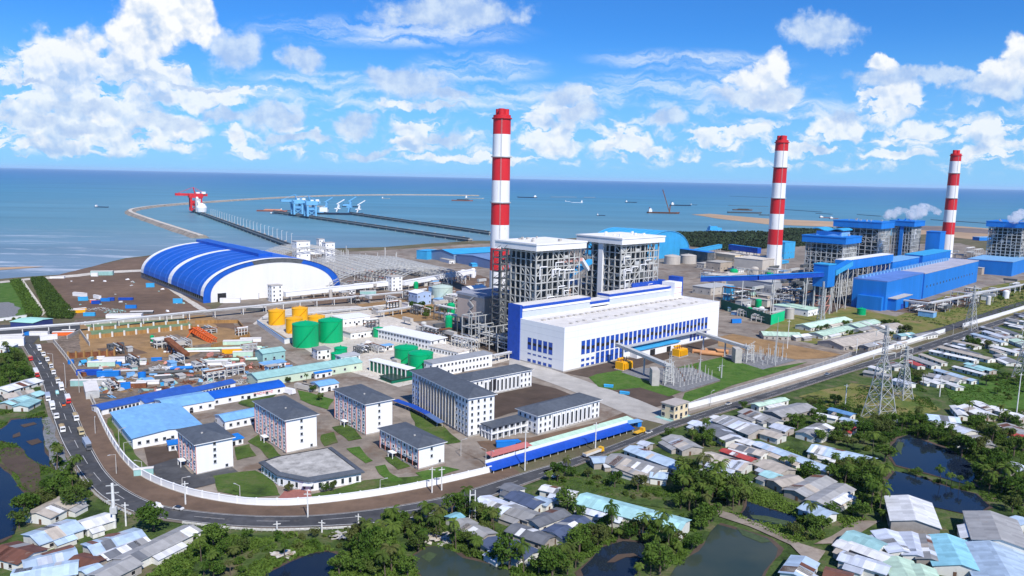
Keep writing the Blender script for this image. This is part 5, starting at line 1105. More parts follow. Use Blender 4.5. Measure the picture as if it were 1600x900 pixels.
t = thing('blue_warehouse', 'lower blue shed right of the blue turbine hall', 'warehouse', gp(1562, 430), math.radians(140)); MB().box(0, 150, -30, 0, 0, 16).build('wall', BLUEB, t); MB().box(-.5, 150.5, -30.5, .5, 16, 17).build('roof', CONCL, t)
t = thing('blue_warehouse', 'short blue shed on the beach right of the farthest chimney', 'warehouse', gp(1530, 376), math.radians(20)); MB().box(0, 70, 0, 20, 0, 8).build('wall', BLUEB, t); MB().box(-.5, 70.5, -.5, 20.5, 8, 9).build('roof', LBLUE, t)
# blue conveyors and transfer tower
gallery('coal_conveyor', 'long dark blue conveyor from the white turbine hall to the blue transfer tower', 'conveyor', [(1092, 486, 34), (1180, 492, 39), (1280, 492, 43)], 6, 4.6, BLUED, STEELL, 60, BLUEB)
t = thing('transfer_tower', 'blue transfer tower on steel legs in front of the older boilers', 'tower', gp(1287, 493), math.radians(42)); 
MB().box(-2, 14, -2, 14, 30, 53).build('cabin', BLUEB, t); MB().box(-2.5, 14.5, -2.5, 14.5, 53, 54).build('roof', CYAN, t)
for x in (0, 12):
    for y in (0, 12): MB().box(x-.6, x+.6, y-.6, y+.6, 0, 30).build('leg', STEELL, t)
mb = MB()
for z in (10, 20): mb.box(0, 12, -.3, .3, z-.3, z+.3); mb.box(-.3, .3, 0, 12, z-.3, z+.3); mb.bar((0, 0, z-10), (12, 0, z), .4); mb.bar((0, 0, z), (0, 12, z-10), .4)
mb.build('bracing', REDTR, t)
gallery('coal_conveyor', 'blue conveyor climbing from the transfer tower to the older boilers', 'conveyor', [(1296, 490, 44), (1322, 480, 50)], 7, 6, CYAN, STEELL, 60, BLUEB)
gallery('coal_conveyor', 'bright blue bunker gallery on open posts behind the transfer tower', 'conveyor', [(1309, 474, 45), (1382, 454, 43)], 14, 11, BLUEB, STEELL, 16, WALL2)
gallery('coal_conveyor', 'pale cyan conveyor running right from the cyan arched shed', 'conveyor', [(1072, 404, 10), (1125, 396, 14)], 7, 7, CYAN, KERB, 12)
gallery('coal_conveyor', 'dark blue conveyor left of the middle chimney', 'conveyor', [(1140, 405, 22), (1185, 412, 22)], 8, 9, BLUED, STEEL, 16, BLUEB)
gallery('coal_conveyor', 'wavy cyan roofed gallery in front of the middle chimney', 'conveyor', [(1165, 425, 12), (1195, 427, 14), (1225, 421, 13)], 14, 4, CYAN, STEEL, 16)
piperack('grey pipe rack in front of the blue turbine hall', [(1395, 480, 9), (1450, 487, 9), (1530, 470, 9)], 6)
piperack('white pipe bridge at the right edge below the blue sheds', [(1510, 470, 8), (1560, 462, 8), (1640, 446, 8)], 6)
for (n_, r_, l_, tp, lab, wm, rm, rot, L, W, H) in (
 ((1190, 432), (1232, 425), (1175, 424), 398, 'large pale building at the foot of the middle chimney', M('pale_tan_wall', (0.52, 0.48, 0.43), 0.8, 0.1), CONCL, 44, 60, 46, 24),
 ((1225, 405), (1243, 402), (1218, 402), 380, 'bright cyan box right of the middle chimney foot', CYAN, CYAN, 44, 40, 30, 30),
 ((1105, 409), (1112, 407), (1080, 404), 384, 'grey coal house with a blue head behind the grey tanks', STEELD, BLUEB, 30, 16, 70, 16),
 ((1148, 410), (1152, 408), (1118, 404), 391, 'pale roofed hall behind the grey tanks', CREAM, CONCL, 30, 60, 46, 12),
 ((1125, 425), (1140, 421), (1110, 418), 407, 'tan pump station right of the grey tanks', M('tan_wall', (0.42, 0.36, 0.30), 0.8, 0.15), CONC, 42, 32, 26, 14),
 ((1100, 420), (1114, 417), (1095, 416), 411, 'small grey hut below the grey tanks', GREYT, CONC, 42, 22, 14, 8),
 ((1160, 420), (1168, 418), (1152, 416), 402, 'light blue water treatment block', LBLUE, LBLUE, 42, 24, 14, 14),
 ((1130, 442), (1185, 434), (1108, 432), 424, 'tan roofed hall above the dark blue conveyor', M('tan_wall2', (0.5, 0.44, 0.38), 0.8, 0.12), CONCL, 42, 60, 26, 9),
 ((1110, 462), (1150, 455), (1100, 456), 447, 'grey roofed shed under the dark blue conveyor', GREYT, STEEL, 42, 50, 26, 9),
 ((1205, 462), (1215, 458), (1150, 450), 440, 'grey corrugated store under the dark blue conveyor', M('corrugated_grey', (0.36, 0.38, 0.42), 0.6, 0.15, 1.5), STEEL, 42, 24, 62, 16),
 ((1140, 470), (1146, 468), (1130, 467), 452, 'cyan striped lift tower right of the turbine hall', CYAN, CYAN, 42, 9, 9, 16),
 ((1172, 470), (1190, 466), (1160, 464), 460, 'cream low store beside the green fenced works', CREAM, PGREEN, 42, 30, 20, 6),
 ((1262, 495), (1270, 489), (1240, 484), 480, 'white workshop with a pale roof behind the green fence', WALL, PGREEN, 42, 24, 40, 7)):
    hall('plant_building', n_, r_, l_, tp, lab, 'building', wm, rm, rot, L, W, H, 0, 'x', 4, 3, 1)
# light industry clutter in the old works: ducts along the old boilers
t = thing('pipe_rack', 'dark steel ducts and racks between the older boilers and the transfer tower', 'pipe rack', bw(-60, 62), bR); rr = random.Random(31)
mb = MB()
for x in lin(0, 90, 10):
    for y in (0, 20, 40): mb.box(x-.5, x+.5, y-.5, y+.5, 0, 44)
for z in lin(8, 44, 5):
    for y in (0, 20, 40): mb.box(0, 90, y-.4, y+.4, z-.4, z+.4)
for k in range(26): x, y, z = rr.uniform(0, 70), rr.uniform(1, 36), rr.uniform(2, 38); MB().box(x, x+rr.uniform(4, 16), y, y+4, z, z+rr.uniform(2, 6)).build('duct', STEELD, t)
# green fenced works right of the turbine hall
t = thing('site_fence', 'dark green sheet fence round the works right of the turbine hall', 'fence', gp(1205, 508)); o0 = gp(1205, 508)
q = [gp(1126, 482)-o0, gp(1204, 508)-o0, gp(1225, 501)-o0]
MB().bar(q[0]+Vector((0, 0, 5)), q[1]+Vector((0, 0, 5)), .5, 10).build('panel', GREENP, t); MB().bar(q[1]+Vector((0, 0, 5)), q[2]+Vector((0, 0, 5)), .5, 10).build('panel', GREENB, t)
# steam
def steam(loc, size, label, seed):
    me_ = bpy.data.meshes.new('steam'); import bmesh; bm = bmesh.new(); rr = random.Random(seed)
    for k in range(9):
        f_ = k/8; r = size*(.16+.16*math.sin(math.pi*min(1, f_*1.2+.1))+.05*rr.random()); c_ = Vector((size*(f_*1.5-.1)+rr.uniform(-.1, .1)*size, rr.uniform(-.12, .12)*size, size*(.15+.5*math.sin(f_*2.2)*rr.uniform(.5, 1))))
        r_ = bmesh.ops.create_icosphere(bm, subdivisions=3, radius=r, matrix=Matrix.Translation(c_))
        for v in r_['verts']: v.co += (v.co-c_).normalized()*r*.55*mnoise.fractal(v.co*(4/size)+Vector((seed, 0, 0)), 1.0, 2.0, 4)
    bm.to_mesh(me_); bm.free(); me_.materials.append(STEAM); o = link('steam_plume', me_, None, loc); return tag(o, label, 'steam')
STEAM = bpy.data.materials.new('steam'); STEAM.use_nodes = True; tt = STEAM.node_tree; tt.nodes.clear(); oo = tt.nodes.new('ShaderNodeOutputMaterial'); pv = tt.nodes.new('ShaderNodeVolumePrincipled'); tt.links.new(pv.outputs[0], oo.inputs['Volume'])
pv.inputs['Color'].default_value = (.98, .98, 1, 1); pv.inputs['Density'].default_value = 0.16; pv.inputs['Anisotropy'].default_value = 0.2
for (px_, py_, z_, s_, lab, sd_) in ((1376, 455, 74, 17, 'small white steam puff above a blue boiler roof', 3), (1412, 450, 80, 24, 'large white steam cloud right of another steam puff', 8), (1572, 425, 78, 24, 'thin steam drifting off the right edge boiler roof', 5)):
    p = gp(px_, py_); 
    d = p.copy(); zz = zat(p, {1376: 341, 1412: 341, 1572: 346}[px_]); steam((p.x, p.y, zz), s_, lab, sd_)
# ============================================================ SEA THINGS
def at(px, py): return gp(px, py, SZ)
SHS = .8
bw_ = pxline([(313, 372), (280, 361), (250, 351), (222, 341), (206, 335), (202, 331.5), (208, 328.5), (240, 323.5), (300, 318.5), (400, 311.5), (500, 306.5), (600, 305), (680, 305.3), (748, 306.3)], 90, SZ)
t = thing('breakwater', 'long curved rock breakwater enclosing the harbour', 'breakwater', bw_[0]); o0 = bw_[0]; mb = MB(); cr = MB()
for i, (a, b) in enumerate(zip(bw_, bw_[1:])):
    def ns(i): d = (bw_[min(i+1, len(bw_)-1)]-bw_[max(0, i-1)]).normalized(); return Vector((-d.y, d.x, 0))
    w0, w1 = 9+mnoise.noise(a*.02)*3, 9+mnoise.noise(b*.02)*3; n0, n1 = ns(i), ns(i+1); Z = Vector((0, 0, 1)); a_, b_ = a-o0, b-o0
    mb.hexa([a_-n0*w0*2-Z, b_-n1*w1*2-Z, b_+n1*w1*2-Z, a_+n0*w0*2-Z, a_-n0*w0+Z*6, b_-n1*w1+Z*6, b_+n1*w1+Z*6, a_+n0*w0+Z*6])
    cr.hexa([a_-n0*5+Z*6, b_-n1*5+Z*6, b_+n1*5+Z*6, a_+n0*5+Z*6, a_-n0*5+Z*7, b_-n1*5+Z*7, b_+n1*5+Z*7, a_+n0*5+Z*7])
mb.build('rock_armour', ROCK, t); cr.build('crest_road', CONCL, t)
def jetty(label, p0, p1, w, m=STEELD, lamps=None):
    a, b = at(*p0), at(*p1); t = thing('jetty', label, 'jetty', a); d = b-a; L = d.length; d.normalize(); n = Vector((-d.y, d.x, 0)); a0 = Vector((0, 0, 0))
    MB().bar(Vector((0, 0, 6)), d*L+Vector((0, 0, 6)), w, 2).build('deck', CONC, t)
    MB().bar(n*(w*.3)+Vector((0, 0, 8.6)), d*L+n*(w*.3)+Vector((0, 0, 8.6)), w*.3, 2.6).build('conveyor', m, t)
    MB().bar(Vector((0, 0, 3.2)), d*L+Vector((0, 0, 3.2)), w*.9, 3.0).build('fender_beam', STEELD, t)
    k = 0
    while k < L:
        for sg in (-.4, .4): q = d*k+n*(w*sg); MB().box(q.x-.9, q.x+.9, q.y-.9, q.y+.9, -4, 2.4).build('pile', CONC, t)
        k += 48
    k = 30; hs = MB()
    while k < L-20:
        q = d*k-n*(w*.2); hs.box(q.x-2, q.x+2, q.y-2, q.y+2, 7, 10); k += 62
    hs.build('junction_house', M('jetty_hut', (0.5, 0.45, 0.4), 0.8, .2), t)
    return a, d, n, L
ja = jetty('left dark jetty running out to the red ship unloader', (463, 391), (301, 330.5), 10)
jb = jetty('middle dark jetty running out to the blue ship unloaders', (735, 378.5), (429, 333), 11)
jc = jetty('right dark jetty ending at the blue and white dredger', (767, 367.5), (548, 335.5), 11)
for k in range(26):
    p = ja[0]+ja[1]*(60+k*40)-ja[2]*6; o = MB().tube((0, 0, 6), (0, 0, 26), .45, .3, 6).box(-.2, 3, -.2, .2, 25.6, 26).build('lamp_post', PAINT, None, p); tag(o, 'pale lamp post standing on the left jetty', 'lamp post', 'lamp posts along the left jetty')
def unloader(loc, rot, s, m, label, n=1):
    t = thing('ship_unloader', label, 'ship unloader', loc, rot, 'ship unloaders'); lg = MB()
    for x in (-9, 9):
        for y in (-10, 10): lg.box((x-2)*s, (x+2)*s, (y-2)*s, (y+2)*s, 7, 34*s)
        lg.box((x-1)*s, (x+1)*s, -10*s, 10*s, 20*s, 22*s); lg.bar((x*s, -10*s, 8), (x*s, 10*s, 20*s), 1.2*s); lg.bar((x*s, 10*s, 8), (x*s, -10*s, 20*s), 1.2*s)
    for y in (-10, 10): lg.box(-9*s, 9*s, (y-1)*s, (y+1)*s, 14*s, 16*s); lg.bar((-9*s, y*s, 16*s), (9*s, y*s, 33*s), 1.1*s)
    lg.build('portal_frame', m, t)
    MB().box(-12*s, 12*s, -14*s, 14*s, 32*s, 41*s).build('machinery_house', m, t)
    MB().bar((0, -24*s, 38*s), (0, 40*s, 39*s), 7*s, 5*s).build('boom', m, t)
    mb = MB(); mb.bar((-4*s, 0, 40*s), (0, 4*s, 54*s), 1.2*s); mb.bar((4*s, 0, 40*s), (0, 4*s, 54*s), 1.2*s); mb.bar((0, 4*s, 54*s), (0, 38*s, 40*s), .7*s); mb.bar((0, 4*s, 54*s), (0, -22*s, 40*s), .7*s); mb.build('mast', m, t)
    MB().box(-6*s, 0, -20*s, -12*s, 40.1*s, 45*s).box(1*s, 6*s, -9*s, -2*s, 40.1*s, 44*s).build('cab', CHW, t)
    MB().hexa([(-5*s, -5*s, 14*s), (5*s, -5*s, 14*s), (5*s, 5*s, 14*s), (-5*s, 5*s, 14*s), (-8*s, -8*s, 26*s), (8*s, -8*s, 26*s), (8*s, 8*s, 26*s), (-8*s, 8*s, 26*s)]).build('hopper', m, t); return t
jrot = math.atan2(ja[1].y, ja[1].x)
unloader(ja[0]+ja[1]*(ja[3]-85), jrot, 1.55, REDP, 'red ship unloader at the end of the left jetty')
o = ja[0]+ja[1]*(ja[3]-210); t = thing('coal_hopper', 'white round hopper with an inclined gantry beside the red unloader', 'hopper', o, jrot); MB().bar((90, 0, 50), (0, 0, 12), 6, 8).build('gantry', CHW, t); MB().lathe([(2, 4), (14, 10), (16, 24), (10, 34), (1, 38)], 20, 0, -16, 0).build('drum', CHW, t); MB().box(60, 78, -8, 8, 6, 48).build('frame_house', STEEL, t)
CRB = M('crane_light_blue', (0.16, 0.42, 0.68), 0.5, .12, .05)
jr2 = math.atan2(jb[1].y, jb[1].x)
unloader(at(464, 338.2), jr2, 1.3, CRB, 'light blue ship unloader nearest the sea end of the middle jetty')
unloader(at(485, 341.3), jr2, 1.3, CRB, 'light blue ship unloader nearer the land on the middle jetty')
HULL = M('hull_dark', (0.03, 0.045, 0.09), 0.5, .15); HULLR = M('hull_red', (0.34, 0.11, 0.08), 0.6, .15, .05); COAL = M('coal_load', (0.03, 0.03, 0.03), .9, .3, .1)
def ship(px, py, L, W, rot, label, m=HULL, sup=CHW, kind='ship', cabin=.12, load=None, crane=0, name='ship', scl=1):
    L *= SHS; W *= SHS*.9; p = at(px, py); t = thing(name, label, kind, p, rot, 'vessels at sea'); h = L*.035+1
    MB().hexa([(-L/2, -W*.38, -1), (L*.42, -W*.4, -1), (L*.42, W*.4, -1), (-L/2, W*.38, -1), (-L/2, -W/2, h), (L*.40, -W/2, h), (L*.40, W/2, h), (-L/2, W/2, h)]).hexa([(L*.42, -W*.4, -1), (L*.5, -.2, -1), (L*.5, .2, -1), (L*.42, W*.4, -1), (L*.40, -W/2, h), (L*.53, -.3, h*1.3), (L*.53, .3, h*1.3), (L*.40, W/2, h)]).build('hull', m, t)
    if cabin: MB().box(-L*.46, -L*.46+L*cabin, -W*.4, W*.4, h, h+W*.34).box(-L*.44, -L*.44+L*cabin*.6, -W*.3, W*.3, h+W*.34, h+W*.52).build('wheelhouse', sup, t); MB().tube((-L*.43, 0, h), (-L*.43, 0, h+W*.68), W*.07, n=8).build('funnel', m, t)
    if load: MB().hexa([(-L*.28, -W*.4, h), (L*.36, -W*.4, h), (L*.36, W*.4, h), (-L*.28, W*.4, h), (-L*.22, -W*.15, h+W*.22), (L*.3, -W*.15, h+W*.22), (L*.3, W*.15, h+W*.22), (-L*.22, W*.15, h+W*.22)]).build('cargo', load, t)
    if crane: MB().bar((L*.2, 0, h), (L*.2-crane*.35, 0, h+crane), 3).bar((L*.2, 0, h), (L*.2+2, 0, h+crane*.3), 4).build('crane_boom', RUST, t)
    return t
ship(425, 330.5, 130, 26, 0.05, 'red brown barge lying left of the blue unloaders', HULLR, cabin=0, load=M('red_load', (.42, .2, .14), .9))
ship(430, 334.5, 40, 12, 0.2, 'small dark tug at the tip of the middle jetty')
ship(448, 330, 60, 18, 0.3, 'white and dark tug behind the blue unloaders')
ship(494, 323, 110, 20, -0.1, 'grey barge right of the blue unloaders', GREYT, cabin=0)
t = ship(531, 335.5, 190, 40, 0.05, 'blue and white dredger moored at the tip of the right jetty', HULL, CRB)
for x, h in ((-50, 42), (-10, 36), (30, 46), (60, 34)): MB().bar((x, -8, 10), (x+8, -8, h), 4).bar((x, 8, 10), (x+8, 8, h), 4).box(x-6, x+12, -10, 10, h*.55, h*.62).bar((x, 0, h), (x+26, 0, h+16), 3).build('gantry', CRB if h > 40 else CHW, t)
MB().box(-66, -40, -12, 12, 9, 24).build('deckhouse', CHW, t)
ship(549, 323.5, 95, 22, 0.0, 'cyan hulled ship behind the dredger', HULL, CRB, cabin=.5)
ship(722, 314, 150, 30, 0.0, 'dark brown barge nearer than the other one left of the tall chimney', HULLR, cabin=0, load=COAL)
ship(741, 310.5, 150, 34, 0.0, 'long grey barge with a small mast beyond the dark brown barge', GREYT, cabin=.08)
ship(603, 310.5, 60, 20, 0, 'tiny grey workboat in the middle of the harbour', GREYT)
ship(824, 309, 170, 34, math.pi, 'dark cargo ship with a white bridge right of the tall chimney', HULL)
ship(901, 317, 90, 26, math.pi, 'small white ship in the open water right of the chimney', CHW)
ship(887, 315, 40, 12, 0.1, 'low pale boat touching the small white ship', CHW)
ship(939, 337, 40, 14, 0, 'tiny dark boat beyond the first boiler roofs', HULL)
ship(1036, 333.5, 170, 40, 0, 'dark crane barge with a long raised boom', RUST, crane=95, cabin=.1)
ship(1063, 321.5, 150, 36, 0.1, 'dark supply ship beyond the crane barge', HULL)
ship(1084, 320.5, 50, 16, 0, 'tiny dark boat right of the supply ship', HULL)
ship(986, 316.5, 90, 24, 0, 'small dark dredger in the distance behind the first boiler', HULL)
ship(1160, 328.7, 120, 26, 0, 'upper dark barge by the sand spit', RUST, cabin=0, load=COAL); ship(1163, 333.3, 190, 26, 0, 'longer dark barge by the sand spit', STEELD, cabin=0); ship(1198, 336.5, 80, 24, 0, 'dark barge left of the middle chimney', STEELD, cabin=0)
ship(159, 324, 60, 16, 0, 'lone small boat off the left coast', HULL); ship(1288, 340.5, 50, 16, 0, 'small red boat off the beach right of the middle chimney', HULLR, cabin=.3); ship(1303, 342, 44, 16, 0, 'second small red boat off the beach', HULLR, cabin=.3)
ship(1128, 362, 110, 30, 0.2, 'cyan barge at the forest shore', LBLUE, CYAN, cabin=.4)
for i, (a, b) in enumerate((((1222, 327.5), (1284, 331.5)), ((1275, 333.5), (1300, 335)), ((1340, 335.5), (1376, 338)), ((1455, 343.5), (1552, 350)), ((860, 308), (900, 308)), ((912, 308.5), (930, 308.5)), ((1138, 321.5), (1200, 323)), ((1140, 306.5), (1200, 309)))):
    p, q = at(*a), at(*b); t = MB().bar((0, 0, .5), q-p+Vector((0, 0, .5)), 9, 3).build('fish_fence', ROCK if i > 3 and i < 6 else STEELD, None, p); tag(t, ['long dark', 'short dark', 'thin dark', 'longest dark', 'pale broken', 'short pale', 'faint dark', 'farthest faint'][i]+' line of fishing stakes lying low in the sea', 'fishing stakes', 'lines of stakes in the sea')
# ============================================================ SWITCHYARDS
def transformer(near, right, left, top, label):
    e = setrect(rect(near, right, left, top), 43); t = thing('transformer', label, 'transformer', e.loc, e.rot, 'yellow transformers'); L, W, H = 11, 7, max(6, e.H*.8)
    MB().box(0, L, 0, W, .6, H).build('casing', YELT, t); MB().box(-.6, L+.6, -.6, W+.6, 0, .6).build('plinth', CONC, t)
    for k in range(6): MB().box(1+k*1.6, 1.9+k*1.6, -1.2, -.002, 1.2, H-.8).build('radiator', YELT, t)
    for x in (2, 5, 8): MB().tube((x, W/2, H), (x, W/2, H+3), .35, .2, 8).build('bushing', RUST, t)
    MB().tube((1, W-1.4, H+1.6), (8, W-1.4, H+1.6), .9, n=10).build('conservator', YELT, t)
transformer((973, 580), (994, 576), (969, 577), 568, 'yellow transformer under the nearer bus duct')
transformer((1061, 559), (1079, 556), (1057, 557), 548, 'yellow transformer in front of the middle of the turbine hall')
def busduct(p0, z0, p1, z1, label):
    a, b = gp(*p0), gp(*p1); t = thing('bus_duct', label, 'bus duct', a); MB().bar((0, 0, z0), b-a+Vector((0, 0, z1)), 3.6, 2.2).build('duct', STEEL, t)
    for s in (.12, .55, .96): q = (b-a)*s; z = z0+(z1-z0)*s-1.1; MB().box(q.x-.5, q.x+.5, q.y-.5, q.y+.5, 0, z).build('leg', STEEL, t)
    mb = MB(); q = b-a
    for x in (-3, 3):
        for y in (-3, 3): mb.bar((q.x+x, q.y+y, 0), (q.x+x*.7, q.y+y*.7, z1+3), .5)
    for k in range(4): z = 3+k*3.5; mb.box(q.x-3, q.x+3, q.y-3.1, q.y-2.8, z, z+.3); mb.box(q.x-3.1, q.x-2.8, q.y-3, q.y+3, z, z+.3); mb.bar((q.x-3, q.y-3, z), (q.x+3, q.y-3, z+3.4), .25)
    mb.build('end_portal', STEELL, t)
    MB().box(q.x-12, q.x-7, q.y-5, q.y+5, 0, 11).build('fire_wall', KERB, t)
busduct((963, 571), 16, (1044, 601), 13, 'nearer grey bus duct sloping from the turbine hall to the switchyard')
busduct((1089, 546), 14, (1170, 566), 11, 'farther grey bus duct beside copper coloured pipes')
for k, (x, y) in enumerate(((1100, 553), (1112, 556), (1120, 551))): a = gp(x, y); o = MB().tube((-9, 0, 1.7), (9, 0, 1.7), 1.5, n=14).box(-9, -8, -2, 2, 0, 1).box(8, 9, -2, 2, 0, 1).build('copper_drum', M('copper_paint', (0.55, 0.27, 0.12), 0.5, .15), None, a, math.radians(-20)); tag(o, ['copper coloured drum nearest the turbine hall', 'copper coloured drum in front of the other two', 'copper coloured drum at the back of the three'][k], 'drum', 'drums beside the farther bus duct')
def yard(px0, px1, px2, px3, n, m_, label, hh):
    rr = random.Random(n); P = [gp(*q) for q in (px0, px1, px2, px3)]
    for k in range(n):
        u, v = ((k % m_)+.5)/m_, ((k//m_)+.5)/math.ceil(n/m_); p = P[0].lerp(P[1], u).lerp(P[3].lerp(P[2], u), v); h = hh*rr.choice((.6, .8, 1, 1.3)); t = thing('switchgear_post', label+f', {ORD[k%m_]} in the {ORD[k//m_]} row from the hall', 'switchgear', p, 0, label)
        mb = MB(); mb.box(-.45, .45, -.45, .45, 0, .3); mb.bar((-.3, 0, .3), (-.12, 0, h*.6), .16); mb.bar((.3, 0, .3), (.12, 0, h*.6), .16); mb.build('support', STEELL, t)
        MB().tube((0, 0, h*.6), (0, 0, h), .28, .16, 8).build('insulator', RUST if k % 4 == 0 else KERB, t)
yard((1030, 583), (1080, 578), (1120, 594), (1064, 609), 36, 9, 'switchgear post in the nearer yard', 6.5)
yard((1168, 556), (1200, 555), (1238, 563), (1192, 575), 18, 6, 'switchgear post in the farther yard', 7)
MASTL = ['leftmost short mast in the farther switchyard', 'low mast second from left in the farther switchyard', 'medium mast in the middle of the farther switchyard', 'tall mast at the front of the farther switchyard', 'rightmost mast in the farther switchyard by the tan field', 'short mast at the right corner of the nearer switchyard', 'tall mast rising through the nearer switchyard', 'low mast at the back right of the nearer switchyard', 'tallest thin mast between the farther switchyard and the tan field', 'mast behind the end portal of the nearer bus duct', 'mast in front of the end portal of the nearer bus duct']
for k, (x, y, tp) in enumerate(((1176, 563, 532), (1188, 561, 541), (1200, 559, 537), (1210, 566, 528), (1222, 562, 533), (1127, 591, 560), (1093, 590, 545), (1124, 580, 571), (1211, 572, 495), (1048, 585, 543), (1045, 590, 545))):
    p = gp(x, y); h = zat(p, tp); t = thing('lightning_mast', MASTL[k], 'mast', p, 0, 'steel masts in the switchyards'); MB().tube((0, 0, 0), (0, 0, h*.7), .5, .3, 7).tube((0, 0, h*.7), (0, 0, h), .2, .08, 6).build('pole', STEEL, t); MB().box(-1.6, 1.6, -.1, .1, h*.62, h*.62+.25).build('crossarm', STEEL, t)
# ============================================================ PYLONS AND POLES
def pylon(px, py, top, w, label, arms=True):
    p = gp(px, py); h = zat(p, top); t = thing('transmission_pylon', label, 'pylon', p, math.radians(20), 'lattice pylons'); mb = MB(); prev = None
    def wz(f_): return w*(1-f_)*(1-.45*f_)+1.2*f_ if f_ < .62 else (w*.22*(1-f_)+1.2)
    fs = [0, .13, .26, .38, .49, .58, .66, .73, .8, .87, .94, 1]
    for f_ in fs:
        a = wz(f_)/2; c_ = [(-a, -a, h*f_), (a, -a, h*f_), (a, a, h*f_), (-a, a, h*f_)]; th = .36 if f_ < .6 else .26
        if prev:
            for i in range(4):
                j = (i+1) % 4; mb.bar(prev[i], c_[i], th); mb.bar(prev[i], c_[j], .19); mb.bar(prev[j], c_[i], .19); mb.bar(c_[i], c_[j], .19)
        prev = c_
    mb.build('lattice_body', STEEL, t)
    if arms:
        for f_ in (.7, .82, .94):
            z = h*f_; L_ = w*.62*(1.15-f_*.3); m2 = MB()
            for s in (-1, 1): m2.bar((0, -.6, z), (s*L_, 0, z+.3), .25); m2.bar((0, .6, z), (s*L_, 0, z+.3), .25); m2.bar((0, 0, z+2.2), (s*L_, 0, z+.3), .2); m2.tube((s*L_, 0, z+.2), (s*L_, 0, z-2.4), .22, n=6)
            m2.build('crossarm', STEELL, t)
    return t
pylon(1373, 657, 508, 14, 'big lattice pylon in the grass left of the two blue ponds')
pylon(1410, 623, 541, 9, 'smaller lattice pylon close behind the big pylon')
pylon(1598, 592, 500, 10, 'lattice pylon at the right edge beyond the meadow')
pylon(1516, 516, 446, 9, 'thin lattice pylon beside the inner road at the right')
pylon(1282, 505, 440, 6, 'narrow lattice mast in front of the blue transfer tower', False)
def pole(px, py, top, label, kind='lamp', m=KERB, ang=0.0, group='street lamps along the perimeter road'):
    p = gp(px, py); h = max(5, min(26, zat(p, top))); t = thing('street_lamp' if kind == 'lamp' else 'utility_pole', label, 'street lamp' if kind == 'lamp' else 'utility pole', p, ang, group)
    MB().tube((0, 0, 0), (0, 0, h), .22 if kind == 'lamp' else .34, .12 if kind == 'lamp' else .22, 8).build('pole', m, t)
    if kind == 'lamp': MB().bar((0, 0, h), (2.6, 0, h+.4), .16).build('arm', m, t); MB().box(2.2, 3.4, -.22, .22, h+.3, h+.52).build('lamp_head', STEEL, t)
    else:
        MB().box(-1.4, 1.4, -.12, .12, h-1.2, h-.95).build('crossarm', m, t)
        for s in (-1.2, 0, 1.2): MB().tube((s, .0, h-.95), (s, 0, h-.4), .12, n=6).build('insulator', STEELD, t)
    return t
LP = [(149, 678, 655, 'beside the grey unpainted wall'), (187, 712, 672, 'on the dirt strip where the wall turns white'), (182, 741, 710, 'on the dirt strip before the sharp bend'), (124, 614, 581, 'beside the long straight row of trucks'), (84, 583, 553, 'nearest the construction yard corner'), (103, 607, 570, 'second along the grey wall'), (194, 711, 692, 'inside the wall by the dark lawn'), (222, 738, 721, 'inside the wall by the green container'), (285, 764, 747, 'inside the wall by the first dormitory'), (375, 777, 759, 'inside the wall by the canteen lawn'), (594, 768, 750, 'inside the wall right of the canteen'), (720, 713, 688, 'by the low dormitory and earth strip'), (759, 727, 702, 'by the end of the blue canopy'), (767, 725, 703, 'closest beside the blue canopy end'), (1110, 635, 612, 'on the grass behind the cream gatehouse'), (1337, 560, 546, 'where the inner road meets the wall'), (1489, 523, 508, 'left of the small wall gate')]
for x, y, tp, lab in LP: pole(x, y, tp, 'pale street lamp '+lab, 'lamp', KERB, random.uniform(0, 6.2))
for x, y, tp, lab in ((290, 789, 752, 'on the dirt strip behind the round tree'), (481, 809, 768, 'with a red foot in front of the canteen'), (675, 771, 730, 'left one of two on the dirt strip'), (690, 767, 730, 'right one of two on the dirt strip'), (560, 826, 803, 'on the outer verge below the canteen'), (433, 834, 815, 'on the guard rail below the curved wall'), (503, 832, 815, 'between bushes and the guard rail'), (622, 818, 799, 'beside the low palms at the road'), (1320, 640, 600, 'in the sunny grass left of the pylon'), (1468, 620, 590, 'by the dirt track right of the pylon'), (1338, 552, 528, 'behind the white wall at the tan field'), (1230, 545, 500, 'beside the tan earth field'), (1588, 648, 582, 'thin tall one in the meadow at the right'), (820, 735, 672, 'through the blue canopy'), (930, 705, 660, 'in front of the office wing'), (197, 822, 785, 'beside the lattice pole and big tree')):
    pole(x, y, tp, 'concrete utility pole '+lab, 'pole', PAINT, random.uniform(-.4, .4), 'utility poles')
p = gp(179, 825); h = zat(p, 755); t = thing('utility_pole', 'tall pale utility pole with stacked crossarms above the tin roofs', 'utility pole', p, .3, 'utility poles'); MB().tube((0, 0, 0), (0, 0, h), .7, .5, 8).build('pole', PAINT, t)
for k in range(3): MB().box(-2.2, 2.2, -.15, .15, h-1-k*3, h-.7-k*3).build('crossarm', STEEL, t)
MB().box(-1.2, 1.2, -.9, .9, h-12, h-9.5).build('transformer_box', STEEL, t)
p = gp(738, 812); h = zat(p, 766); t = thing('ladder_pole', 'white ladder shaped pole beside the road left of the white roof', 'utility pole', p, .2, 'utility poles'); MB().bar((-1.2, 0, 0), (-1.0, 0, h), .35).bar((1.2, 0, 0), (1.0, 0, h), .35).build('pole', PAINT, t)
mb = MB(); [mb.box(-1.1, 1.1, -.1, .1, 1.5+k*2.2, 1.8+k*2.2) for k in range(int(h/2.2))]; mb.build('rung', PAINT, t)
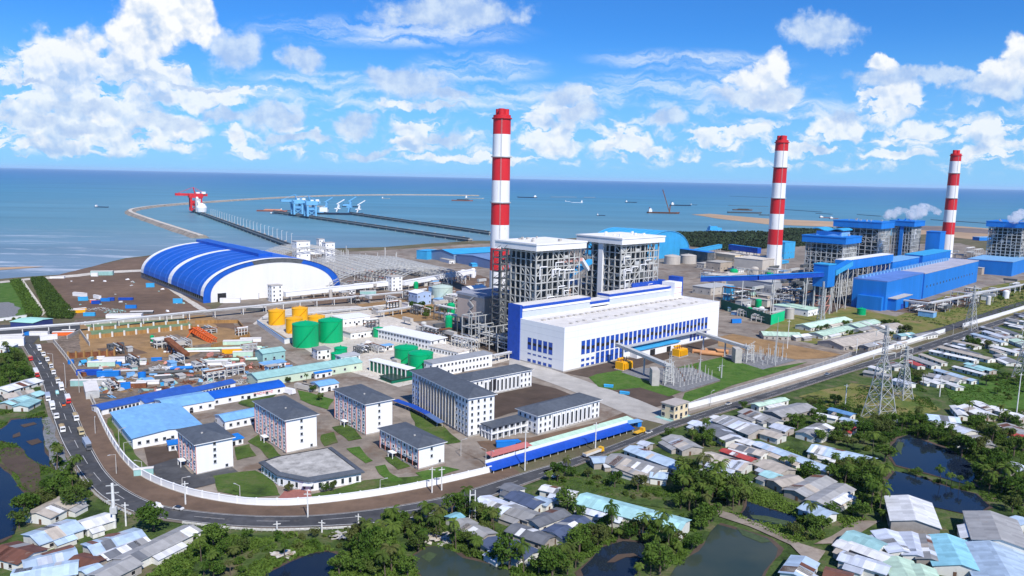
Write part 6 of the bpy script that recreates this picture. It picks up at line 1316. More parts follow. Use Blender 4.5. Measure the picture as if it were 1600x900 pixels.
# ============================================================ GATE AND CANOPIES
t, e = hall('gatehouse', (1053, 658), (1075, 650), (1037.5, 651), 635.5, 'cream two storey gatehouse at the end of the white wall', 'gatehouse', CREAM, M('gate_roof', (0.42, 0.38, 0.35), .85, .12), 43, 13.5, 9, 8.8, 0, 'x', 3, 2, 2, .5, 2.0, 2.0)
MB().box(-3, 16, -3, 11.5, 0, .35).build('plinth', TEAL, t)
MB().box(-.1, .5, 12.2, 13.4, 0, 8.5) if 0 else None
def canopy(name, label, a, b, w, h, m, rows=10, cat='canopy', back=None, dr=.7):
    A, B = gp(*a), gp(*b); d = (B-A); L = d.length; rot = math.atan2(d.y, d.x); t = thing(name, label, cat, A, rot)
    MB().hexa([(0, 0, h-dr), (L, 0, h-dr), (L, w, h), (0, w, h), (0, 0, h-dr+.2), (L, 0, h-dr+.2), (L, w, h+.2), (0, w, h+.2)]).build('roof', m, t)
    for x in lin(1, L-1, rows): MB().box(x-.12, x+.12, .5, .74, 0, h-dr+.05).build('post', PAINT, t)
    if back: MB().box(0, L, w, w+.4, 0, h+1.6).build('back_wall', back, t)
    return t
canopy('roadside_canopy', 'long royal blue roadside canopy with a white back wall', (770, 742), (992, 675), 5.5, 3.6, BLUED, 20, back=WALL, dr=1.8)
t = canopy('long_shed', 'long low pale green roofed shed behind the blue canopy', (829, 708), (990, 661), 5, 2.8, PGREEN, 14); 
t = canopy('parking_canopy', 'red and white low canopy at the end of the earth strip', (768, 722), (832, 704), 5, 3.2, M('faded_red_sheet', (.5, .16, .15), .6, .15), 8)
# ============================================================ WORKERS' SHEDS AND CONSTRUCTION YARD
hall('site_shed', (208, 702), (276, 693), (176, 659), 684, 'large light blue roofed hall behind the first dormitory', 'shed', WALL, LBLUE, 38, 33, 50, 5.6, 1.6, 'y', 8, 3, 1, .8, group='blue roofed sheds')
hall('site_shed', (262, 652), (295, 642), (240, 640), 640, 'light blue wing joined to the large light blue hall', 'shed', WALL, LBLUE, 42, 26, 22, 5, 2, 'x', 5, 0, group='blue roofed sheds')
hall('site_shed', (160, 649), (304, 616), (150, 637), 641, 'long dark blue roofed shed beside the yard rubbish', 'shed', WALL, M('navy_tin', (0.03, 0.10, 0.40), .5, .12, .2, .1, sheet=.08), None, None, 12, 3.2, 1.5, 'x', 22, 2, group='blue roofed sheds')
hall('site_shed', (228, 639), (368, 606), (222, 630), 631, 'long dark blue shed with a white fascia and round windows', 'shed', WALL, MATS['navy_tin'], None, None, 9, 3.4, 1.5, 'x', 24, 2, group='blue roofed sheds')
t, e = hall('site_shed', (329, 635), (431, 614), (306, 628), 626, 'royal blue barrel roofed shed with red writing on its white wall', 'shed', WALL, BLUE, 42, 46, 15, 4.2, 2.2, 'x', 6, 3, group='blue roofed sheds', barrel=True)
for k, (x, w) in enumerate(((26, 1.6), (28, 1.2), (29.6, 1.8), (31.8, 1.0), (33.2, 1.7), (35.2, 1.3), (36.9, 1.6))):
    mb = MB(); mb.box(x, x+.3, -.06, -.002, 1.9, 3.2); mb.box(x+.31, x+w, -.06, -.002, 2.9, 3.2); (mb.box(x+w-.3, x+w, -.06, -.002, 1.9, 2.89) if k % 2 else mb.box(x+.31, x+w, -.06, -.002, 1.9, 2.2)); mb.build('letter', REDP, t)
hall('site_shed', (352, 672), (412, 655), (342, 662), 663, 'light blue roofed shed touching the second dormitory', 'shed', WALL, LBLUE, 42, 34, 14, 4.6, 1.8, 'x', 8, 2, group='blue roofed sheds')
hall('site_shed', (403, 606), (510, 584), (392, 599), 594, 'long teal roofed shed with pale green walls', 'shed', M('pale_green_wall', (.55, .66, .52), .8, .1), TEAL, 42, 76, 17, 5.5, 2.2, 'x', 9, 2)
hall('site_shed', (411, 568), (437, 562), (404, 562), 556, 'short teal roofed shed with a dark open end', 'shed', TEAL, TEAL, 42, 17, 13, 7, 2, 'x', 3, 0)
hall('site_shed', (413, 578), (440, 572), (408, 574), 569, 'small white and blue annex in front of the short teal shed', 'shed', WALL, LBLUE, 42, 16, 8, 3.4, 0, 'x', 3, 0)
hall('site_shed', (500, 614), (530, 604), (488, 602), 600, 'light blue hut behind the third dormitory', 'shed', WALL, LBLUE, 42, 13, 12, 4.2, 1.2, 'x', 3, 1, group='blue roofed sheds')
hall('site_shed', (493, 592), (512, 588), (484, 585), 586, 'white hut with a bright blue corner by the service road', 'shed', WALL, BLUEB, 42, 12, 9, 3.6, 1, 'x', 2, 1)
hall('site_shed', (213, 722), (238, 714), (205, 714), 712, 'blue and white lean-to beside the first dormitory yard', 'shed', WALL, BLUEB, 42, 14, 5, 3, 0, 'x', 3, 0) if 0 else None
hall('site_shed', (264, 706), (278, 702), (238, 694), 698, 'low blue lean-to between the light blue hall and the first dormitory', 'shed', WALL, BLUEB, 30, 14, 6, 3.4, 0, 'x', 3, 0)
hall('site_shed', (349, 700), (372, 694), (338, 690), 690, 'tiny blue roofed hut behind the first dormitory', 'shed', WALL, BLUEB, 40, 10, 8, 3, 0, 'x', 2, 0)
hall('gate_shed', (52, 514), (73, 508), (42, 503), 506, 'pale teal roofed checkpoint over the road at the left edge', 'shed', M('navy_wall', (.04, .06, .2), .6), M('mint_sheet', (.38, .70, .60), .6, .08), 80, 22, 22, 5, 1, 'y', door='')
for k, (x, y, L, W, r, m, lab) in enumerate(((438, 612, 12, 3.4, -30, CHW, 'white bus parked beside the teal roofed shed'), (462, 606, 16, 3.6, -30, GREYT, 'left pale boat shaped container in the garden plot'), (472, 607, 14, 3.2, -32, GREYT, 'right pale boat shaped container in the garden plot'))):
    o = MB().hexa([(0, -W/2, .6), (L, -W/2, .6), (L, W/2, .6), (0, W/2, .6), (.4, -W*.4, 3.4), (L-.4, -W*.4, 3.4), (L-.4, W*.4, 3.4), (.4, W*.4, 3.4)]).box(1, 2.4, -W/2-.1, W/2+.1, 0, .6).box(L-3, L-1.6, -W/2-.1, W/2+.1, 0, .6).build('parked_bus' if k == 0 else 'container', m, None, gp(x, y), math.radians(r)); tag(o, lab, 'bus' if k == 0 else 'container')
# green basins' sheet-pile walls and posts
def lowwall(label, pxs, h, m, name='sheet_pile_wall', post=None, pm=PAINT):
    P = [gp(*q) for q in pxs]; t = thing(name, label, 'retaining wall', P[0]); mb = MB(); pb = MB()
    for a, b in zip(P, P[1:]):
        mb.bar(a-P[0]+Vector((0, 0, h/2)), b-P[0]+Vector((0, 0, h/2)), .6, h)
        if post:
            for k in range(int((b-a).length/post)+1): q = a.lerp(b, min(1, k*post/(b-a).length))-P[0]; pb.box(q.x-.6, q.x+.6, q.y-1.2, q.y-.31, 0, h+1.2)
    mb.build('sheeting', m, t)
    if post: pb.build('post', pm, t)
OCW = M('ochre_sheet_pile', (.36, .20, .07), .85, .3, .5, .3, (.2, .09, .04), streak=True)
lowwall('long ochre sheet pile wall with white posts along the green basin', [(138, 530), (297, 514), (318, 516)], 3.2, OCW, post=9)
lowwall('ochre sheet pile wall along the back of the green basin', [(140, 517), (293, 505)], 2.4, OCW, post=10)
lowwall('farthest pale wall behind the thin green basin', [(134, 508), (288, 497)], 2.2, CONC, post=10)
lowwall('rusty ochre wall at the left of the excavation', [(108, 560), (180, 556), (182, 548)], 4.0, RUST, post=5, pm=OCW)
lowwall('ochre wall at the right of the excavation', [(330, 545), (390, 527), (372, 505), (305, 506)], 3.2, OCW)
lowwall('grey concrete ramp wall at the left of the excavation', [(105, 530), (125, 520), (140, 541)], 3, CONC)
def boom(p0, z0, p1, z1, w, m, label, leg=True):
    a, b = gp(*p0), gp(*p1); t = thing('crane_boom', label, 'crane boom', a); A, B = Vector((0, 0, z0)), b-a+Vector((0, 0, z1)); d = (B-A).normalized(); s = d.cross(Vector((0, 0, 1))).normalized()*w/2; up = s.cross(d).normalized()*w/2; mb = MB(); n = 10; pr = None
    for k in range(n+1):
        c_ = A.lerp(B, k/n); q = [c_+s+up, c_-s+up, c_-s-up, c_+s-up]
        if pr:
            for i in range(4): mb.bar(pr[i], q[i], .5); mb.bar(pr[i], q[(i+1) % 4], .3); mb.bar(pr[(i+1) % 4], q[i], .3)
        pr = q
    mb.build('lattice', m, t)
    if leg:
        lg = MB(); 
        for q in (A+s, A-s): lg.bar(q, (q.x*1.5-4, q.y*1.5, 0), .6)
        lg.bar(A+(B-A)*.3, (d.x*12, d.y*12+3, 0), .5); lg.build('leg', m, t)
    return t
boom((305, 527), 6.5, (335, 536), 1.5, 4.5, ORANGE, 'bright orange lattice crane boom lying over the excavation')
boom((298, 519), 1, (306, 526), 6, 3, ORANGE, 'short orange lattice jib leaning on the bright orange boom', False)
t = thing('loading_chute', 'rusty brown steel chute on legs in the construction yard', 'chute', gp(262, 552)); b = gp(292, 563)-gp(262, 552)
MB().bar((0, 0, 11), b+Vector((0, 0, 4)), 4.5, 2.2).build('trough', RUST, t); 
for s in (.08, .3, .6): q = b*s; MB().bar((q.x-2, q.y, 0), (q.x, q.y, 10.5-6.5*s), .5).build('leg', RUST, t); MB().bar((q.x+2.5, q.y+1, 0), (q.x, q.y, 10.5-6.5*s), .5).build('leg', RUST, t)
# pipes, drums, containers, piles: each its own thing
YC = {'b': BLUEB, 'c': CYAN, 'g': TEAL, 'w': CHW, 'r': RUST, 'o': ORANGE, 'k': STEELD, 's': STEEL, 'p': PGREEN, 'y': YELT, 'd': BLUED}
YN = {'b': 'bright blue', 'c': 'cyan', 'g': 'teal green', 'w': 'white', 'r': 'rust red', 'o': 'orange', 'k': 'dark', 's': 'grey', 'p': 'pale green', 'y': 'yellow', 'd': 'navy blue'}
items = [('drum', 111, 569, 4, 3, 0, 'b'), ('pipe', 130, 570, 4, 3.2, 60, 'c'), ('pipe', 148, 571, 5, 3.6, 60, 'b'), ('pipe', 139, 572, 4, 2.6, 60, 'r'), ('box', 160, 572, 26, 6, 12, 'p'), ('box', 158, 562, 7, 4, 15, 'w'), ('box', 190, 566, 34, 6, 14, 'w'), ('box', 186, 572, 5, 5, 10, 'b'), ('box', 218, 570, 14, 4, 12, 'w'), ('box', 245, 564, 10, 4, 14, 'b'), ('box', 140, 586, 22, 6, 8, 'd'), ('box', 170, 588, 20, 6, 10, 'b'), ('pipe', 178, 582, 30, 1.6, 12, 's'), ('drum', 222, 590, 5, 3.4, 0, 'b'), ('box', 128, 603, 18, 7, 8, 'g'), ('box', 160, 602, 16, 7, 10, 's'), ('box', 143, 615, 26, 6, -58, 's'), ('box', 172, 606, 12, 6, 12, 'w'), ('box', 196, 608, 8, 7, 35, 'b'), ('box', 188, 607, 10, 8, 12, 'k'), ('box', 215, 606, 16, 6, 12, 'r'), ('box', 232, 600, 20, 4, 12, 'w'), ('box', 255, 598, 14, 9, 20, 'k'), ('box', 262, 602, 12, 3, 22, 'c'),
 ('pipe', 250, 585, 36, 2.2, 18, 'k'), ('pipe', 285, 578, 16, 2.4, 18, 'b'), ('pipe', 318, 573, 24, 2.2, 12, 'w'), ('box', 338, 570, 16, 4, 12, 's'), ('pipe', 360, 565, 40, 2.2, 14, 'p'), ('pipe', 345, 547, 60, 2.0, 14, 'p'), ('box', 372, 538, 22, 4, 12, 'p'), ('box', 392, 534, 16, 4, 14, 'w'), ('pipe', 300, 551, 40, 1.4, 10, 'w'), ('box', 380, 557, 14, 5, 14, 'p'), ('box', 365, 552, 16, 5, 14, 'y'), ('heap', 347, 558, 14, 4, 0, 'r'), ('heap', 295, 598, 12, 2, 0, 'r'), ('heap', 340, 588, 16, 2.5, 0, 'k'), ('heap', 375, 598, 14, 3, 0, 's'), ('heap', 310, 590, 16, 2.5, 0, 'k'), ('heap', 360, 580, 18, 3, 0, 'r'), ('heap', 275, 590, 14, 2.2, 0, 'k'), ('heap', 440, 575, 12, 2.4, 0, 'k'), ('heap', 330, 600, 14, 2.5, 0, 's'), ('heap', 250, 575, 16, 1.5, 0, 's'), ('heap', 390, 575, 14, 3, 0, 'r'),
 ('box', 205, 482, 10, 4, 10, 'b'), ('box', 130, 470, 9, 5, 20, 'c'), ('box', 146, 473, 6, 4, 0, 'o'), ('box', 150, 475, 8, 4, 10, 'd'), ('box', 165, 471, 9, 4, 10, 'b'), ('box', 174, 470, 6, 4, 10, 'd'), ('box', 197, 469, 14, 3, 10, 'd'), ('box', 125, 463, 16, 5, -20, 'w'), ('box', 152, 467, 10, 5, -30, 'w'), ('heap', 155, 484, 26, 3, 0, 's'), ('heap', 180, 487, 22, 3, 0, 'g'), ('box', 122, 489, 12, 4, 30, 'y'), ('box', 140, 494, 10, 4, 10, 'c'), ('box', 235, 449, 9, 6, 20, 'c'), ('box', 278, 474, 9, 6, 10, 'c'), ('box', 160, 430, 26, 7, 14, 'g'), ('box', 148, 432, 8, 6, 10, 'w'), ('box', 90, 435, 16, 3, 14, 'w'), ('box', 120, 486, 16, 3, 50, 'y'), ('box', 222, 490, 20, 3, 14, 'k'), ('box', 195, 496, 30, 4, 14, 'w'),
 ('box', 62, 524, 14, 4, 8, 'w'), ('box', 76, 531, 12, 5, 40, 'w'), ('box', 44, 524, 9, 4, 10, 'b'), ('box', 100, 524, 16, 4, 14, 'o'), ('box', 108, 521, 10, 4, 14, 'r'), ('box', 12, 531, 22, 5, 20, 'w'), ('box', 10, 541, 24, 8, 25, 'w'), ('box', 455, 462, 18, 4, 12, 'b'), ('box', 545, 456, 14, 5, 12, 'k'), ('box', 575, 461, 18, 6, 12, 'g'), ('box', 400, 485, 18, 4, 12, 'k'), ('box', 360, 473, 20, 6, 12, 'w'), ('box', 385, 467, 26, 8, 12, 'w'), ('box', 225, 742, 8, 4, 20, 'g'), ('box', 790, 698, 10, 4, 12, 'b'), ('box', 1150, 505, 10, 5, 14, 'b'), ('box', 976, 616, 6, 2, -20, 'c'), ('box', 951, 605, 6, 2, -12, 'c')]
cnt = {}
for kind, x, y, L, h, r, c_ in items:
    if kind == 'box' and 555 < y < 612 and x < 270: L *= .68; h *= .72
    p = gp(x, y); nm = {'box': 'container', 'pipe': 'large_pipe', 'drum': 'open_drum', 'heap': 'scrap_heap'}[kind]; m = YC[c_]
    where = 'in the construction yard' if 500 < y < 625 and 100 < x < 450 else ('on the brown earth field' if y < 500 and x < 300 else ('by the road junction at the left edge' if x < 110 else 'on the plant ground'))
    key = (kind, c_, where); cnt[key] = cnt.get(key, 0)+1
    if kind == 'box':
        W = max(2.6, L*.28); t = thing(nm, '', 'container', p, math.radians(r)); MB().box(-L/2, L/2, -W/2, W/2, .25, h*.78).build('body', m, t); gable(L, W, 0, .35, .15, .12).build('lid', m if c_ in 'bcd' else MATS['roof_membrane'], t, (-L/2, -W/2, h*.78)); MB().box(-L/2-.06, -L/2-.002, -W*.3, W*.3, .4, h*.6).build('door', STEELD, t)
    elif kind == 'pipe':
        t = thing(nm, '', 'pipe', p, math.radians(r)); MB().tube((-L/2, 0, h/2+.3), (L/2, 0, h/2+.3), h/2, n=14, cap=False).build('shell', m, t); MB().tube((-L/2+.5, 0, h/2+.3), (L/2-.5, 0, h/2+.3), h/2*.9, n=14).build('inner_plug', STEELD, t); MB().box(-L*.3-.3, -L*.3+.3, -h/2, h/2, 0, .5).box(L*.3-.3, L*.3+.3, -h/2, h/2, 0, .5).build('cradle', RUST, t)
    elif kind == 'drum':
        t = thing(nm, '', 'drum', p, 0); MB().lathe([(L/2, 0), (L/2, h), (L/2-.3, h), (L/2-.3, h-1)], 20).build('shell', m, t)
    else:
        t = MB(); rr = random.Random(int(x*7+y))
        for k in range(46):
            a, q = rr.uniform(0, 6.28), rr.random()**.6*L/2; z = h*(1-q/(L/2))*rr.random(); v = Vector((q*math.cos(a), q*math.sin(a)*.7, z)); d = Vector((rr.uniform(-1, 1), rr.uniform(-1, 1), rr.uniform(-.3, .4)))*rr.uniform(.8, 2.6); t.bar(v-d, v+d, rr.uniform(.15, .7), rr.uniform(.1, .5))
        t = t.build(nm, m, None, p)
    t['category'] = {'box': 'container', 'pipe': 'pipe', 'drum': 'drum', 'heap': 'scrap heap'}[kind]; t['group'] = nm.replace('_', ' ')+'s '+where; t['tmp'] = f"{YN[c_]} {nm.replace('_', ' ')}|{where}|{x}"
rj = random.Random(99); JM = [STEEL, RUST, TEAL, CHW, STEELD, LBLUE, OCHRE, REDTR]
jpoly = [(120, 562), (200, 566), (300, 560), (400, 538), (440, 560), (470, 585), (400, 590), (372, 600), (300, 606), (232, 618), (165, 630), (150, 615), (128, 585)]
jp = [gp(*q) for q in jpoly]; jx = [p.x for p in jp]; jy = [p.y for p in jp]
def inp(x, y):
    r = False; j = len(jp)-1
    for i in range(len(jp)):
        if (jp[i].y > y) != (jp[j].y > y) and x < (jp[j].x-jp[i].x)*(y-jp[i].y)/(jp[j].y-jp[i].y)+jp[i].x: r = not r
        j = i
    return r
k = 0
while k < 210:
    x, y = rj.uniform(min(jx), max(jx)), rj.uniform(min(jy), max(jy))
    if not inp(x, y): continue
    k += 1; q = rj.random(); mb = MB(); jc = rj.randrange(8); m = JM[jc]; jn = ('grey', 'rust red', 'teal', 'white', 'dark', 'light blue', 'ochre', 'dull red')[jc]
    if q < .4:
        for n in range(rj.randint(2, 5)): mb.box(-rj.uniform(1.5, 4.5), rj.uniform(1.5, 4.5), n*.7-1.2, n*.7-.7, .05+.3*(n % 2), .35+.3*(n % 2))
        nm, lab, ct = 'plank_stack', jn+' loose stack of beams and boards among the construction yard litter', 'stack'
    elif q < .7: mb.hexa([(-2, -1.4, 0), (2, -1.2, 0), (1.8, 1.3, 0), (-1.8, 1.5, 0), (-1.2, -.6, 1.6), (1.3, -.8, 1.1), (.9, .6, 1.9), (-1.1, .8, 1.2)]); nm, lab, ct = 'covered_pile', jn+' small covered pile among the construction yard litter', 'pile'
    elif q < .85: mb.tube((-2.5, 0, .7), (2.5, 0, .7), .7, n=10); nm, lab, ct = 'short_pipe', jn+' short pipe section lying in the construction yard litter', 'pipe'
    else: mb.box(-2.4, 2.4, -1.1, 1.1, .2, 2.4).box(-2.5, 2.5, -1.2, 1.2, 2.4, 2.55); nm, lab, ct = 'site_cabin', jn+' small site cabin among the construction yard litter', 'site cabin'
    tag(mb.build(nm, m, None, (x, y, .12), rj.uniform(0, 3.14)), lab, ct, jn+' '+ct+' litter in the construction yard')
# dense small works in the old and new plant
def pin(x, y, P):
    r = False; j = len(P)-1
    for i in range(len(P)):
        if (P[i].y > y) != (P[j].y > y) and x < (P[j].x-P[i].x)*(y-P[i].y)/(P[j].y-P[i].y)+P[i].x: r = not r
        j = i
    return r
def works(pxs, n, place, mix, seed, hs=1.0, pal=None):
    P = [gp(*q) for q in pxs]; rr = random.Random(seed); x0, x1 = min(p.x for p in P), max(p.x for p in P); y0, y1 = min(p.y for p in P), max(p.y for p in P); k = 0; got = []; pal = pal or [GREYT, CONCL, WALL, STEEL, LBLUE, MATS['tan_wall']]; tr = 0
    while k < n and tr < 6000:
        tr += 1; x, y = rr.uniform(x0, x1), rr.uniform(y0, y1)
        if not pin(x, y, P) or any((Vector((x, y, 0))-g).length < 9*hs for g in got): continue
        got.append(Vector((x, y, 0))); k += 1; q = rr.choices(range(4), mix)[0]; rot = PR+rr.choice((0, math.pi/2)); o0 = Vector((x, y, 0)); cn_ = ('works_hut', 'steel_rack', 'process_tank', 'flue_duct')[q]
        t = thing(cn_, ('small flat roofed hut ', 'small steel rack carrying pipes ', 'small upright vessel ', 'grey duct run on short legs ')[q]+place, ('hut', 'pipe rack', 'tank', 'duct')[q], o0, rot, ('huts ', 'racks ', 'vessels ', 'ducts ')[q]+place)
        t['tmp'] = ('flat roofed works hut', 'steel rack carrying pipes', 'upright vessel', 'duct run on short legs')[q]+f'|{place}|{topx(o0)[0]}'
        if q == 0:
            L, W, H = rr.uniform(7, 16)*hs, rr.uniform(5, 10)*hs, rr.uniform(3.5, 8)*hs; m = rr.choice(pal); MB().box(0, L, 0, W, 0, H).build('wall', m, t); MB().box(-.4, L+.4, -.4, W+.4, H, H+.4).build('roof', rr.choice((CONC, KERB, LBLUE, STEEL)), t); MB().box(L*.3, L*.3+1.6, -.08, -.002, 0, 2.4).build('door', DGLASS, t)
            for u in (.15, .6, .8): link('window', winmesh(1.4, 1.3), t, (L*u, 0, H*.5))
        elif q == 1:
            L, W, H = rr.uniform(12, 26)*hs, rr.uniform(5, 8), rr.uniform(6, 13)*hs; mb = MB()
            for a in lin(0, L, 4):
                for b in (0, W): mb.box(a-.3, a+.3, b-.3, b+.3, 0, H)
            for z in (H*.5, H):
                for b in (0, W): mb.box(-.3, L+.3, b-.25, b+.25, z-.3, z+.1)
                for a in lin(0, L, 4): mb.box(a-.25, a+.25, 0, W, z-.3, z+.1)
            mb.build('rack_frame', rr.choice((STEELL, STEEL, STEELD)), t)
            for b in range(4): z = H*(.5 if b % 2 else 1)+.5; MB().tube((-1, W*(b+.6)/5, z), (L+1, W*(b+.6)/5, z), rr.uniform(.3, .7), n=8).build('pipe', rr.choice((STEELL, CHW, STEEL, RUST)), t)
        elif q == 2:
            r, H = rr.uniform(2, 4.5)*hs, rr.uniform(5, 12)*hs; MB().lathe([(r, 0), (r, H), (r*.6, H+r*.35), (.2, H+r*.45)], 20).build('shell', rr.choice((GREYT, CHW, GREENT, STEELL)), t); MB().bar((r+.3, 0, 0), (r+.3, 0, H), .5, .2).build('ladder', STEEL, t)
        else:
            L, H = rr.uniform(10, 24)*hs, rr.uniform(4, 9)*hs; MB().box(0, L, 0, 3.4, H, H+3).build('duct', rr.choice((STEEL, GREYT, STEELD)), t)
            for a in (.1, .9): MB().box(L*a-.3, L*a+.3, 1.4, 2.0, 0, H).build('leg', STEEL, t)
works([(1130, 472), (1200, 456), (1255, 450), (1300, 468), (1285, 486), (1215, 480), (1140, 484)], 34, 'under the dark blue conveyor', (3, 5, 2, 3), 1, 1.3)
works([(1095, 430), (1180, 412), (1240, 428), (1255, 440), (1120, 446)], 30, 'around the foot of the middle chimney', (5, 3, 2, 2), 2, 1.5)
works([(645, 482), (700, 470), (765, 468), (785, 500), (765, 540), (705, 520)], 26, 'left of the first boiler house', (1, 6, 2, 4), 3, 1.1)
works([(560, 472), (650, 462), (700, 478), (640, 500), (580, 490)], 16, 'by the white trestle', (2, 5, 1, 2), 4, .8)
works([(640, 445), (745, 428), (765, 448), (700, 462), (650, 458)], 16, 'behind the pale green tank', (6, 2, 2, 1), 5, 1.0)
works([(1400, 490), (1520, 466), (1600, 440), (1600, 462), (1480, 498)], 26, 'below the blue turbine hall', (4, 4, 1, 2), 6, 1.0)
works([(1130, 486), (1205, 506), (1218, 499), (1155, 480)], 12, 'inside the green sheet fence', (4, 2, 2, 1), 7, .8, [CONC, GREYT, PGREEN, LBLUE])
works([(640, 505), (700, 525), (760, 550), (735, 552), (690, 540)], 12, 'beside the long white workshop', (1, 5, 1, 3), 8, .8)
works([(500, 455), (600, 448), (610, 458), (520, 468)], 12, 'under the white conveyor gallery', (4, 3, 1, 2), 9, .8)
works([(1490, 398), (1560, 402), (1590, 420), (1540, 440), (1490, 420)], 16, 'right of the farthest chimney', (2, 5, 1, 3), 10, 1.6)
works([(560, 500), (600, 510), (690, 575), (640, 590), (560, 545)], 12, 'on the pale tank yard concrete', (3, 3, 1, 1), 12, .55)
works([(130, 545), (240, 530), (300, 520), (385, 522), (330, 545), (200, 560)], 13, 'in the ochre excavation', (1, 7, 1, 1), 21, .55)
works([(165, 575), (300, 562), (420, 548), (440, 575), (380, 592), (260, 606), (170, 620)], 22, 'amid the construction yard litter', (5, 5, 1, 2), 22, .55, [RUST, STEEL, TEAL, LBLUE, WALL, PGREEN])
# ============================================================ VEHICLES
TW = MB()
for x in (1.1, 5.6, 6.8):
    for y in (-1.05, 1.05): TW.tube((x, y-.16, .5), (x, y+.16, .5), .5, n=10)
WHEELS = TW.mesh('wheels', RUBBER)
wheel_me = MB().tube((0, -.17, 0), (0, .17, 0), .5, n=10).mesh('wheel', RUBBER); tyre_car = MB().tube((0, -.12, 0), (0, .12, 0), .33, n=10).mesh('wheel', RUBBER)
CABW = M('cab_white', (.72, .72, .72), .35, .05); CABR = M('cab_red', (.55, .03, .03), .35, .05); TAN = M('tan_tarpaulin', (.42, .32, .18), .9, .15, .6); GBL = M('grey_blue_box', (.32, .38, .48), .6, .1); CARW = CABW; TEALV = M('teal_van', (.25, .5, .52), .35, .05)
def truck(p, rot, cab, load, L, label, group, cover='box'):
    t = thing('cargo_truck', label, 'truck', p, rot, group); z0 = .46
    c = MB(); c.hexa([(L-2.1, -1.2, .55), (L, -1.2, .55), (L, 1.2, .55), (L-2.1, 1.2, .55), (L-2.1, -1.15, 2.9), (L-.35, -1.15, 2.9), (L-.35, 1.15, 2.9), (L-2.1, 1.15, 2.9)]); cb_ = c.build('cab', cab, t); MB().box(L-.33, L-.10, -1.0, 1.0, 1.7, 2.55).build('windscreen', GLASS, cb_)
    if cover == 'box': MB().box(0, L-2.3, -1.25, 1.25, 1.0, 3.5).build('cargo_box', load, t)
    elif cover == 'dump': MB().hexa([(0.1, -1.1, 1), (L-2.4, -1.1, 1), (L-2.4, 1.1, 1), (.1, 1.1, 1), (-.2, -1.3, 2.3), (L-2.3, -1.3, 2.3), (L-2.3, 1.3, 2.3), (-.2, 1.3, 2.3)]).build('dump_body', load, t); MB().hexa([(.1, -1.2, 2.3), (L-2.5, -1.2, 2.3), (L-2.5, 1.2, 2.3), (.1, 1.2, 2.3), (1, -.3, 2.9), (L-3.4, -.3, 2.9), (L-3.4, .3, 2.9), (1, .3, 2.9)]).build('load', TAN, t)
    else: MB().box(0, L-2.3, -1.25, 1.25, 1.0, 1.5).build('flatbed', load, t)
    MB().box(0, L-1.5, -.5, .5, .7, .98).build('chassis', STEELD, t)
    for x in (.9, 2.1, L-1.2):
        for y in (-1.08, 1.08): link('wheel', wheel_me, t, (x, y, .5))
    return t
def car(p, rot, m, label, group, van=False):
    t = thing('parked_car', label, 'van' if van else 'car', p, rot, group); h = 1.0 if not van else 1.1
    MB().hexa([(0, -.85, .35), (4.4, -.85, .35), (4.4, .85, .35), (0, .85, .35), (0.05, -.88, h), (4.3, -.88, h-.1), (4.3, .88, h-.1), (.05, .88, h)]).build('body', m, t)
    MB().hexa([(.2 if van else .5, -.84, h), (3.5, -.84, h-.08), (3.5, .84, h-.08), (.2 if van else .5, .84, h), (.4 if van else 1.1, -.7, 2.0 if van else 1.5), (2.9 if van else 2.7, -.7, 2.0 if van else 1.5), (2.9 if van else 2.7, .7, 2.0 if van else 1.5), (.4 if van else 1.1, .7, 2.0 if van else 1.5)]).build('cabin', GLASS if not van else m, t)
    for x in (.85, 3.5):
        for y in (-.8, .8): link('wheel', tyre_car, t, (x, y, .33))
    return t
def roaddir(px, py):
    p = gp(px, py); best = min(range(len(RLn)-1), key=lambda i: (RLn[i].lerp(RRn[i], .5)-p).length); d = RLn[best+1]-RLn[best]; return math.atan2(d.y, d.x)
TRK = [(60, 546, CABW, CABW, 9, 'box', 'white box truck farthest up the right hand queue'), (66, 554, CABW, GBL, 9, 'dump', 'white truck second from the far end of the queue'), (72, 562, CABW, STEELD, 9, 'dump', 'white truck with a dark body, third in the queue'), (78, 572, CABW, TAN, 10, 'dump', 'cream loaded truck in the middle of the queue'), (82, 582, CABW, TAN, 9, 'dump', 'tan truck just before the white pair in the queue'), (89.5, 596, CABW, GREYT, 9, 'dump', 'white truck next to the grey wall lamp'), (95, 606, CABW, CABW, 10, 'box', 'white box truck ahead of the red cab truck'), (105, 625, CABR, CABW, 11, 'box', 'white box truck with a bright red cab'), (117, 652, CABW, GBL, 10, 'dump', 'white truck with a grey load behind the red cab truck'), (125, 675, M('tan_cab', (.5, .42, .25), .5), TAN, 8, 'dump', 'tan tarpaulin covered truck'), (133, 694, M('dark_cab', (.1, .1, .11), .5), GBL, 13, 'box', 'long grey blue trailer truck nearest the bend')]
for x, y, cab, load, L, cv, lab in TRK: truck(gp(x, y)+Vector((0, 0, .37)), roaddir(x, y), cab, load, L, lab, 'trucks queued on the left road', cv)
for x, y, cab, load, L, cv, lab in [(46.5, 561, CABR, REDP, 9, 'dump', 'red truck at the roadside beside the green trees'), (55, 583, CABR, CABW, 15, 'box', 'long white trailer with a red end at the left roadside'), (74, 622, CABW, GBL, 10, 'box', 'grey truck on the left verge beside the rubble'), (81, 636, CABW, CABW, 9, 'box', 'pale truck on the left verge beside the teal roof'), (87, 650, CABW, GREYT, 8, 'flat', 'white flatbed truck on the left verge'), (96, 670, CABW, RUST, 9, 'dump', 'white cabbed truck nearest the bend on the left verge')]:
    truck(gp(x, y)+Vector((0, 0, .37)), roaddir(x, y), cab, load, L, lab, 'trucks on the left verge', cv)
YEL = M('truck_yellow', (.72, .40, .02), .4, .05)
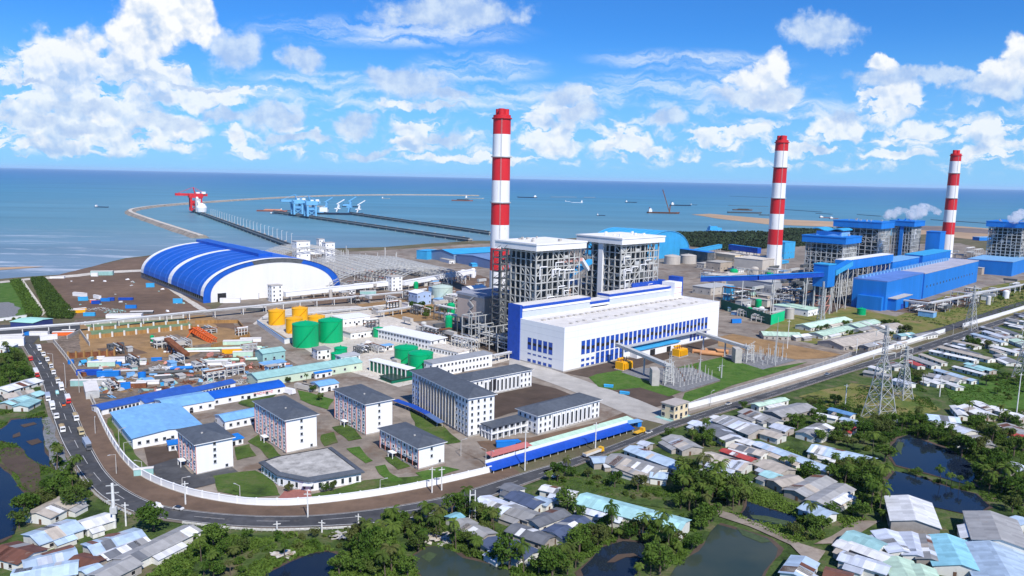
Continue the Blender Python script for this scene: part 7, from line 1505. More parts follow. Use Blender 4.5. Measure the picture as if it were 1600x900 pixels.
truck(gp(913, 717)+Vector((0, 0, .37)), roaddir(913, 717), YEL, CABW, 14, 'white tipper with a yellow cab passing the blue canopy', 'trucks on the main road', 'dump')
truck(gp(992, 681)+Vector((0, 0, .37)), roaddir(992, 681), YEL, YEL, 8, 'small yellow truck at the gate end of the blue canopy', 'trucks on the main road', 'flat')
for x, y, m, lab, v in ((89, 615, TEALV, 'teal van overtaking the truck queue', True), (62, 568, CABW, 'white car driving between the two truck rows', False), (1010, 679, CABW, 'white car by the gate junction', False), (863, 748, CABW, 'white car parked below the road by the palms', False), (241, 793, CABW, 'white van beside the big round tree', True), (272, 796, CABW, 'white car passing the big round tree', False), (1034, 648, TEALV, 'light blue van beside the cream gatehouse', True), (1135, 634, CABW, 'white car on the verge right of the gatehouse', False), (1436, 547, M('car_dark', (.05, .05, .06), .4), 'dark car on the main road by the tin village', False), (1290, 587, GBL, 'grey car on the main road below the white wall', False), (99, 633, ORANGE, 'small orange vehicle beside the red cab truck', False), (803, 695, BLUEB, 'bright blue van on the earth strip', True)):
    car(gp(x, y)+Vector((0, 0, .37)), roaddir(x, y), m, lab, 'cars on and beside the roads', v)
t = thing('bus_shelter', 'light blue roofed bus shelter at the gate junction', 'bus shelter', gp(985, 668), math.radians(30)); MB().box(-3, 7, -2, 2.5, 3, 3.4).build('roof', LBLUE, t); MB().box(-2.8, 6.8, 2.1, 2.3, 0, 2.99).build('back_panel', CABW, t); MB().box(4, 6.6, -1.5, 2, 0, 2.9).build('kiosk', BLUEB, t)
# ============================================================ VILLAGE HOUSES
def TIN(n, c, rust=.18): return M('tin_'+n, c, .6, .12, .25, rust, (.30, .25, .21), sheet=.20, rnd=.14, dsc=.22)
RC = {'g': ('grey', TIN('grey', (.33, .33, .33), .3)), 'G': ('dark grey', TIN('dark_grey', (.17, .18, .20), .2)), 'w': ('white', TIN('white', (.70, .71, .72), .12)), 'l': ('light blue', TIN('light_blue', (.42, .54, .68), .12)), 'L': ('lavender white', TIN('lavender', (.55, .60, .70), .12)), 't': ('tan', TIN('tan', (.47, .42, .36), .25)), 'e': ('teal', TIN('teal', (.34, .58, .60), .1)), 'p': ('pale green', TIN('pale_green', (.52, .70, .56), .15)), 'r': ('red', TIN('red', (.45, .07, .06), .1)), 'b': ('blue', TIN('blue', (.12, .27, .50), .1)), 'k': ('dark blue', TIN('dark_blue', (.075, .10, .17), .15)), 'R': ('rust brown', TIN('rust', (.17, .075, .05), .25)), 'c': ('cyan', TIN('cyan', (.26, .55, .66), .08))}
LMW = M('lime_wall', (.66, .66, .62), .9, .08, .4, .3, (.36, .34, .3), streak=True, rnd=.12); BRW = M('bare_wall', (.36, .33, .30), .95, .15, .4, .3, (.2, .17, .15), rnd=.15)
hw = winmesh(1.3, 1.2, KERB, DGLASS); hd_me = MB().box(-.55, .55, -.10, .0, 0, 2.1).mesh('door', M('door_brown', (.14, .08, .05), .7))
HOUSES = []
def house(x1, y1, x2, y2, w, c_, grp, h=3.2, rise=None, mono=False):
    rise = rise if rise is not None else max(.7, w*.13)
    a, b = gp(x1, y1, h+rise*.6), gp(x2, y2, h+rise*.6); d = b-a; L = max(5, d.length); rot = math.atan2(d.y, d.x)
    if math.sin(rot) > .05 and False: pass
    n = Vector((-math.sin(rot), math.cos(rot), 0)); o0 = Vector((a.x, a.y, 0))-n*w/2
    HOUSES.append((a, b, w)); t = thing('village_house', '', 'house', o0, rot, grp); near = L*1200/a.length > 36
    wm = LMW if (int(x1*3+y1) % 3) else BRW
    walls(L, w, h, rise, 'x').build('wall', wm, t)
    rm = RC[c_][1]
    gb = gable(L, w, h, rise, .6, .14, 'x').build('roof', rm, t)
    rr = random.Random(int(x1*13+y1*7))
    if L > 14 and rr.random() < .75:   # patched sheets and lean-tos as real pieces
        for k in range(rr.randint(2, 5)):
            x = rr.uniform(0, L-4); l = rr.uniform(2, 5); s = rr.choice((0, 1)); y0, y1_ = (-.5, w*.5) if not s else (w*.5, w+.5); z0, z1 = (h-.02, h+rise) if not s else (h+rise, h-.02)
            MB().hexa([(x, y0, z0+.16), (x+l, y0, z0+.16), (x+l, y1_, z1+.16), (x, y1_, z1+.16), (x, y0, z0+.2), (x+l, y0, z0+.2), (x+l, y1_, z1+.2), (x, y1_, z1+.2)]).build('roof_patch', RC[rr.choice('gwtLRG' if c_ in 'lgtwG' else 'gw'+c_)][1], gb)
    if rr.random() < .6 and w > 5:
        l = L*rr.uniform(.3, .7); x = rr.uniform(0, L-l); an = MB(); an.box(x, x+l, -3.2, -.01, 0, h*.66); an = an.build('lean_to', wm, t); MB().hexa([(x-.3, -3.6, h*.66), (x+l+.3, -3.6, h*.66), (x+l+.3, -.62, h*.92), (x-.3, -.62, h*.92), (x-.3, -3.6, h*.66+.12), (x+l+.3, -3.6, h*.66+.12), (x+l+.3, -.62, h*.92+.12), (x-.3, -.62, h*.92+.12)]).build('lean_to_roof', RC[rr.choice('gtwL'+c_)][1], an)
    cam_side = -1 if n.dot(Vector((a.x, a.y, 0))) > 0 else 1
    y, r = (0, 0) if cam_side < 0 else (w, math.pi)
    if near:
        for k in range(max(1, int(L/5))): link('window', hw, t, (L*(k+.5)/max(1, int(L/5)), y, 1.1), r)
    link('door', hd_me, t, (L*.42+.9, y, 0), r)
    ex, er = (0, -math.pi/2) if d.y > 0 else (L, math.pi/2)
    link('door', hd_me, t, (ex, w*.4, 0), er)
    t['tmp'] = f"{RC[c_][0]} roofed house|{grp}|{x1}"; return t
G1 = 'between the road gate and the palm grove'
for q in ((1050, 681, 1082, 699, 12, 'g'), (1112, 664, 1150, 686, 12, 'G'), (1131, 651, 1187, 672, 17, 'g'), (1165, 640, 1202, 654, 11, 'g'), (1180, 632, 1226, 622, 6, 'p'), (1152, 684, 1178, 692, 7, 'w'), (1145, 694, 1195, 708, 8, 't'), (1103, 709, 1168, 727, 13, 't'), (1097, 734, 1168, 755, 7, 'w'), (1130, 702, 1178, 718, 5, 'r'), (1083, 658, 1100, 664, 8, 'L'), (1116, 650, 1128, 655, 6, 'w')): house(*q, G1)
G2 = 'below the blue canopy road'
for q in ((985, 698, 1068, 729, 9, 'l'), (956, 712, 1031, 735, 15, 'g'), (925, 717, 950, 716, 8, 'l'), (1018, 739, 1042, 742, 8, 'l'), (970, 727, 1010, 742, 6, 't'), (848, 760, 898, 771, 6, 'w'), (1002, 690, 1015, 694, 6, 'L')): house(*q, G2)
t = house(908, 775, 1070, 818, 12, 'e', 'long pale teal shed', 4.6, 1.6); 
G3 = 'among the palms at the bottom centre'
for q in ((800, 770, 845, 787, 9, 'k'), (838, 778, 860, 785, 6, 'l'), (752, 778, 795, 795, 11, 'L'), (795, 792, 835, 806, 9, 'g'), (832, 815, 880, 797, 8, 'G'), (864, 833, 912, 809, 10, 'k'), (800, 822, 858, 842, 8, 'G'), (795, 848, 832, 865, 8, 'k'), (718, 813, 761, 836, 9, 'g'), (703, 809, 716, 804, 5, 'c'), (764, 842, 800, 862, 8, 'k'), (790, 757, 812, 765, 7, 'G')): house(*q, G3)
G4 = 'around the long white roof left of the ponds'
for q in ((1207, 645, 1260, 632, 13, 'g'), (1195, 650, 1215, 658, 9, 'g'), (1210, 663, 1234, 670, 9, 'L'), (1195, 673, 1222, 681, 9, 't'), (1257, 677, 1290, 663, 10, 'g'), (1278, 646, 1308, 652, 5, 'w'), (1298, 638, 1333, 647, 6, 'b'), (1316, 653, 1346, 660, 6, 'l'), (1310, 664, 1337, 669, 6, 'r'), (1182, 691, 1296, 733, 7, 'l'), (1270, 697, 1364, 719, 14, 'l'), (1193, 720, 1230, 735, 12, 't'), (1196, 737, 1214, 744, 8, 'e'), (1210, 753, 1246, 745, 9, 't'), (1242, 768, 1290, 745, 10, 'g'), (1276, 784, 1320, 758, 9, 'g'), (1258, 788, 1298, 804, 9, 'l'), (1303, 783, 1322, 772, 6, 'w')): house(*q, G4)
G5 = 'in the tin roofed row at the bottom right'
for q in ((1325, 833, 1379, 853, 11, 'e'), (1328, 849, 1388, 871, 7, 'w'), (1315, 866, 1388, 888, 8, 'L'), (1384, 829, 1412, 862, 10, 'L'), (1424, 833, 1433, 868, 9, 'L'), (1446, 837, 1455, 874, 9, 'g'), (1479, 838, 1502, 885, 17, 'c'), (1546, 850, 1578, 905, 21, 'l'), (1402, 872, 1420, 905, 10, 'p'), (1438, 884, 1450, 912, 9, 'p'), (1240, 898, 1258, 872, 9, 'l'), (1290, 892, 1330, 902, 8, 'R'), (1310, 846, 1326, 852, 7, 'w')): house(*q, G5)
house(1419, 777, 1431, 815, 17, 'w', 'big warehouse', 5.5, 2.0)['tmp'] = 'big white gabled warehouse behind the tin roofed row||0'
house(1547, 802, 1564, 846, 18, 'g', 'big warehouse', 5.0, 2.0)['tmp'] = 'big grey and pale gabled shed near the right edge||0'
G6 = 'right of the big pylon'
for q in ((1450, 649, 1497, 654, 12, 'l'), (1480, 661, 1517, 674, 12, 'L'), (1508, 633, 1546, 648, 11, 'w'), (1492, 634, 1505, 648, 5, 'w'), (1525, 627, 1550, 639, 7, 'w'), (1550, 635, 1570, 641, 8, 'w'), (1542, 663, 1560, 667, 7, 'w'), (1572, 662, 1602, 678, 9, 'g'), (1580, 676, 1608, 684, 6, 'r'), (1505, 683, 1518, 690, 8, 'g'), (1527, 681, 1546, 695, 8, 'g'), (1580, 723, 1604, 735, 8, 'L'), (1588, 808, 1606, 818, 8, 'l'), (1580, 645, 1600, 651, 8, 'w')): house(*q, G6)
G7 = 'in the upper right village along the road'
for q in ((1425, 557, 1463, 570, 8, 'g'), (1440, 553, 1476, 566, 5, 't'), (1456, 547, 1526, 562, 7, 'w'), (1470, 541, 1550, 560, 9, 't'), (1480, 537, 1510, 545, 6, 'w'), (1492, 532, 1530, 540, 7, 't'), (1512, 527, 1540, 535, 7, 'w'), (1522, 521, 1570, 534, 7, 'l'), (1545, 538, 1592, 550, 8, 'w'), (1540, 517, 1575, 528, 7, 'L'), (1558, 511, 1592, 522, 7, 'G'), (1572, 504, 1606, 511, 6, 'w'), (1588, 530, 1608, 538, 12, 'p'), (1552, 545, 1568, 551, 6, 't'), (1560, 554, 1588, 566, 8, 'g'), (1512, 567, 1552, 578, 7, 'e'), (1492, 572, 1540, 584, 5, 'w'), (1446, 583, 1500, 593, 11, 'g'), (1465, 577, 1524, 594, 7, 'l'), (1442, 590, 1470, 599, 6, 'w'), (1484, 598, 1500, 604, 6, 'w'), (1400, 592, 1425, 599, 8, 'L'), (1396, 566, 1408, 573, 9, 'g'), (1352, 579, 1392, 586, 8, 'g'), (1362, 572, 1380, 577, 7, 'w'), (1575, 497, 1606, 503, 6, 'g'), (1588, 489, 1610, 494, 6, 'G'), (1562, 520, 1590, 529, 6, 'g'), (1502, 545, 1530, 553, 6, 'G'), (1420, 563, 1440, 571, 6, 'r'), (1535, 510, 1560, 517, 6, 'g'), (1590, 545, 1610, 553, 7, 'w'), (1528, 527, 1556, 536, 6, 'g')): house(*q, G7, 2.8)
G8 = 'between the blue turbine hall and the white wall'
for q in ((1190, 519, 1248, 521, 17, 'p'), (1255, 508, 1320, 496, 16, 'p'), (1275, 521, 1324, 510, 14, 'p'), (1330, 508, 1366, 500, 15, 'p'), (1298, 534, 1372, 520, 24, 't'), (1372, 511, 1402, 506, 20, 't'), (1428, 524, 1458, 519, 9, 'g'), (1402, 523, 1424, 520, 8, 'e'), (1395, 538, 1412, 533, 6, 't'), (1350, 540, 1376, 534, 8, 'g'), (1238, 525, 1262, 522, 8, 'w'), (1340, 515, 1372, 508, 8, 'g')): house(*q, G8, 3.6)
G9 = 'in the tin roofed cluster at the bottom left'
for q in ((58, 803, 115, 774, 12, 't'), (49, 839, 116, 816, 13, 'l'), (128, 818, 170, 805, 9, 'w'), (4, 854, 51, 866, 11, 'R'), (139, 856, 219, 831, 13, 'l'), (160, 868, 226, 841, 7, 'w'), (191, 875, 300, 823, 9, 'g'), (150, 900, 205, 873, 10, 'g'), (38, 880, 117, 861, 10, 'l'), (20, 899, 120, 881, 11, 'l'), (118, 870, 155, 878, 7, 'R'), (70, 868, 112, 855, 5, 'R'), (130, 893, 150, 884, 7, 'l'), (170, 845, 180, 838, 8, 'R')): house(*q, G9)
G10 = 'by the trees left of the truck queue'
for q in ((0, 608, 54, 592, 12, 'w'), (4, 618, 50, 610, 10, 't'), (8, 630, 62, 612, 9, 'e'), (32, 634, 52, 624, 8, 'e'), (0, 544, 18, 536, 9, 'w')): house(*q, G10, 2.8)
# ---------------- labels for repeats: colour and look first, then order from the left among the same kind
byk = {}
for o in [o for o in bpy.data.objects if 'tmp' in o.keys()]:
    k, place, x = o['tmp'].split('|'); byk.setdefault((k, place), []).append((float(x), o)); del o['tmp']
for (k, place), lst in byk.items():
    lst.sort(key=lambda q: q[0]); n = len(lst)
    for i, (_, o) in enumerate(lst):
        if not place: o['label'] = k
        elif place == 'long pale teal shed': o['label'] = 'very long pale teal roofed shed above the brown pond'
        else: o['label'] = (k+' '+place if n == 1 else f"{'leftmost' if i == 0 else 'rightmost' if i == n-1 else ORD[i]+' from left'} {k} {place}")
# ============================================================ VEGETATION
def leafq(mb, c, s, rr, mi=0, up=.35):
    n = Vector((rr.uniform(-1, 1), rr.uniform(-1, 1), rr.uniform(-.3, 1)+up)).normalized(); a = n.orthogonal().normalized(); b = n.cross(a); q = rr.uniform(0, 3.14); a, b = a*math.cos(q)+b*math.sin(q), b*math.cos(q)-a*math.sin(q)
    mb.face([c-a*s*.5, c-b*s*.32+n*s*.06, c+a*s*.55, c+b*s*.32+n*s*.06], mi)
def broad(seed, H, R, n, low=.45):
    rr = random.Random(seed); tr = MB(); cr = MB(); tr.tube((0, 0, -.3), (rr.uniform(-.2, .2), 0, H*.45), R*.08, R*.055, 7); lob = []
    for k in range(9+int(R*1.2)):
        a = rr.uniform(0, 6.28); r = R*math.sqrt(rr.random())*.72; z = H*(low+(.87-low)*rr.random()*(1-.35*r/R)); c_ = Vector((r*math.cos(a), r*math.sin(a), z)); lob.append((c_, R*rr.uniform(.24, .42))); tr.tube((0, 0, H*.35), c_, R*.03, R*.012, 5)
    for k in range(n):
        c_, r = lob[rr.randrange(len(lob))]; v = Vector((rr.gauss(0, 1), rr.gauss(0, 1), rr.gauss(0, 1)+.25)).normalized()*r*(.55+.5*rr.random()**.5); v.z *= .8; leafq(cr, c_+v, rr.uniform(.55, 1.15)*(.5+R*.09), rr)
    return tr.mesh('trunk', BARK), cr.mesh('crown', LEAF)
def palm(seed, H, n=17):
    rr = random.Random(seed); tr = MB(); cr = MB(); lean = Vector((rr.uniform(-1, 1), rr.uniform(-1, 1), 0))*H*.10; pr = Vector((0, 0, -.3)); 
    for k in range(1, 6): q = Vector((lean.x*(k/5)**2, lean.y*(k/5)**2, H*k/5)); tr.tube(pr, q, .24-.02*k, .22-.02*k, 6); pr = q
    top = pr
    for k in range(n):
        a = 6.283*k/n+rr.uniform(-.2, .2); el = rr.uniform(-.15, 1.15); L = rr.uniform(3.0, 4.2)*(H/9)**.3; d = Vector((math.cos(a), math.sin(a), 0)); s = Vector((-d.y, d.x, 0)); p = top.copy(); ang = el; m = 8
        for j in range(m):
            q = p+(d*math.cos(ang)+Vector((0, 0, math.sin(ang))))*L/m; w = .95*math.sin(math.pi*(j+.7)/(m+.9)); up_ = (Vector((0, 0, 1))*math.cos(ang)-d*math.sin(ang))
            for sg in (-1, 1):
                t0 = p+s*sg*w*rr.uniform(.8, 1.1)-up_*w*.45+(q-p)*.9; cr.face([p, q, t0]) 
                t1 = p.lerp(q, .5)+s*sg*w*rr.uniform(.7, 1.1)-up_*w*.4+(q-p)*.9; cr.face([p.lerp(q, .5), q, t1])
            p = q; ang -= rr.uniform(.2, .33)
    return tr.mesh('trunk', BARK), cr.mesh('crown', PALM)
def bush(seed, R, n):
    rr = random.Random(seed); cr = MB(); st = MB(); lob = []
    for k in range(7): a = rr.uniform(0, 6.28); r = R*rr.random()*.7; c_ = Vector((r*math.cos(a), r*math.sin(a), R*rr.uniform(.25, .6))); lob.append((c_, R*rr.uniform(.3, .5))); st.tube((0, 0, -.1), c_, .06, .03, 4)
    for k in range(n):
        c_, r = lob[rr.randrange(7)]; v = Vector((rr.gauss(0, 1), rr.gauss(0, 1), rr.gauss(0, 1))).normalized()*r*(.5+.5*rr.random()); q = c_+v; q.z = max(.05, q.z); leafq(cr, q, rr.uniform(.5, 1.0), rr)
    return st.mesh('stem', BARK), cr.mesh('crown', BUSHM)
BRO = [broad(i, h, r, n) for i, (h, r, n) in enumerate(((8, 4.2, 900), (9.5, 4.8, 1100), (7, 3.8, 800), (10.5, 5.2, 1200), (6.5, 3.4, 700)))]
ROUND = broad(77, 9.5, 6.6, 3200, .2)
PAL = [palm(20+i, h) for i, h in enumerate((9, 11, 7.5, 5.5, 4))]
BUS = [bush(40+i, r, n) for i, (r, n) in enumerate(((2.2, 320), (2.8, 420), (1.7, 260)))]
def inpoly(x, y, poly):
    r = False; j = len(poly)-1
    for i in range(len(poly)):
        if (poly[i][1] > y) != (poly[j][1] > y) and x < (poly[j][0]-poly[i][0])*(y-poly[i][1])/(poly[j][1]-poly[i][1])+poly[i][0]: r = not r
        j = i
    return r
def segdist(p, a, b):
    d = b-a; t = max(0, min(1, (p-a).dot(d)/max(1e-6, d.dot(d)))); return (p-(a+d*t)).length
HS = [(Vector((a.x, a.y)), Vector((b.x, b.y)), w) for a, b, w in HOUSES]; RD = [Vector((p.lerp(q, .5).x, p.lerp(q, .5).y)) for p, q in zip(RLn, RRn)]
def free(p, m=1.0):
    q = Vector((p.x, p.y))
    for a, b, w in HS:
        if segdist(q, a, b) < w*.5+m: return False
    for pd in PONDW:
        if inpoly(q.x, q.y, pd): return False
    return min((q-r).length for r in RD) > 8.5
NT = {'tree': 0, 'palm': 0, 'bush': 0}
def plant(kind, p, s, rz, label, group, ix=None):
    arr = {'tree': BRO if ix is None else [ROUND], 'palm': PAL, 'bush': BUS}[kind]; st, cr = arr[random.randrange(len(arr)) if ix is None else 0]; nm = {'tree': 'broadleaf_tree', 'palm': 'coconut_palm', 'bush': 'bush'}[kind]
    t = thing(nm, label, 'palm tree' if kind == 'palm' else kind, p, rz, group, (s, s, s*random.uniform(.88, 1.12))); link('trunk' if kind != 'bush' else 'stem', st, t); link('crown', cr, t); NT[kind] += 1; return t
def clump(pxs, n, mix, place, smin=.75, smax=1.25, marg=1.5, sep=2.6):
    P = [gp(*q) for q in pxs]; poly = [(p.x, p.y) for p in P]; x0, x1 = min(p[0] for p in poly), max(p[0] for p in poly); y0, y1 = min(p[1] for p in poly), max(p[1] for p in poly); got = []; tries = 0
    while len(got) < n and tries < n*60:
        tries += 1; p = Vector((random.uniform(x0, x1), random.uniform(y0, y1), 0))
        if not inpoly(p.x, p.y, poly) or not free(p, marg) or any((p-q).length < sep for q in got): continue
        got.append(p); k = random.choices(('tree', 'palm', 'bush'), mix)[0]
        plant(k, p, random.uniform(smin, smax), random.uniform(0, 6.28), {'tree': 'dark green broadleaf tree ', 'palm': 'coconut palm with drooping fronds ', 'bush': 'low bright green bush '}[k]+place, {'tree': 'trees ', 'palm': 'palms ', 'bush': 'bushes '}[k]+place)
clump([(515, 905), (545, 882), (590, 842), (640, 818), (690, 810), (722, 832), (655, 865), (640, 905)], 46, (3, 5, 2), 'in the grove between the two bottom ponds', .8, 1.3)
clump([(690, 855), (722, 838), (800, 868), (860, 880), (905, 885), (880, 905), (800, 895), (740, 872)], 30, (4, 4, 2), 'above the murky pond at the bottom edge', .7, 1.15)
clump([(888, 792), (960, 830), (1060, 845), (1065, 870), (1020, 855), (960, 845), (905, 870), (870, 850)], 34, (5, 4, 1), 'along the foot of the long teal shed', .75, 1.2)
clump([(985, 860), (1055, 862), (1040, 900), (985, 905)], 14, (2, 6, 2), 'between the brown pond and the fish pond', .8, 1.2)
clump([(1062, 800), (1100, 768), (1160, 765), (1165, 785), (1120, 820), (1075, 865), (1062, 870)], 26, (4, 5, 1), 'on the bank above the big fish pond', .8, 1.3)
clump([(1050, 730), (1090, 742), (1170, 762), (1170, 790), (1100, 790), (1062, 800)], 28, (4, 6, 1), 'in the palm grove right of the long teal shed', .9, 1.35)
clump([(1225, 690), (1290, 678), (1350, 662), (1395, 662), (1400, 700), (1388, 715), (1365, 715), (1270, 690)], 40, (8, 2, 2), 'in the thicket left of the upper blue pond', .75, 1.15)
clump([(1310, 740), (1385, 720), (1392, 740), (1375, 760), (1392, 790), (1385, 818), (1330, 812), (1320, 780)], 30, (5, 5, 2), 'left of the white gabled warehouse', .75, 1.2)
clump([(1235, 805), (1300, 806), (1310, 830), (1270, 848), (1235, 838)], 16, (2, 2, 6), 'beside the bend of the village lane', .7, 1.1)
clump([(1398, 678), (1425, 662), (1480, 676), (1530, 712), (1600, 735), (1620, 850), (1560, 792), (1530, 765), (1520, 725), (1478, 698), (1420, 678)], 62, (8, 3, 2), 'on the far bank of the two blue ponds', .75, 1.25)
clump([(1410, 738), (1450, 750), (1500, 762), (1520, 768), (1500, 768), (1440, 752), (1405, 742)], 16, (2, 3, 6), 'on the strip between the two blue ponds', .5, .85, 1, 1.8)
clump([(1180, 745), (1250, 720), (1330, 735), (1350, 755), (1240, 760), (1190, 765)], 24, (5, 4, 2), 'among the houses right of the palm grove', .7, 1.1)
clump([(1090, 668), (1150, 690), (1140, 705), (1085, 700), (1060, 705)], 14, (5, 1, 3), 'around the grey houses below the gate', .6, .95)
clump([(1235, 640), (1290, 625), (1345, 640), (1340, 665), (1260, 670), (1230, 690)], 28, (5, 1, 5), 'in the scrub left of the big pylon', .6, 1.0)
clump([(1415, 585), (1440, 590), (1450, 602), (1420, 610), (1405, 600)], 14, (6, 1, 2), 'directly behind the smaller pylon', .7, 1.1)
clump([(1480, 600), (1610, 590), (1610, 625), (1520, 625), (1480, 618)], 26, (3, 1, 7), 'in the bright meadow at the right', .6, 1.0)
clump([(1505, 538), (1550, 536), (1555, 547), (1515, 550)], 10, (8, 0, 1), 'in the middle of the upper right village', .6, .95, .3)
clump([(1505, 650), (1560, 650), (1600, 665), (1600, 720), (1540, 700)], 28, (6, 3, 1), 'around the white roofs at the right edge', .7, 1.1)
clump([(0, 552), (40, 548), (50, 590), (52, 600), (30, 605), (0, 598)], 26, (4, 4, 2), 'at the left edge beside the truck road', .8, 1.2, .5)
clump([(0, 494), (50, 492), (52, 499), (0, 502)], 12, (2, 0, 6), 'along the low white wall at the left edge', .6, .9, .5)
clump([(80, 690), (100, 700), (130, 750), (150, 778), (120, 775), (90, 745)], 26, (1, 1, 6), 'on the rubble bank between road and pond', .6, 1.1, 1)
clump([(70, 770), (135, 765), (140, 790), (100, 800), (20, 830), (20, 815)], 14, (6, 2, 2), 'around the grey house at the bottom left', .7, 1.1)
clump([(290, 835), (400, 838), (560, 835), (640, 815), (600, 845), (540, 862), (420, 878), (380, 905), (215, 905), (250, 870)], 70, (2, 2, 9), 'in the wild patch below the road bend', .6, 1.05, 1, 3)
clump([(855, 745), (885, 738), (900, 752), (870, 760), (845, 760)], 8, (4, 5, 1), 'beside the parked car below the canopy road', .8, 1.1)
clump([(895, 735), (940, 745), (1020, 770), (1060, 790), (1000, 782), (920, 760)], 22, (1, 0, 8), 'in the muddy field above the long teal shed', .5, .9, .8)
clump([(700, 800), (760, 790), (790, 812), (760, 845), (720, 842)], 16, (5, 3, 2), 'around the grey houses at the bottom centre', .6, 1.0)
clump([(1320, 515), (1400, 505), (1430, 520), (1380, 535), (1330, 540)], 16, (6, 0, 3), 'among the tan roofs behind the white wall', .7, 1.0, .6)
clump([(1255, 512), (1320, 500), (1340, 510), (1280, 522)], 12, (3, 0, 5), 'between the pale green roofs', .6, .9, .4)
clump([(1545, 470), (1640, 440), (1640, 455), (1560, 480)], 14, (5, 0, 4), 'beside the inner road at the right edge', .8, 1.1, .5)
clump([(640, 485), (690, 478), (705, 495), (660, 500)], 10, (6, 0, 2), 'below the pale green tank', .8, 1.1)
clump([(380, 620), (470, 590), (520, 610), (500, 640), (450, 620)], 9, (4, 3, 2), 'between the worker sheds', .5, .75, 1)
for x, y, s, lab in ((240, 830, 1.45, 'big round dark tree beside the road bend'), (120, 797, 1.1, 'round tree beside the white house under the pole'), (30, 826, 1.1, 'tree on the pond edge at the bottom left'), (1160, 640, .8, 'round tree at the roadside beside grey roofs'), (1045, 684, .9, 'round tree left of the grey hipped house'), (452, 768, .55, 'small tree at the canteen forecourt'), (508, 770, .6, 'small tree in front of the canteen windows'), (520, 768, .45, 'tiny tree right of another at the canteen')):
    plant('tree', gp(x, y), s, random.random()*6, lab, 'single trees', 3 if s > 1.5 else None)
# undergrowth and far forest: uncountable, one object each
def mass(name, label, pxs, n, s0, s1, m, z0=.2, hmax=1.0, check=True, cat='undergrowth'):
    P = [gp(*q) for q in pxs]; poly = [(p.x, p.y) for p in P]; x0, x1 = min(p[0] for p in poly), max(p[0] for p in poly); y0, y1 = min(p[1] for p in poly), max(p[1] for p in poly); mb = MB(); k = 0; tr = 0; rr = random.Random(n)
    while k < n and tr < n*20:
        tr += 1; x, y = rr.uniform(x0, x1), rr.uniform(y0, y1)
        if not inpoly(x, y, poly): continue
        p = Vector((x, y, 0)); d = mnoise.noise(p*.05)
        if check and (d < -.12 or not free(p, .3)): continue
        k += 1; h = hmax*(.5+.5*mnoise.noise(p*.02+Vector((3, 3, 3))))*rr.uniform(.6, 1.2)
        for q in range(4): leafq(mb, p+Vector((rr.uniform(-.6, .6)*s1, rr.uniform(-.6, .6)*s1, z0+h*rr.random())), rr.uniform(s0, s1), rr)
    o = mb.build(name, m); o['kind'] = 'stuff'; o['label'] = label; o['category'] = cat; return o
mass('undergrowth', 'wild green undergrowth below the road bend', [(270, 832), (400, 842), (560, 838), (650, 820), (690, 812), (720, 835), (640, 905), (200, 905)], 5200, .5, 1.3, BUSHM, .1, 1.6)
mass('undergrowth', 'undergrowth around the bottom centre houses and ponds', [(690, 812), (760, 795), (900, 800), (1060, 830), (1100, 790), (1060, 905), (640, 905)], 4200, .5, 1.2, LEAF, .1, 1.4)
mass('undergrowth', 'undergrowth in the field above the long teal shed', [(840, 750), (890, 735), (1020, 762), (1110, 770), (1060, 805), (920, 772)], 1800, .4, .9, BUSHM, .1, .7)
mass('undergrowth', 'undergrowth between the palm grove and the lane', [(1060, 735), (1230, 700), (1330, 740), (1390, 790), (1320, 830), (1240, 850), (1110, 790)], 4200, .5, 1.3, BUSHM, .1, 1.5)
mass('undergrowth', 'undergrowth around the big pylon and its thicket', [(1200, 640), (1300, 610), (1440, 600), (1480, 670), (1400, 700), (1250, 700)], 4200, .5, 1.3, BUSHM, .1, 1.2)
mass('undergrowth', 'undergrowth on the right hand banks', [(1420, 660), (1500, 640), (1620, 640), (1620, 860), (1540, 800), (1510, 720)], 4200, .5, 1.3, LEAF, .1, 1.6)
mass('undergrowth', 'undergrowth in the meadow at the right edge', [(1440, 590), (1620, 560), (1620, 640), (1500, 640)], 3000, .5, 1.2, BUSHM, .1, 1.2)
mass('undergrowth', 'undergrowth on the left pond banks', [(0, 640), (70, 640), (100, 690), (150, 780), (100, 800), (0, 830)], 2200, .4, 1.1, BUSHM, .1, 1.0)
mass('undergrowth', 'undergrowth among the left edge trees', [(0, 548), (44, 548), (66, 620), (70, 650), (0, 650)], 2000, .5, 1.2, BUSHM, .1, 1.4)
mass('far_forest', 'dark coastal forest beyond the cyan arched shed', [(1046, 366), (1100, 364), (1198, 365), (1300, 368), (1330, 372), (1300, 382), (1200, 388), (1140, 393), (1080, 385)], 9000, 3.5, 7.5, M('forest_leaves', (.035, .060, .026), .95, .35, .012, big=.3), 1, 9, False, 'forest')
mass('far_forest', 'dark scrub forest on the shore right of the middle chimney', [(1225, 358), (1300, 359), (1330, 364), (1310, 372), (1220, 366)], 2600, 3.5, 7, MATS['forest_leaves'], 1, 8, False, 'forest')
mass('undergrowth', 'grass tufts behind the blue turbine hall road', [(1400, 500), (1640, 430), (1640, 470), (1480, 510)], 1500, .8, 1.8, BUSHM, .1, 1.4, False)
for lab, pxs, n in (('clipped looking dense hedge between the bright green field and the pale path', [(16, 440), (31, 438), (66, 490), (58, 499), (44, 497), (34, 470)], 3000), ('broad dark hedge belt beside the brown earth field', [(48, 436), (68, 434), (117, 492), (112, 499), (76, 498)], 5200)):
    o = mass('hedge', lab, pxs, n, 1.0, 2.0, LEAF, .2, 4.5, False, 'hedge'); del o['kind']
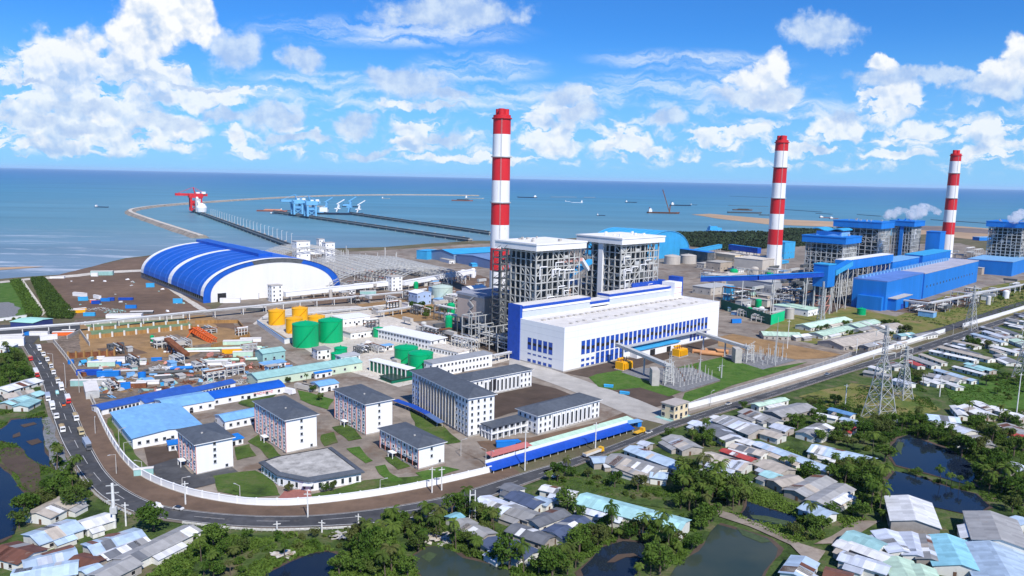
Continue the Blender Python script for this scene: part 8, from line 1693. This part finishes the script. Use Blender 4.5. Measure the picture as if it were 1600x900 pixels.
# ---------------- scattered litter on the earth and small huts
rr = random.Random(77); LIT = [CHW, STEEL, TEAL, RUST, LBLUE]
for k in range(26):
    p = gp(rr.uniform(110, 290), rr.uniform(435, 488)); o = MB().hexa([(-1.4, -.8, 0), (1.4, -.8, 0), (1.4, .8, 0), (-1.4, .8, 0), (-1, -.5, .9), (1.1, -.4, .7), (.9, .5, 1.0), (-1.2, .6, .6)]).build('rubble_pile', LIT[k % 3], None, p, rr.uniform(0, 3)); o.scale = (rr.uniform(.7, 1.6),)*3; tag(o, 'small pale heap of rubble lying on the brown earth field', 'rubble', 'rubble heaps on the earth field')
for k, (x, y) in enumerate(((440, 870), (605, 822), (676, 846), (692, 840), (700, 848), (530, 840))):
    p = gp(x, y); o = MB(); r2 = random.Random(k)
    for q in range(9): c_ = Vector((r2.uniform(-3, 3), r2.uniform(-2, 2), r2.uniform(.2, 1.4))); d = Vector((r2.uniform(-2, 2), r2.uniform(-2, 2), r2.uniform(-.4, .4))); o.bar(c_-d, c_+d, r2.uniform(1, 2.4), .2)
    o = o.build('tarpaulin_heap', CONCL if k in (0, 2, 3) else KERB, None, p); tag(o, ['pale torn sheets among the bushes below the road bend', 'grey sheet metal heap by the road and the palms', 'pale heap left of the murky pond corner', 'pale heap closest to the murky pond corner', 'grey heap under the palms by the murky pond', 'small grey heap in the wild patch'][k], 'heap', 'heaps of sheeting in the scrub')

# ---------------- thin sea air
hm = bpy.data.materials.new('haze_air'); hm.use_nodes = True; ht = hm.node_tree; ht.nodes.clear(); ho = ht.nodes.new('ShaderNodeOutputMaterial'); hv = ht.nodes.new('ShaderNodeVolumePrincipled'); ht.links.new(hv.outputs[0], ho.inputs['Volume'])
hv.inputs['Color'].default_value = (.68, .87, 1, 1); hv.inputs['Density'].default_value = 0.000013; hv.inputs['Anisotropy'].default_value = 0.0
o = MB().box(-140000, 140000, -400, 101000, -8, 260).build('haze', hm); o['kind'] = 'stuff'; o['label'] = 'thin pale sea haze filling the air over plant and sea'; o['category'] = 'haze'
